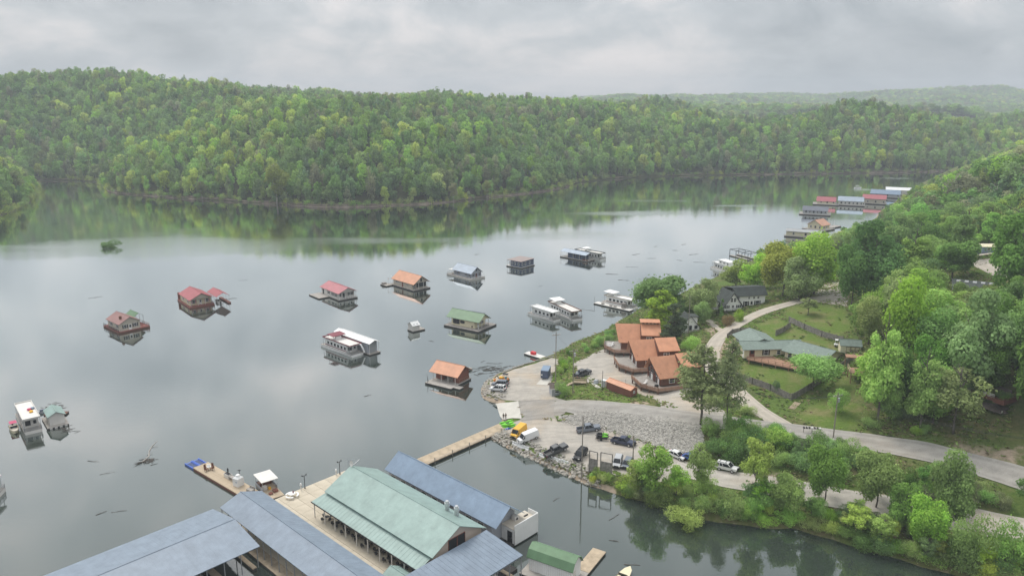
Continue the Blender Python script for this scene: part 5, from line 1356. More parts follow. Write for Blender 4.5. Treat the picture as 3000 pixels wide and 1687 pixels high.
runabout('white runabout under the red boat awning', 0, 0, 0, t.rotation_euler.z + math.pi / 2, 5.5, loc=p)
# 3 rose roofed with side deck
t = floaty('floating_house', 'white floating house with bright rose red roof and square side deck', r0(2125, 458, z), r0(1975, 400, z), r0(2285, 430, z))
platform(t, 0, 8.8, 0, 16.8, .55); platform(t, -4.8, -.02, 8.4, 17.6, .5); gable(t, .4, 8.4, 2.2, 16.2, .55, 3.3, 5.1, 'y', 'offwhite', 'roof_rose', .5, ry=(.3, 16.3))
MB().prism([(.4, 3.3), (8.4, 3.3), (4.4, 5.05)], 'y', .45, .6).build('gable_panel', 'offwhite', t)
for u in (.6, 3.2, 5.6, 8.2): post(t, u, .5, .55, 3.3)
win(t, 'y', 2.2, 6.6, 1.4, 1.4, 1.2, 'white', 'dark'); door(t, 'y', 2.2, 3.6, .55, .95, 2.05, 'dark'); win(t, 'y', 2.2, 1.8, 1.4, .9, 1.2)
for u in (3.4, 6.0, 9.6): win(t, 'x', .4, u, 1.5, .8, 1.1, 'white', 'dark')
door(t, 'x', .4, 14.4, .55, 1.2, 2.1, 'dark'); rail(t, [(.3, .2), (8.6, .2)], .55, .9)
# 4 orange roofed
t = floaty('floating_house', 'tan floating house with long orange roof, upper gable window and shaded front porch', r1(555, 522, z), r1(290, 455, z), r1(730, 490, z))
platform(t, 0, 9.2, 0, 18.4, .6, 'wood_weathered'); platform(t, -3.4, -.03, 15.6, 20.5, .5); gable(t, .7, 8.6, 2.2, 16.0, .6, 3.4, 6.2, 'y', 'beige', 'roof_orange', .6, ry=(.5, 16.2))
MB().prism([(.7, 3.4), (8.6, 3.4), (4.65, 6.1)], 'y', .6, .75).build('gable_panel', 'beige', t); win(t, 'y', .6, 4.65, 3.9, .7, 1.2, 'dark')
for u in (.9, 3.4, 6.0, 8.4): post(t, u, .8, .6, 3.4)
MB().box(3.2, 8.4, 2.1, 2.2, 1.0, 3.0).build('porch_glazing', 'glass', t); door(t, 'y', 2.2, 2.0, .6, 1.1, 2.1, 'dark')
for u in (13.6, 12.4): win(t, 'x', .7, u, 1.9, .9, .7)
door(t, 'x', .7, 9.0, .6, .9, 2.1, 'redbrown', False); win(t, 'x', .7, 5.6, 1.6, .6, .9)
dish(t, -1.0, 17.5, 2.6); MB().tube((-1.0, 17.5, .5), (-1.0, 17.5, 2.7), .05, 5).build('mast', 'metal', t); MB().box(-3.0, -1.2, 18.6, 20, .5, 1.2).build('storage_chest', 'wood_grey', t); rail(t, [(-.1, 16.2), (8.9, 16.2)], .6, 1, 'white')
mb = MB(); mb.tube((.6, 17.4, .6), (.6, 17.4, 4.2), .05, 5); mb.bar((.6, 16.8, 3.9), (.6, 18.2, 3.9), .06); mb.build('aerial', 'white', t)
# 5 pale blue roofed
t = floaty('floating_house', 'grey floating house with pale blue roof and many shuttered windows', r1(1135, 412, z), r1(870, 355, z), r1(1285, 385, z))
platform(t, 0, 8.6, 0, 18, .55, 'wood_weathered', 'offwhite'); gable(t, 1.5, 7.6, 1.6, 14.4, .55, 3.2, 5.5, 'y', 'greywall', 'roof_paleblue', .6)
for u in (3.0, 5.2, 10.6, 12.6): win(t, 'x', 1.5, u, 1.2, .8, 1.6, 'white', 'navy')
for u in (2.6, 6.4): win(t, 'y', 1.6, u, 1.3, .8, 1.4, 'white', 'navy')
door(t, 'y', 1.6, 4.5, .55, .95, 2.05, 'redbrown'); win(t, 'y', 1.6, 4.55, 3.8, .5, .9, 'navy'); rail(t, [(.2, .2), (8.4, .2)], .55, .9); rail(t, [(.2, 14.6), (.2, 17.8), (8.4, 17.8)], .55, 1.0); MB().slab([(.8, 14.6, 2.9), (7.4, 14.6, 3.0), (7.4, 17.6, 2.8), (.8, 17.6, 2.7)], .07).build('awning', 'offwhite', t)
for q in ((1, 17.4), (7.2, 17.4)): post(t, *q, .55, 2.7, .08)
# 6 navy box
t = floaty('floating_house', 'dark navy floating house with flat tan roof and white trimmed windows', r1(1640, 293, z), r1(1475, 270, z), r1(1795, 262, z))
platform(t, 0, 10.6, 0, 9.8, .6, 'offwhite', 'float'); MB().box(.4, 10.2, .4, 7.2, .6, 3.5).build('wall', 'navy', t); MB().slab([(.1, .1, 3.55), (10.5, .1, 3.75), (10.5, 9.6, 3.75), (.1, 9.6, 3.55)], .16).build('roof', 'roof_tan', t)
for u in (1.2, 3.6, 7.0): win(t, 'y', .4, u, 1.4, .7, 1.4, 'white')
for u in (2.2, 4.4, 6.2): win(t, 'x', .4, u, 1.4, .7, 1.4, 'white')
for q in ((.4, 9.4), (5, 9.4), (10.2, 9.4), (.4, 8.0)): post(t, *q, .6, 3.4, .16)
MB().box(1, 2.2, 7.3, 8.4, .6, 2.4).build('porch_locker', 'white', t)
# houseboats
def houseboat(name, label, N, L, Rr, W, Ln, cab='white', stripe='dark', roof='white', h=2.7, y0=1.2, y1=None, rim='dark', fly=None, slide=False, upper=None, loc=None, rz=None, group=None, bow=True, railm='metal'):
    if loc is None: loc, rz = frame(N, L, Rr)
    t = thing(name, label, 'houseboat', loc, rz, group)
    y1 = Ln - 2.2 if y1 is None else y1
    MB().hexa([(.25, -.1, -.3), (W - .25, -.1, -.3), (W, Ln, -.3), (0, Ln, -.3)], [(0, 0, .75), (W, 0, .75), (W, Ln, .75), (0, Ln, .75)]).build('hull', cab, t)
    MB().box(.02, W - .02, .05, Ln - .05, .76, .82).build('deck', 'wood_weathered', t)
    MB().box(.35, W - .35, y0 + 1.2, y1, .82, .82 + h - .12).build('cabin', cab, t)
    MB().box(.3, W - .3, y0 + 1.25, y1 - .05, 1.2, 1.45).build('stripe', stripe, t)
    n = max(2, int((y1 - y0 - 1.5) / 2.0))
    for i in range(n): win(t, 'x', .35, y0 + 2.2 + (y1 - y0 - 2.4) * i / n, 1.75, 1.15, .95, cab, None, False)
    win(t, 'y', y0 + 1.2, W * .32, 1.5, W * .3, 1.3, cab, None, False); door(t, 'y', y0 + 1.2, W * .7, .85, 1.0, 2.0, cab)
    MB().box(.05, W - .05, y0 - .9, y1 + .9, .82 + h - .1, .82 + h).build('top_deck', roof, t)
    mb = MB(); q = .82 + h
    for a, b, c, d in ((.05, .15, y0 - .9, y1 + .9), (W - .15, W - .05, y0 - .9, y1 + .9), (.15, W - .15, y0 - .9, y0 - .8), (.15, W - .15, y1 + .8, y1 + .9)): mb.box(a, b, c, d, q, q + .32)
    mb.build('rim', rim, t)
    for x in (.2, W - .2):
        for y in (y0 - .6, y1 + .7): post(t, x, y, .82, .82 + h - .1, .09, railm)
    rail(t, [(.1, .1), (W - .1, .1)], .82, .9, railm); rail(t, [(.1, .1), (.1, y0 + 1.0)], .82, .9, railm); rail(t, [(W - .1, .1), (W - .1, y0 + 1.0)], .82, .9, railm)
    if fly:
        a, b, mm = fly
        MB().slab([(-.1, a, q + 1.5), (W + .1, a, q + 1.5), (W + .1, b, q + 1.7), (-.1, b, q + 1.7)], .1).build('fly_canopy', mm, t)
        for x in (.2, W - .2):
            for y in (a + .2, b - .2): post(t, x, y, q, q + 1.5, .07, railm)
        MB().box(W * .3, W * .7, a + .6, a + 1.3, q, q + 1.0).build('helm', cab, t)
    if upper:
        a, b = upper; MB().box(.5, W - .5, a, b, q, q + 1.9).build('upper_cabin', cab, t); MB().box(.3, W - .3, a - .3, b + .3, q + 1.9, q + 2.0).build('upper_roof', roof, t)
        for i in range(3): win(t, 'x', .5, a + .8 + (b - a - 1.2) * i / 2.5, q + .7, .9, .7, cab, None, False)
    if slide:
        mb = MB(); P = [(W * .8, y0 - .6, q + .1), (W * .85, y0 - 1.3, q - .1), (W * .9, y0 - 2.0, q - 1.2), (W * .95, y0 - 2.5, .9)]
        for a, b in zip(P[:-1], P[1:]): mb.hexa([(a[0] - .3, a[1], a[2] - .05), (a[0] + .3, a[1], a[2] - .05), (b[0] + .3, b[1], b[2] - .05), (b[0] - .3, b[1], b[2] - .05)], [(a[0] - .3, a[1], a[2] + .1), (a[0] + .3, a[1], a[2] + .1), (b[0] + .3, b[1], b[2] + .1), (b[0] - .3, b[1], b[2] + .1)])
        mb.build('slide', 'white', t)
    return t
# 7 covered slip with houseboat
t = floaty('covered_houseboat_slip', 'floating slip with pale blue roof and navy cabin beside the black rimmed houseboat', r1(2290, 225, z), r1(2030, 185, z), r1(2495, 190, z), 'boat shelter')
platform(t, 0, 6.4, -.5, 18, .5, 'wood_weathered'); MB().box(1.2, 5.6, 3, 13.4, .5, 3.0).build('wall', 'navy', t); canopy(t, .2, 6.0, .4, 17.4, 3.4, 4.4, 'y', 'roof_paleblue', 5, .5, 'offwhite')
for u in (5.0, 7.2, 9.2): win(t, 'x', 1.2, u, 1.2, .7, 1.4, 'dark')
MB().box(.6, 1.1, -.2, 3, .5, 1.2).build('locker', 'brownwall', t); rail(t, [(.1, 13.6), (.1, 17.8)], .5, 1.0)
hb = t.location + Vector((math.cos(t.rotation_euler.z) * 7.6 + math.sin(t.rotation_euler.z) * 3.2, math.sin(t.rotation_euler.z) * 7.6 - math.cos(t.rotation_euler.z) * 3.2, 0))
houseboat('houseboat', 'white houseboat with black rimmed top deck beside the pale blue roofed slip', 0, 0, 0, 4.6, 19, 'white', 'navy', 'offwhite', fly=(10, 13, 'white'), rim='black', loc=hb, rz=t.rotation_euler.z)
# 8 green roofed cream
t = floaty('floating_house', 'cream yellow floating house with green roof on a wide dark raft', r1(1205, 935, z), r1(885, 865, z), r1(1380, 855, z))
platform(t, 0, 11.6, 0, 15.6, .6, 'wood_grey'); gable(t, 2.2, 8.6, 3.2, 13.6, .6, 3.5, 5.6, 'y', 'cream', 'roof_green', .5, ry=(1.2, 15.2))
MB().prism([(2.2, 3.5), (8.6, 3.5), (5.4, 5.55)], 'y', 1.3, 1.45).build('gable_panel', 'cream', t)
for u in (2.4, 4.4, 6.6, 8.4): post(t, u, 1.5, .6, 3.5)
for q in ((2.4, 15.0), (8.4, 15.0)): post(t, *q, .6, 3.5)
for u in (10.8, 12.0): win(t, 'x', 2.2, u, 1.3, .8, 1.6, 'dark', 'dark')
win(t, 'x', 2.2, 8.6, 1.8, .9, .9, 'dark', 'dark'); win(t, 'y', 3.2, 6.8, 1.5, 1.5, 1.2, 'white'); door(t, 'y', 3.2, 4.4, .6, .95, 2.05, 'white'); rail(t, [(2.6, 1.4), (8.4, 1.4)], .6, .9, 'wood_grey')
MB().box(2.0, 2.15, 4.0, 4.4, 1.0, 1.5).build('meter_box', 'dark', t); MB().slab([(7.4, 4.0, 4.9), (10.2, 4.0, 4.4), (10.2, 10, 4.4), (7.4, 10, 4.9)], .12).build('rear_roof', 'roof_slate', t)
# 9 hut
t = floaty('floating_hut', 'tiny white floating hut with two dark roof panels on a small raft', r1(550, 930, z), r1(497, 905, z), r1(650, 905, z), 'hut')
platform(t, 0, 5.2, 0, 3.8, .5, 'wood_weathered'); gable(t, .2, 3.0, .3, 3.5, .5, 2.4, 3.4, 'x', 'offwhite', 'white', .25)
for x in (.9, 2.2): MB().slab([(x - .35, .5, 2.68), (x + .35, .5, 2.68), (x + .35, 1.7, 3.32), (x - .35, 1.7, 3.32)], .05).build('roof_panel', 'roof_grey', t)
door(t, 'X', 3.0, 1.9, .5, .8, 1.8, 'offwhite', False)
# 10 maroon and white houseboat, grey boathouse
houseboat('houseboat', 'white and maroon houseboat with water slide and maroon fly canopy', r8(640, 515, z), r8(165, 380, z), r8(830, 470, z), 4.8, 17.5, 'white', 'maroon', 'offwhite', fly=(9.6, 13.2, 'maroon'), slide=True, rim='maroon', y0=1.6)
loc_, rz_ = frame(r8(640, 515, z), r8(165, 380, z), r8(830, 470, z))
t = thing('floating_boathouse', 'grey metal floating boathouse with long white roof behind the maroon houseboat', 'boathouse', loc_, rz_)
platform(t, 5.2, 9.6, -2.8, 17, .45, 'wood_weathered'); gable(t, 5.6, 9.2, -1.4, 15.5, .45, 4.0, 4.7, 'y', 'greywall', 'roof_white', .4, ry=(-2.4, 17))
for q in ((5.6, -2.2), (9.2, -2.2), (5.6, 16.6), (9.2, 16.6)): post(t, *q, .45, 3.95, .1)
MB().box(6.0, 8.8, -1.47, -1.4, .6, 3.4).build('roller_door', 'metal', t)
# 11 pair of houseboats
houseboat('houseboat', 'small plain white houseboat moored on the shore side of a taller one', r1(1960, 828, z), r1(1712, 765, z), r1(2040, 815, z), 3.8, 14.5, 'white', 'greywall', 'white', rim='white', loc=frame(r1(1960, 828, z), r1(1712, 765, z), r1(2040, 815, z))[0], rz=R(40))
houseboat('houseboat', 'taller white houseboat with brown rimmed top deck and fly canopy, next to a plain one', r1(2150, 820, z), r1(1900, 700, z), r1(2245, 805, z), 4.6, 19.5, 'white', 'greywall', 'offwhite', fly=(12.5, 17, 'white'), rim='brownwall')
# 12 long white dock with houseboat by the shore trees
rs = reg(1720, 830, 10.733)
t = floaty('long_dock', 'long white topped dock beside the shore trees', rs(1330, 870, .4), rs(175, 580, .4), rs(1500, 800, .4), 'dock')
platform(t, 0, 3.0, 0, 17.5, .5, 'offwhite'); MB().tube((2.1, 4.2, .5), (2.1, 4.2, 2.4), .95, 14).build('tank', 'wood_grey', t)
for y in (3, 7, 9, 13): MB().box(.5, 1.3, y, y + 1.0, .5, 1.0).build('dock_box', 'wood_weathered', t)
MB().tube((.3, 17.2, -.4), (.3, 17.2, 3), .07, 6).build('pile', 'metal', t)
houseboat('houseboat', 'white houseboat with sloped awning moored behind the long white dock', 0, 0, 0, 4.2, 15, 'white', 'redbrown', 'white', fly=(9, 14, 'white'), rim='beige', loc=t.location + Vector((math.cos(t.rotation_euler.z) * 3.2 - math.sin(t.rotation_euler.z) * 1, math.sin(t.rotation_euler.z) * 3.2 + math.cos(t.rotation_euler.z) * 1, 0)), rz=t.rotation_euler.z)
# 13 orange roofed dock house by the gravel point
t = floaty('dock_house', 'brown timber dock house with orange roof and wide plank deck by the gravel point', r8(2085, 985, z), r8(1705, 905, z), r8(2390, 840, z))
platform(t, 0, 10.2, 0, 9.4, .55, 'wood_weathered'); platform(t, 1.2, 3.2, -2.2, -.03, .5, 'wood_weathered')
MB().box(4.6, 9.8, .6, 2.4, .55, 3.1).build('wall', 'redbrown', t); MB().box(4.6, 9.8, 6.2, 8.8, .55, 3.1).build('wall', 'redbrown', t); MB().box(9.6, 9.8, 2.4, 6.2, .55, 3.1).build('wall', 'redbrown', t)
mb = MB(); roof_slopes(mb, 3.4, 10.2, .2, 9.6, 3.1, 5.2, 'y', .5, .1, .9); mb.build('roof', 'roof_orange', t)
MB().prism([(3.4, 3.05), (10.2, 3.05), (6.8, 5.1)], 'y', .5, .65).build('gable_panel', 'redbrown', t)
for y in (1.0, 3.6, 6.0, 9.0): post(t, 3.5, y, .55, 3.1, .14, 'offwhite')
MB().box(5.2, 6.2, 3.0, 5.4, .55, 1.6).build('bar_counter', 'wood_grey', t); MB().box(7.4, 8.2, .5, .6, 3.2, 4.4).build('loft_door', 'brownwall', t)
rail(t, [(4.8, .4), (9.6, .4)], .55, 1.0, 'wood_red'); MB().box(10.2, 17.5, 4.6, 5.7, .3, .5).build('gangplank', 'wood_weathered', t)
mb = MB(); mb.tube((.3, 8.6, .55), (.3, 8.6, 2.2), .05, 5); mb.tube((1.2, 9.0, .55), (.6, 9.0, 2.8), .05, 5); mb.build('davit', 'dark', t)
# 14-15 shore side boats
houseboat('houseboat', 'white two storey houseboat at the trees above the white cottage', V(1836, 694, z), V(1772, 682, z), V(1866, 688, z), 5, 18, 'white', 'beige', 'white', upper=(4, 12), rim='white', loc=V(1842, 694, 0), rz=R(20))
t = thing('boat_lift', 'dark open boat lift frame by the shore trees', 'boat lift', V(1880, 656, 0), R(25))
platform(t, 0, 2, 0, 14, .5); platform(t, 5, 6.5, 0, 14, .5)
for y in (0, 4.5, 9, 13.8):
    for x in (.2, 6.3): post(t, x, y, .5, 3.6, .2, 'dark')
mb = MB()
for y in (0, 4.5, 9, 13.8): mb.bar((.2, y, 3.6), (6.3, y, 3.6), .2)
for x in (.2, 6.3): mb.bar((x, 0, 3.6), (x, 13.8, 3.6), .2)
mb.build('beam', 'dark', t)
# 16 far group under the hill
def far_home(label, px, py, rz, W, Ln, ze, zr, axis, wall, roof, deck=1.5, wins=4, raft='wood_weathered'):
    Ln *= .74; W *= .85
    t = thing('floating_house', label, 'floating house', V(px, py, 0), rz)
    platform(t, -deck, W + deck, -deck, Ln + deck, .7, raft); gable(t, 0, W, 0, Ln, .7, ze, zr, axis, wall, roof, .6, .15, 1.6)
    for i in range(wins): win(t, 'x', 0, 1.2 + (Ln - 2) * i / max(1, wins - .5), 1.6, .9, 1.3, 'dark' if i % 2 else 'white')
    win(t, 'y', 0, W * .3, 1.6, 1.0, 1.2); door(t, 'y', 0, W * .65, .7); 
    for q in ((-deck + .2, -deck + .2), (W + deck - .2, -deck + .2), (-deck + .2, Ln + deck - .2)): post(t, *q, .7, 3, .15)
    rail(t, [(-deck + .2, Ln + deck - .2), (-deck + .2, -deck + .2), (W + deck - .2, -deck + .2)], .7, 1.0, 'offwhite')
    return t
far_home('pale green shed roofed floating house with an open dark end frame', 2062, 602, R(62), 8, 26, 3.6, 4.6, 'y', 'cream', 'roof_grey', 1, 3)
t = far_home('cream floating house with peach hipped roof and long deck on the shore side', 2066, 582, R(38), 11, 13, 3.6, 6.6, 'x', 'cream', 'roof_peach', 2.5, 3); platform(t, 13.6, 26, 1, 6, .7); 
for i in range(5): post(t, 14 + i * 2.8, 5.8, .7, 3.8, .18, 'white')
far_home('grey floating house with dark slate roof and open porch', 2080, 543, R(66), 9, 22, 3.4, 5.8, 'y', 'greywall', 'roof_slate', 2.5, 6)
far_home('small cream floating house with red roof, leftmost of the red roofed far pair', 2100, 517, R(66), 9, 18, 3.2, 6.0, 'y', 'cream', 'roof_rose', 3, 3)
far_home('long white floating house with lilac blue roof below the far point', 2170, 520, R(66), 10, 24, 4.0, 6.8, 'y', 'offwhite', 'roof_paleblue', 1.5, 6)
far_home('tan floating house with red roof beside the lilac blue roofed one', 2226, 516, R(62), 10, 22, 4.6, 7.2, 'y', 'beige', 'roof_rose', 1, 3)
far_home('floating house with broad grey blue roof behind the red roofed ones', 2262, 500, R(60), 12, 30, 3.4, 6.2, 'y', 'greywall', 'roof_steel', 1, 3)
far_home('long white roofed boathouse farthest up the lake', 2290, 493, R(66), 11, 26, 4.6, 6.4, 'y', 'offwhite', 'roof_white', 1, 2)
t = thing('small_boat', 'tiny white boat under way on the far reach', 'boat', V(2157, 474, 0), R(10)); MB().hexa([(-3, -1, -.2), (3, -1, -.2), (3, 1, -.2), (-3, 1, -.2)], [(-3.2, -1.2, .9), (4, -.6, 1.0), (4, .6, 1.0), (-3.2, 1.2, .9)]).build('hull', 'white', t); MB().slab([(-2, -1.1, 2.6), (1.5, -1.1, 2.6), (1.5, 1.1, 2.6), (-2, 1.1, 2.6)], .12).build('canopy', 'white', t)
for x in (-1.9, 1.4):
    for y in (-1, 1): post(t, x, y, .8, 2.5, .1)
# 17 swim dock
r4 = reg(1380, 1020, 3.62)
t = floaty('swim_dock', 'small floating dock with pale top and red box off the gravel point', r4(735, 108, .4), r4(592, 58, .4), r4(790, 85, .4), 'dock'); platform(t, 0, 2.6, 0, 7.2, .5, 'offwhite')
o = thing('red_box', 'red storage box on the small floating dock', 'box', t.location + Vector((math.cos(t.rotation_euler.z) * 1.3 - math.sin(t.rotation_euler.z) * 4.2, math.sin(t.rotation_euler.z) * 1.3 + math.cos(t.rotation_euler.z) * 4.2, .5)), t.rotation_euler.z); MB().box(-.55, .55, -.8, .8, 0, .75).build('body', 'red', o); MB().box(-.6, .6, -.85, .85, .75, .85).build('lid', 'red', o)
o = MB().tube((.2, 6.8, -.4), (.2, 6.8, 1.8), .06, 6).build('pole', 'roof_green', t)
# left houseboat cluster
houseboat('houseboat', 'old white two deck houseboat at the left edge with clutter on its roof', 0, 0, 0, 3.9, 15, 'offwhite', 'greywall', 'offwhite', rim='offwhite', loc=rl(650, 1015, .3) * Vector((1, 1, 0)) if False else Vector((rl(650, 1015, .3).x, rl(650, 1015, .3).y, 0)), rz=R(40), fly=None, y0=1.0, h=3.0)
hb0 = Vector((rl(650, 1015, .3).x, rl(650, 1015, .3).y, 0))
def hbl(x, y, z=0): return hb0 + Vector((math.cos(R(40)) * x - math.sin(R(40)) * y, math.sin(R(40)) * x + math.cos(R(40)) * y, z))
for k, (x, y, m, lab) in enumerate([(2.6, 5.0, 'yellow', 'yellow bucket on the old houseboat roof'), (2.4, 6.8, 'pink', 'pink float on the old houseboat roof'), (3.2, 7.2, 'roof_steel', 'blue bundle on the old houseboat roof')]):
    o = thing('clutter_item', lab, 'bundle', hbl(x, y, 3.85), .4 * k); MB().tube((0, 0, 0), (0, 0, .35), .4, 9, .5).build('body', m, o); MB().tube((0, 0, .35), (0, 0, .5), .5, 9, .2).build('top', m, o)
t = thing('floating_hut', 'white floating shed with teal gable roof beside the old houseboat', 'hut', hbl(4.9, .8), R(40)); platform(t, 0, 4.8, -1, 7.5, .5, 'wood_weathered'); gable(t, .8, 4.2, .4, 6, .5, 2.9, 3.8, 'y', 'offwhite', 'roof_mint', .35); door(t, 'x', .8, 2, .5, .8, 1.9, 'offwhite', False)
for x in (.5, 1.6, 2.7, 3.8): MB().box(x, x + .6, -1.05, -.98, .05, .4).build('barrel', 'offwhite', t)
runabout('cream pontoon style boat with pink canopy on the left of the old houseboat', 0, 0, 0, R(40 - 90), 5.5, 'cream', 'beige', None, hbl(-1.5, 7.5), 'pink')
t = thing('jet_ski', 'lilac grey jet ski tied behind the teal roofed shed', 'jet ski', hbl(6.4, 13.5), R(40)); MB().hexa([(-1.4, -.45, 0), (1.2, -.4, 0), (1.2, .4, 0), (-1.4, .45, 0)], [(-1.4, -.5, .5), (1.5, -.15, .6), (1.5, .15, .6), (-1.4, .5, .5)]).build('hull', 'greywall', t); MB().box(-1.1, .2, -.22, .22, .5, .85).build('seat', 'navy', t); MB().box(.3, .6, -.3, .3, .6, 1.0).build('handlebar', 'dark', t)
t = thing('swim_dock', 'brown raft plank behind the teal roofed shed', 'raft', hbl(5.6, 10.2), R(8)); platform(t, 0, 5.5, 0, 2.0, .4, 'brownwall')
houseboat('houseboat', 'pale houseboat cut by the left edge of the view', 0, 0, 0, 5, 14, 'offwhite', 'redbrown', 'white', rim='white', loc=V(-14, 1264, 0), rz=R(100))
# driftwood
drng = random.Random(3)
def log(px, py, L, rz, label, grp, r=.14, name='driftwood_log', m='bark'):
    p = V(px, py, 0); t = thing(name, label, 'driftwood', p, rz, grp); mb = MB(); q = Vector((-L / 2, 0, .03)); n = 4
    for i in range(n):
        e = Vector((-L / 2 + L * (i + 1) / n, drng.gauss(0, L * .03), .03 + drng.uniform(-.05, .06))); mb.tube(q, e, r * (1 - .12 * i), 6, r * (1 - .12 * (i + 1))); q = e
    mb.build('stem', m, t)
    mb = MB()
    for k in range(2):
        x = drng.uniform(-.3, .3) * L; mb.tube((x, 0, .05), (x + drng.uniform(.2, .5), drng.choice((-1, 1)) * L * .12, .2), r * .4, 4, r * .15)
    mb.build('branch', m, t); return t
for px, py in [(612,705),(240,748),(300,540),(575,752),(925,995),(1090,930),(1120,612),(1200,640),(1540,690),(1570,705),(1590,672),(1625,700),(1600,730),(1655,742),(1690,690),(1710,655),(1560,880),(1470,850),(1745,640),(1760,660),(1600,640),(1640,650),(1680,720),(235,1160),(270,1190),(300,1286),(255,1290),(1400,1255),(1545,1360),(1545,1300),(1590,1420),(1500,1385),(770,598),(880,588),(140,563),(1085,858),(1360,720),(1700,630),(1650,620),(1720,615),(1480,780),(1660,780)]:
    log(px, py, drng.uniform(1.8, 4.6) * (1.5 if py < 800 else 1), drng.uniform(-.5, .9), 'dark driftwood log floating alone on the open lake', 'floating driftwood logs', drng.uniform(.045, .085))
t = log(375, 1135, 11, R(100), 'long pale fallen tree drifting with its root plate in front of the finger dock', None, .16, 'drifting_tree', 'wood_weathered')
mb = MB()
for i in range(16):
    a = drng.uniform(-1.2, 1.2); L = drng.uniform(1, 2.8); mb.tube((-5.2, 0, .05), (-5.2 - math.cos(a) * L, math.sin(a) * L, drng.uniform(0, .5)), .07, 4, .02)
mb.build('roots', 'bark', t)
# raft of debris by the gravel point
mb = MB()
for i in range(60):
    p = V(drng.gauss(1238, 24), drng.gauss(930, 8), 0); L = drng.uniform(.8, 4.0); a = drng.gauss(.35, .5)
    mb.tube((p.x - math.cos(a) * L / 2, p.y - math.sin(a) * L / 2, .04), (p.x + math.cos(a) * L / 2, p.y + math.sin(a) * L / 2, .05), drng.uniform(.03, .08), 5, .03)
for c, n, s in (((140, 1022), 14, 14), ((215, 1180), 0, 1), ((372, 1160), 22, 12), ((165, 1080), 16, 12), ((1395, 905), 14, 12)):
    for i in range(n):
        p = V(drng.gauss(c[0], s), drng.gauss(c[1], s * .35), 0); L = drng.uniform(.6, 3); a = drng.gauss(.1, .6)
        mb.tube((p.x - math.cos(a) * L / 2, p.y - math.sin(a) * L / 2, .04), (p.x + math.cos(a) * L / 2, p.y + math.sin(a) * L / 2, .05), drng.uniform(.03, .08), 5, .03)
tag(mb.build('debris', 'bark'), 'scattered raft of sticks drifting off the gravel point', None, None, 'stuff')

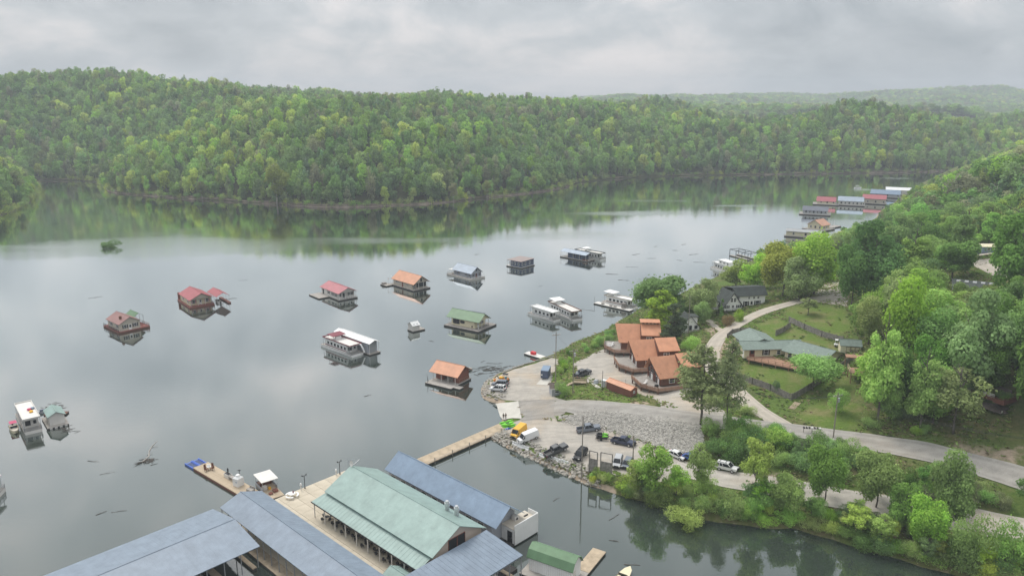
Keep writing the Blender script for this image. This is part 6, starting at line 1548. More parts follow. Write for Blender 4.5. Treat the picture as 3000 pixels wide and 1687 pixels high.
# ================================================================== houses and things on the land
def rG(x0, y0, s): return lambda x, y: G((x0 + x / s) / S, (y0 + y / s) / S)
rg = reg(2080, 880, 4.529); gg = rG(2080, 880, 4.529); r5 = reg(1700, 900, 5.5725); g5 = rG(1700, 900, 5.5725); rc = reg(1950, 720, 5.175); gc = rG(1950, 720, 5.175); rh = reg(2700, 1050, 5.797); rk = reg(2600, 650, 4.83); gk = rG(2600, 650, 4.83); r3 = reg(1560, 1040, 10.35); g3 = rG(1560, 1040, 10.35); g4 = rG(1380, 1020, 3.62); g6 = rG(1700, 1300, 11.145); gz = rG(1440, 1200, 9.058); g2 = rG(1400, 1060, 12.075)
def chalet(label, px, py, rz, back, gz0, clerestory=False, hidden=False):
    ze, hw, zr = 9.0, 4.6, 13.4; N = r5(px, py, ze)
    t = thing('chalet', label, 'chalet', (N.x, N.y, 0), rz)
    Y0, Y1, ym, X1, X2 = .4, 2 * hw - .4, hw, 6.2, back
    sl = (zr - ze) / hw
    mb = MB(); mb.prism([(Y0, gz0 + 1.6), (Y1, gz0 + 1.6), (Y1, ze + .2), (ym, zr - .1), (Y0, ze + .2)], 'x', .6, X1); mb.build('wall', 'brownwall', t)
    mb = MB()
    for s, ye in ((-1, -.2), (1, 2 * hw + .2)):
        q = [(-.3, ye, ze - .2 * sl), (X1 + .2, ye, ze - .2 * sl), (X1 + .2, ym, zr), (-1.3, ym, zr)]
        mb.slab([(a, b, c + .16) for a, b, c in (q if s < 0 else q[::-1])], .16)
    mb.build('roof', 'roof_orange', t)
    # rear wing under a shallower roof that starts at the ridge
    zd = ze + 2.3
    mb = MB(); mb.prism([(Y0, gz0 + 1.0), (Y1, gz0 + 1.0), (Y1, ze + .2), (ym, zr), (Y0, zd)], 'x', X1 + .05, X2); mb.build('wing_wall', 'brownwall', t)
    up = .5
    if clerestory:
        MB().box(X1 + .3, X2, ym - .4, ym + .3, zr - .2, zr + 1.1).build('clerestory', 'brownwall', t); MB().slab([(X1, ym - 1.3, zr + 1.05), (X2 + .3, ym - 1.3, zr + 1.05), (X2 + .3, ym + 1.6, zr + 1.35), (X1, ym + 1.6, zr + 1.35)], .14).build('clerestory_roof', 'roof_orange', t)
        for i in range(4): win(t, 'y', ym - .4, X1 + 1.0 + i * 1.15, zr + .3, .8, .5, 'cream', None, False)
    mb = MB(); mb.slab([(X1 + .25, -.3, zd + .1), (X2 + .4, -.3, zd + .1), (X2 + .4, ym, zr + up), (X1 + .25, ym, zr + up)], .16); mb.slab([(X1 + .25, ym + .01, zr + up), (X2 + .4, ym + .01, zr + up), (X2 + .4, 2 * hw + .2, ze - .1), (X1 + .25, 2 * hw + .2, ze - .1)], .16); mb.build('wing_roof', 'roof_orange', t)
    win(t, 'y', Y0, X1 + 2.6, zd - 1.4, 1.5, .8, 'white'); MB().box(X1 + 2.56, X1 + 2.64, Y0 - .1, Y0, zd - 1.4, zd - .6).build('mullion', 'white', t)
    win(t, 'y', Y0, 3.6, ze - 1.6, 1.5, 1.2, 'white')
    # glazed front: timber grid over glass, white doors
    MB().prism([(Y0 + .5, ze - .6), (Y1 - .5, ze - .6), (Y1 - .5, ze + .1), (ym, zr - .8), (Y0 + .5, ze + .1)], 'x', .52, .6).build('front_glazing', 'glass', t)
    mb = MB()
    for y in (Y0 + .5, Y0 + 2.1, ym, Y1 - 2.1, Y1 - .5):
        mb.box(.42, .54, y - .1, y + .1, ze - 2.4, min(ze + .1 + (zr - ze) * (1 - abs(y - ym) / (hw - .4)) - .3, zr - .6))
    for zz in (ze - .6, ze + 1.0): mb.box(.42, .54, Y0 + .4, Y1 - .4, zz - .1, zz + .1)
    mb.build('front_frame', 'redbrown', t)
    zdk = ze - 2.5
    for y in (2.6, 6.4):
        o = MB().box(.44, .58, y - .9, y + .9, zdk + .05, zdk + 2.1).build('sliding_door', 'white', t); MB().box(.4, .46, y + .1, y + .8, zdk + .2, zdk + 2.0).build('pane', 'glass', o)
    P = [(-4.3, 8.6), (-4.6, 2.2), (-1.6, -2.3), (X1 + (.6 if not hidden else 1.6), -2.3)]
    MB().slab([(P[3][0], P[3][1], zdk), (P[3][0], .36, zdk), (.6, .36, zdk), (.6, 8.6, zdk), (-4.3, 8.6, zdk), (-4.6, 2.2, zdk), (-1.6, -2.3, zdk)][::-1], .3).build('deck', 'wood_weathered', t)
    rail(t, P, zdk, 1.0, 'wood_red', 4); mb = MB()
    for (a, b), (c, d) in zip(P[:-1], P[1:]): mb.hexa([(a, b, zdk - .32), (c, d, zdk - .32), (c + .08, d + .08, zdk - .32), (a + .08, b + .08, zdk - .32)], [(a, b, zdk - .02), (c, d, zdk - .02), (c + .08, d + .08, zdk - .02), (a + .08, b + .08, zdk - .02)])
    mb.build('deck_skirt', 'wood_red', t)
    for q in ((-4.1, 8.3), (-4.4, 5.4), (-4.3, 2.4), (-3.0, .2), (-1.5, -2.0), (1.2, -2.0), (4.0, -2.0), (-1.8, 3.5), (-1.8, 6.5)): post(t, q[0], q[1], gz0 - .3, zdk - .3, .26, 'brownwall', 'stilt')
    c, s = math.cos(rz), math.sin(rz)
    W = lambda x, y, z: Vector((N.x + x * c - y * s, N.y + x * s + y * c, z))
    return W, zdk
W, zdk = chalet('lower brown chalet with orange roof, nearest the road and half hidden by the big pine', 1310, 1165, R(16), 12, 5.2, hidden=True)
for q, m, lab in (((-2.6, 3.6), 'wood_weathered', 'white deck lounger on the lower chalet deck'),): 
    o = thing('deck_lounger', lab, 'lounger', W(*q, zdk), R(60)); MB().box(-.9, .9, -.3, .3, .3, .38).build('seat', 'offwhite', o); MB().add([(.6, -.3, .38), (.6, .3, .38), (1.2, .3, .9), (1.2, -.3, .9)], [(0, 1, 2, 3)]).build('backrest', 'offwhite', o)
    for x in (-.8, .8):
        for y in (-.25, .25): MB().box(x - .03, x + .03, y - .03, y + .03, 0, .3).build('leg', 'metal', o)
o = thing('grill', 'dark barbecue grill on the lower chalet deck corner', 'grill', W(-1.4, -.6, zdk), 0); MB().box(-.5, .5, -.3, .3, .6, 1.0).build('body', 'black', o); MB().tube((-.45, 0, 1.0), (.45, 0, 1.0), .28, 10).build('lid', 'black', o)
for x in (-.4, .4): MB().box(x - .04, x + .04, -.25, .25, 0, .6).build('leg', 'black', o)
chalet('middle brown chalet with orange roof between its two neighbours', 920, 862, R(7), 12.2, 5.0)
W, zdk = chalet('upper brown chalet with orange roof and a row of clerestory windows, nearest the lake', 645, 568, R(-5), 12, 4.6, True)
for k in range(2):
    o = thing('deck_lounger', ('outer', 'inner')[k] + ' white sun lounger on the upper chalet deck', 'lounger', W(-2.8 + k * .2, 3.0 + k * 1.8, zdk), R(5)); MB().box(-1, 1, -.32, .32, .3, .4).build('seat', 'white', o); MB().box(.7, 1.1, -.32, .32, .4, .8).build('backrest', 'white', o)
    for x in (-.9, .9): MB().box(x - .03, x + .03, -.3, .3, 0, .3).build('leg', 'metal', o)
# green roofed house
N = rg(450, 655, 13.3); rzg = R(4.5)
t = thing('bungalow', 'cream bungalow with sprawling green shingle roofs and a long raised deck', 'house', (N.x, N.y, 0), rzg)
b0 = 10.6
mb = MB(); gable_wall(mb, .5, 16.5, .5, 6.7, b0, 13.3, 14.45, 'x'); mb.build('wall', 'cream', t)
mb = MB(); roof_slopes(mb, 0, 17.5, .2, 7.0, 13.3, 14.5, 'x', .4, .14, 0, .3); mb.build('roof', 'shingle_green', t)
mb = MB(); gable_wall(mb, 2.6, 11.4, 4.2, 13.4, b0, 13.3, 15.0, 'y'); mb.build('rear_wall', 'cream', t)
mb = MB(); roof_slopes(mb, 2.2, 11.8, 3.6, 13.8, 13.35, 15.1, 'y', .4, .14, 0, .3); mb.build('rear_roof', 'shingle_green', t)
for u in (6.2, 9.0, 11.6): win(t, 'x', 2.6, u, 11.6, 1.0, 1.2, 'white', 'dark')
win(t, 'y', .5, 6.6, 11.5, 1.1, 1.4, 'white', 'dark'); door(t, 'y', .5, 2.6, 10.9, 1.5, 2.2, 'redbrown'); win(t, 'y', .5, 10.2, 11.7, .9, 1.0)
MB().box(-.1, 0, -.2, .4, b0 + .4, 13.3).build('porch_post', 'white', t)
ca, sa = math.cos(R(-57)), math.sin(R(-57)); A0 = Vector((10.6, -1.2, 0))
wing = thing('wing', None, None); wing.parent = t; wing.location = A0; wing.rotation_euler = (0, 0, R(-57))
mb = MB(); gable_wall(mb, .4, 11.6, .5, 10.5, b0, 13.3, 15.1, 'x'); mb.build('wall', 'cream', wing)
mb = MB(); roof_slopes(mb, 0, 12, 0, 11, 13.3, 15.15, 'x', .4, .14, 0, .3); mb.build('roof', 'shingle_green', wing)
for u in (2.0, 3.6): win(wing, 'y', .5, u, 11.5, 1.1, 1.5, 'white')
door(wing, 'y', .5, 6.4, 10.9, 1.0, 2.1, 'dark'); win(wing, 'y', .5, 8.6, 11.6, 1.2, 1.2)
dk = [(1.0, .4), (.6, -1.6), (9.2, -9.2), (13.2, -13.4), (15.0, -11.9), (10.9, -1.6), (9.5, .4)]
MB().slab([(x, y, 11.1) for x, y in dk], .25).build('deck', 'wood_red', t); rail(t, dk[1:5], 11.1, 1.0, 'wood_red', 0)
for q in ((1.0, -1.7), (3.8, -4.2), (6.4, -6.6), (9.0, -8.9), (11.2, -11.2), (13.2, -13.2)): 
    w = t.location + Vector((math.cos(rzg) * q[0] - math.sin(rzg) * q[1], math.sin(rzg) * q[0] + math.cos(rzg) * q[1], 0)); post(t, q[0], q[1], H(w.x, w.y) - .3, 10.9, .2, 'wood_red', 'stilt')
# white A-frame cottage above
rzc = R(11.5); t = thing('cottage', 'white two storey cottage with steep front gable and dark roof', 'house', (72.0, 245.5, 0), rzc)
zb = 11.0
MB().prism([(0, zb), (6.3, zb), (6.3, zb + 1.6), (3.15, 17.0), (0, zb + 1.6)], 'y', 0, 8).build('gable_wall', 'white', t)
mb = MB(); mb.slab([(6.9, -.5, zb + 1.2), (6.9, 8.3, zb + 1.2), (3.15, 8.3, 17.3), (3.15, -.5, 17.3)], .3); mb.slab([(3.15, -.5, 17.3), (3.15, 8.3, 17.3), (-.6, 8.3, zb + 1.2), (-.6, -.5, zb + 1.2)], .3); mb.build('gable_roof', 'shingle_dark', t)
for u in (2.6, 3.7): win(t, 'y', 0, u, 14.0, .7, 1.3, 'white')
for u in (1.0, 3.1, 5.2): win(t, 'y', 0, u, 11.9, .7, .9, 'white', 'dark' if u != 3.1 else None)
MB().box(6.0, 15.6, 1.2, 8.2, zb, 15.9).build('wing_wall', 'white', t)
mb = MB(); mb.slab([(4.2, .6, 15.7), (16.2, .6, 15.7), (16.2, 3.2, 18.2), (4.2, 3.2, 18.2)], .2); mb.slab([(4.2, 3.2, 18.2), (16.2, 3.2, 18.2), (16.2, 8.8, 17.2), (4.2, 8.8, 17.2)], .2); mb.slab([(4.2, 8.8, 17.2), (16.2, 8.8, 17.2), (16.2, 9.2, 15.7), (4.2, 9.2, 15.7)], .2); mb.build('wing_roof', 'shingle_dark', t)
for u in (9.6, 11.4, 13.0): win(t, 'y', 1.2, u, 14.4, .6, .7, 'white')
win(t, 'y', 1.2, 8.6, 11.9, 1.1, 1.7, 'white', 'dark'); door(t, 'y', 1.2, 10.6, zb + .4, 1.0, 2.3, 'offwhite'); win(t, 'y', 1.2, 12.8, 11.9, 1.3, 1.7, 'white', 'dark')
gable(t, -4.2, -.3, 3.4, 7.4, zb - .4, 13.0, 14.6, 'y', 'offwhite', 'shingle_green', .4, .12, 0)
rail(t, [(-.4, -2.4), (6.4, -2.4)], zb, 1.1, 'dark'); MB().slab([(7.2, -1.2, zb + .35), (14.5, -1.2, zb + .35), (14.5, 1.15, zb + .35), (7.2, 1.15, zb + .35)], .5).build('terrace', 'concrete', t)
# little white cottage
p = rc(210, 1290, 8.3); t = thing('cottage', 'little white cottage with steep gable and tall dormer beside the path', 'house', (p.x, p.y, 0), R(6))
zb = 8.0; MB().prism([(0, zb), (6.6, zb), (6.6, zb + 1.4), (3.5, 13.0), (0, zb + 1.4)], 'y', 0, 6).build('wall', 'white', t)
mb = MB(); mb.slab([(7.2, -.3, zb + .9), (7.2, 6.3, zb + .9), (3.5, 6.3, 13.2), (3.5, -.3, 13.2)], .2); mb.slab([(3.5, -.3, 13.2), (3.5, 6.3, 13.2), (-.6, 6.3, zb + .9), (-.6, -.3, zb + .9)], .2); mb.build('roof', 'shingle_dark', t)
MB().box(4.2, 6.2, 1.2, 4.4, zb + 1.6, 12.6).build('dormer', 'white', t); MB().slab([(3.6, .8, 12.8), (6.6, .8, 12.6), (6.6, 4.8, 12.6), (3.6, 4.8, 12.8)], .14).build('dormer_roof', 'shingle_dark', t)
for u in (1.4, 5.4): win(t, 'y', 0, u, zb + 1.0, .8, .9, 'dark')
door(t, 'y', 0, 3.6, zb, .9, 2.0, 'dark'); MB().box(-.2, 6.8, -1.6, -.01, zb - .8, zb - .1).build('porch_deck', 'wood_weathered', t); rail(t, [(-.1, -1.5), (6.7, -1.5)], zb - .1, .9, 'offwhite')
# brown porch house at the right
p = rh(1540, 830, 16.2); t = thing('porch_house', 'dark brown house with sagging shingle roof and red railed porch under the trees', 'house', (p.x, p.y, 0), R(28))
zb = H(p.x, p.y) - .3
gable(t, -1.2, 6, 2.2, 13, zb, 16.2, 18.8, 'y', 'brownwall', 'shingle_brown', .5, .15, 0); mb = MB(); mb.slab([(-3.4, -.4, 15.7), (6.6, -.4, 15.7), (6.6, 2.6, 16.5), (-3.4, 2.6, 16.5)], .14); mb.slab([(-4.0, 0, 15.6), (-1.2, 0, 16.3), (-1.2, 12, 16.3), (-4.0, 12, 15.6)], .14); mb.build('porch_roof', 'shingle_brown', t)
MB().box(-3.9, 6.2, -.2, 2.1, zb + 1.0, zb + 1.2).build('porch_deck', 'redbrown', t); rail(t, [(-3.8, 11), (-3.8, -.1), (6.1, -.1)], zb + 1.2, 1.0, 'redbrown', 3)
for q in ((-3.7, 0), (-.6, 0), (2.8, 0), (6, 0), (-3.7, 6), (-3.7, 11)): post(t, *q, zb - .3, 15.7, .16, 'offwhite')
MB().box(-3.0, -1.6, 3.0, 5.2, zb + 1.2, zb + 2.0).build('porch_sofa', 'offwhite', t)
for i in range(5): MB().box(6.4 + i * .35, 6.75 + i * .35, .2, 1.6, zb + .9 - i * .22, zb + 1.0 - i * .22).build('step', 'redbrown', t)
# hillside buildings above
p = rk(1350, 385, 29); zb = H(p.x, p.y); t = thing('trailer_home', 'long blue trailer home with pale roof at the top of the dirt drive', 'trailer', (p.x, p.y, 0), R(-3)); MB().box(0, 12, 0, 3.6, zb + .5, zb + 2.6).build('wall', 'roof_steel', t); MB().slab([(-.3, -.3, zb + 2.7), (12.3, -.3, zb + 2.7), (12.3, 3.9, zb + 3.1), (-.3, 3.9, zb + 3.1)], .15).build('roof', 'cream', t); MB().box(0, 12, .05, 3.5, zb - .6, zb + .48).build('skirt', 'navy', t)
for u in (2, 5, 9): win(t, 'y', 0, u, zb + 1.4, 1.0, .8)
p = rk(330, 860, 21); zb = H(p.x, p.y); t = thing('bungalow', 'small pale bungalow half hidden among the hillside trees', 'house', (p.x, p.y, 0), R(-14)); gable(t, 0, 4.4, 0, 7, zb - .4, zb + 2.7, zb + 4.3, 'y', 'beige', 'roof_grey', .4, .12, 0); MB().box(4.45, 11.5, 1.0, 6, zb - .4, zb + 2.4).build('side_wall', 'beige', t); MB().slab([(4.5, .6, zb + 2.5), (12, .6, zb + 2.5), (12, 6.4, zb + 2.9), (4.5, 6.4, zb + 2.9)], .15).build('side_roof', 'roof_grey', t)
for u in (1.2, 3.0): win(t, 'y', 0, u, zb + .9, .9, 1.2)
for u in (6, 9): win(t, 'y', 1.0, u, zb + .9, 1.0, 1.1)
p = rk(930, 800, 26); zb = H(p.x, p.y); t = thing('low_shed', 'long low shed with patched dark roof on the hillside', 'shed', (p.x, p.y, 0), R(-28)); MB().box(0, 17, -6, 0, zb - 1.5, zb + 2.0).build('wall', 'greywall', t); MB().slab([(-.4, -6.5, zb + 1.9), (17.4, -6.5, zb + 1.9), (17.4, .4, zb + 3.0), (-.4, .4, zb + 3.0)], .15).build('roof', 'shingle_dark', t)
for i in range(7): MB().slab([(.8 + i * 2.2, -1.9, zb + 2.75), (1.9 + i * 2.2, -1.9, zb + 2.75), (2.1 + i * 2.2, -.2, zb + 3.02), (1.0 + i * 2.2, -.2, zb + 3.02)], .05).build('roof_patch', 'roof_grey', t)
p = V(2538, 712, 25); zb = H(p.x, p.y); t = thing('bungalow', 'green roofed house at the edge of the hillside yard', 'house', (p.x, p.y, 0), R(-8)); gable(t, 0, 12, 0, 7, zb - 1, zb + 2.6, zb + 4.6, 'x', 'offwhite', 'roof_green', .5, .12, 1.5)
for u in (1.5, 4.5): win(t, 'y', 0, u, zb + .8, 1.1, 1.1)
# sheds and booths
p = rg(1745, 660, 14.0); q = gg(1800, 690); t = thing('garden_shed', 'cream garden shed with green roof and arched panels beside the golf cart', 'shed', (q.x - 1.5, q.y, 0), R(-12)); zb = H(q.x, q.y)
gable(t, 0, 5.2, 0, 3, zb - .2, zb + 2.2, zb + 3.4, 'x', 'cream', 'shingle_green', .3, .1, 0)
for i in range(3):
    o = MB().box(1.5 + i * 1.2, 2.4 + i * 1.2, -.06, 0, zb + .2, zb + 1.7).build('door_panel', 'cream', t); mb = MB(); [mb.box(1.45 + i * 1.2, 2.45 + i * 1.2, -.1, -.05, zb + k, zb + k + .08) for k in (.12, .95, 1.75)]; [mb.box(1.42 + i * 1.2 + j, 1.5 + i * 1.2 + j, -.1, -.05, zb + .12, zb + 1.83) for j in (0, .98)]; mb.build('door_trim', 'brownwall', o)
q = gg(1700, 610); t = thing('golf_cart', 'white golf cart parked against the garden shed', 'golf cart', (q.x, q.y, q.z), R(160)); MB().box(-1.1, 1.1, -.55, .55, .35, .7).build('body', 'white', t); MB().box(-.6, 0, -.5, .5, .7, 1.2).build('seat', 'dark', t); MB().slab([(-1, -.6, 1.95), (.9, -.6, 1.95), (.9, .6, 1.95), (-1, .6, 1.95)], .07).build('roof', 'white', t)
for x in (-.9, .8):
    for y in (-.5, .5): post(t, x, y, .7, 1.9, .05, 'white')
for x in (-.75, .75):
    for y in (-.5, .5): MB().tube((x, y - .1, .25), (x, y + .1, .25), .25, 10).build('wheel', 'black', t)
q = g4(1690, 520); zb = q.z; t = thing('long_shed', 'long low red brown shed with orange roof below the chalets', 'shed', (q.x, q.y, 0), R(129)); 
mb = MB(); gable_wall(mb, 0, 8.6, -2.6, 0, zb - .5, zb + 1.9, zb + 2.4, 'x'); mb.build('wall', 'redbrown', t); mb = MB(); roof_slopes(mb, 0, 8.6, -2.6, 0, zb + 1.95, zb + 2.5, 'x', .25, .08, 0, .25); mb.build('roof', 'roof_orange', t); win(t, 'x', 0, -1.3, zb + .9, .5, .5); MB().tube((3.0, -1.3, zb + 2.4), (3.0, -1.3, zb + 3.9), .05, 5).build('vent_pipe', 'metal', t)
q = g3(575, 1250); t = thing('ticket_booth', 'small pale grey booth with brown roof and white trim at the ramp', 'booth', (q.x, q.y, 0), R(10)); zb = q.z; gable(t, 0, 3.2, 0, 2.8, zb - .3, zb + 2.3, zb + 3.2, 'x', 'greywall', 'shingle_brown', .4, .1, 0); win(t, 'y', 0, 1.5, zb + 1.0, 1.0, .9); 
for x in (-.04, 3.1): MB().box(x, x + .14, -.05, 0, zb, zb + 2.3).build('corner_trim', 'white', t)
MB().box(-.4, 3.6, -.45, -.4, zb + 2.05, zb + 2.2).build('fascia', 'white', t)
q = g3(360, 750); t = thing('box_trailer', 'dark blue enclosed box trailer on the gravel apron', 'trailer', (q.x, q.y, q.z), R(-12)); MB().box(-1.1, 1.1, 0, 4.6, .5, 2.7).build('body', 'navy', t); MB().box(-1.12, 1.12, -.02, 4.62, 2.7, 2.78).build('roof', 'roof_steel', t); MB().box(-1.0, 1.0, -.05, 0, .6, 2.5).build('rear_door', 'navy', t)
for x in (-1.15, 1.0):
    for y in (1.8, 2.7): MB().tube((x, y, .35), (x + .15, y, .35), .35, 12).build('wheel', 'black', t)
MB().bar((0, 4.6, .5), (0, 6.0, .45), .12).build('tow_bar', 'dark', t); MB().box(-.95, -.55, -.1, -.04, 1.3, 1.7).build('label_plate', 'white', t)
q1, q2 = g3(110, 895), g3(440, 910); drape('concrete_pad', [q1, q2, g3(620, 640), g3(470, 640), g3(250, 740)], .12, 'concrete', 1.0, 0.0, 'pale concrete pad under the blue box trailer')
drape('concrete_pad', [g3(1775, 855), g3(1950, 1015), g3(2085, 1000), g3(1930, 880)], .12, 'concrete', 1.0, 0.0, 'small pale concrete pad beside the lamp pole')
q = g3(1915, 860); t = thing('covered_grill', 'grey covered grill heap on the small concrete pad', 'grill', (q.x, q.y, q.z + .12), .4); MB().tube((0, 0, 0), (0, 0, .9), .7, 9, .45).build('cover', 'greywall', t); MB().tube((.7, .4, 0), (.7, .4, .7), .45, 8, .35).build('pot', 'metal', t)
q = g3(2170, 960); t = thing('ice_freezer', 'white upright freezer cabinet beside the red brown shed', 'freezer', (q.x, q.y, q.z), R(-35)); MB().box(-.6, .6, -.5, .5, 0, 2.0).build('body', 'white', t); MB().box(-.5, 0, -.55, -.5, .4, 1.8).build('door', 'offwhite', t); MB().box(.05, .5, -.55, -.5, .4, 1.8).build('door', 'greywall', t)
# timber steps and walkway
q = g3(1260, 880); e = g3(1640, 850); t = thing('timber_walkway', 'pale timber walkway with handrails and steps behind the booth', 'walkway', (q.x, q.y, 0), math.atan2(e.y - q.y, e.x - q.x)); L = math.hypot(e.x - q.x, e.y - q.y); zb = max(q.z, e.z) + .2
MB().box(0, L, -.8, .8, zb, zb + .15).build('deck', 'wood_deck', t); rail(t, [(0, -.8), (L, -.8)], zb + .15, 1.0, 'wood_deck'); rail(t, [(0, .8), (L, .8)], zb + .15, 1.0, 'wood_deck')
for i in range(7): MB().box(-.35 * (i + 1), -.35 * i, -.7, .7, zb - .2 * i - .12, zb - .2 * i).build('step', 'wood_deck', t)
q, e = gg(1080, 1440), gg(1165, 1355); t = thing('garden_steps', 'narrow timber steps climbing from the road to the fence corner', 'steps', (q.x, q.y, 0), math.atan2(e.y - q.y, e.x - q.x)); L = math.hypot(e.x - q.x, e.y - q.y)
for i in range(12):
    zz = q.z + (e.z - q.z) * i / 11; x = L * i / 11; MB().box(x, x + .3, -.6, .6, zz, zz + .16).build('step', 'wood_deck', t)
mb = MB(); mb.bar((0, -.65, q.z), (L + .3, -.65, e.z + .1), .14); mb.bar((0, .65, q.z), (L + .3, .65, e.z + .1), .14); mb.build('stringer', 'wood_deck', t)
q = gg(1900, 1050); t = thing('timber_deck', 'raised timber deck on stilts at the edge of the wooded slope', 'deck', (q.x, q.y, 0), R(-14)); zt = q.z + 2.2; MB().box(-1.2, 4.5, -2, 2.4, zt, zt + .2).build('deck', 'wood_red', t); MB().box(-1.2, 4.5, 4.5, 7, zt + 2, zt + 2.2).build('upper_deck', 'wood_red', t); rail(t, [(4.5, -2), (-1.2, -2), (-1.2, 2.4)], zt + .2, 1.0, 'wood_deck')
for x, y in ((-1, -1.8), (1.6, -1.8), (4.3, -1.8), (-1, 2.2), (-1, 6.8), (4.3, 6.8)): post(t, x, y, zt - 4, zt + (2 if y > 4 else 0), .2, 'wood_red', 'stilt')
# fences
def fence(label, pts, h=1.85, m='wood_grey', sp=.17, lean=.02):
    P = pts; t = thing('board_fence', label, 'fence', (P[0].x, P[0].y, P[0].z), 0); o = P[0]; fr_ = random.Random(len(label)); mb = MB(); rails = MB()
    for a, b in zip(P[:-1], P[1:]):
        L = math.hypot(b.x - a.x, b.y - a.y); n = int(L / sp); ux, uy = (b.x - a.x) / L, (b.y - a.y) / L
        for i in range(n):
            x, y = a.x + ux * i * sp, a.y + uy * i * sp; zz = H(x, y); hh = h + fr_.uniform(-.06, .06); w = sp * .46; k = fr_.uniform(.015, .04)
            X, Y, Z = x - o.x, y - o.y, zz - o.z - .1
            mb.hexa([(X - ux * w - uy * k, Y - uy * w + ux * k, Z), (X + ux * w - uy * k, Y + uy * w + ux * k, Z), (X + ux * w + uy * k, Y + uy * w - ux * k, Z), (X - ux * w + uy * k, Y - uy * w - ux * k, Z)],
                    [(X - ux * w - uy * k, Y - uy * w + ux * k, Z + hh), (X + ux * w - uy * k, Y + uy * w + ux * k, Z + hh), (X + ux * w + uy * k, Y + uy * w - ux * k, Z + hh), (X - ux * w + uy * k, Y - uy * w - ux * k, Z + hh)])
        m_ = max(1, int(L / 2.5))
        for i in range(m_ + 1):
            x, y = a.x + (b.x - a.x) * i / m_, a.y + (b.y - a.y) * i / m_; zz = H(x, y)
            MB().box(x - o.x - .07, x - o.x + .07, y - o.y - .07 + uy * .0, y - o.y + .07, zz - o.z - .2, zz - o.z + h + .08).build('post', m, t)
            if i:
                p_ = (a.x + (b.x - a.x) * (i - 1) / m_, a.y + (b.y - a.y) * (i - 1) / m_)
                for q in (.45, h - .3): rails.bar((p_[0] - o.x + .06, p_[1] - o.y + .06, H(*p_) - o.z + q), (x - o.x + .06, y - o.y + .06, zz - o.z + q), .08)
    tag(mb.build('boards', m, t), kind='stuff'); rails.build('rail', m, t); return t
fence('weathered board fence round the lower corner of the lawn', [gg(340, 1030), gg(560, 1110), gg(800, 1195), gg(1072, 1325)])
fence('weathered board fence climbing from the lawn corner past the feathery tree', [gg(1076, 1325), gg(1300, 1200), gg(1480, 1090), gg(1700, 930), gg(1905, 790)])
fence('long weathered board fence between the two back lawns', [gg(1045, 285), gg(1250, 385), gg(1480, 480), gg(1760, 560)])
fence('dark board fence at the rear corner of the green roofed house', [gg(870, 470), gg(980, 420), gg(1068, 350)])
fence('dark fence along the lane beside the green roofed house', [gg(225, 500), gg(290, 440), gg(400, 420), gg(515, 420)], 1.5)
# utility poles, wires
def pole(label, px, py, top, arm=True, can=False, m='wood_pole', r=.15, lean=0, name='utility_pole'):
    b = G(px, py); h = top_z(b, top); t = thing(name, label, 'pole', b, R(20)); MB().tube((0, 0, -.3), (lean, 0, h), r, 8, r * .7).build('pole', m, t)
    if arm:
        MB().box(-1.2, 1.2, -.06, .06, h - .9, h - .75).build('crossarm', m, t)
        for x in (-1.1, -.5, .5, 1.1): MB().tube((x, 0, h - .75), (x, 0, h - .5), .06, 6).build('insulator', 'offwhite', t)
    if can: MB().tube((.35, 0, h - 2.3), (.35, 0, h - 1.3), .28, 10).build('transformer', 'steel', t)
    return b, h
A = pole('tall wooden utility pole with transformer above the upper road', 2096, 1101, 987, True, True)
B = pole('utility pole with crossarm at the gravel bank by the booth', 1397, 985, 835)
C = pole('utility pole with pale transformer can beside the walkway', 1441, 990, 876, True, True)
D = pole('bare thin dark pole beside the red brown shed', 1515, 982, 932, False, False, 'dark', .09)
E_ = pole('thick wooden pole standing among the parked cars', 1463, 1205, 1046, False)
F_ = pole('wooden pole beside the thin bright tree at the car park edge', 1590, 1205, 1095, False)
q = gc(340, 1330); hh = top_z(q, 745); t = thing('utility_pole', 'pole with dead bare top in front of the little white cottage', 'pole', q, 0); MB().tube((0, 0, -.3), (0, 0, hh), .14, 7, .08).build('pole', 'wood_pole', t); mb = MB()
for a in (.3, 1.6, 2.8, 4.1): mb.tube((0, 0, hh - 1), (math.cos(a) * 1.2, math.sin(a) * 1.2, hh + 1.4), .05, 4, .02)
mb.build('bare_branch', 'bark', t)
def wire(a, b, sag, label):
    mb = MB(); o = a; n = 10; pr = Vector((0, 0, 0))
    for i in range(1, n + 1):
        u = i / n; p = a.lerp(b, u) - o; p.z -= sag * 4 * u * (1 - u); mb.tube(pr, p, .022, 4); pr = p
    t = thing('power_line', label, 'cable', o, 0, 'overhead power lines'); mb.build('cable', 'cable', t)
topA = A[0] + Vector((0, 0, A[1] - .6)); Rp = pole('wooden utility pole farther along the upper road', 2690, 1228, 1110); right_end = Rp[0] + Vector((0, 0, Rp[1] - .6))
for k in range(3):
    o = Vector((-1 + k, 0, 0))
    wire(topA + o, right_end + o, 1.6, 'thin overhead cable running right from the transformer pole')
    wire(topA + o, V(1880, 985, 15) + o, 1.2, 'thin overhead cable crossing the fenced lawn')
wire(B[0] + Vector((0, 0, B[1] - .6)), C[0] + Vector((0, 0, C[1] - .6)), .4, 'short overhead cable between the two poles at the booth')
q = G(2096, 1101)
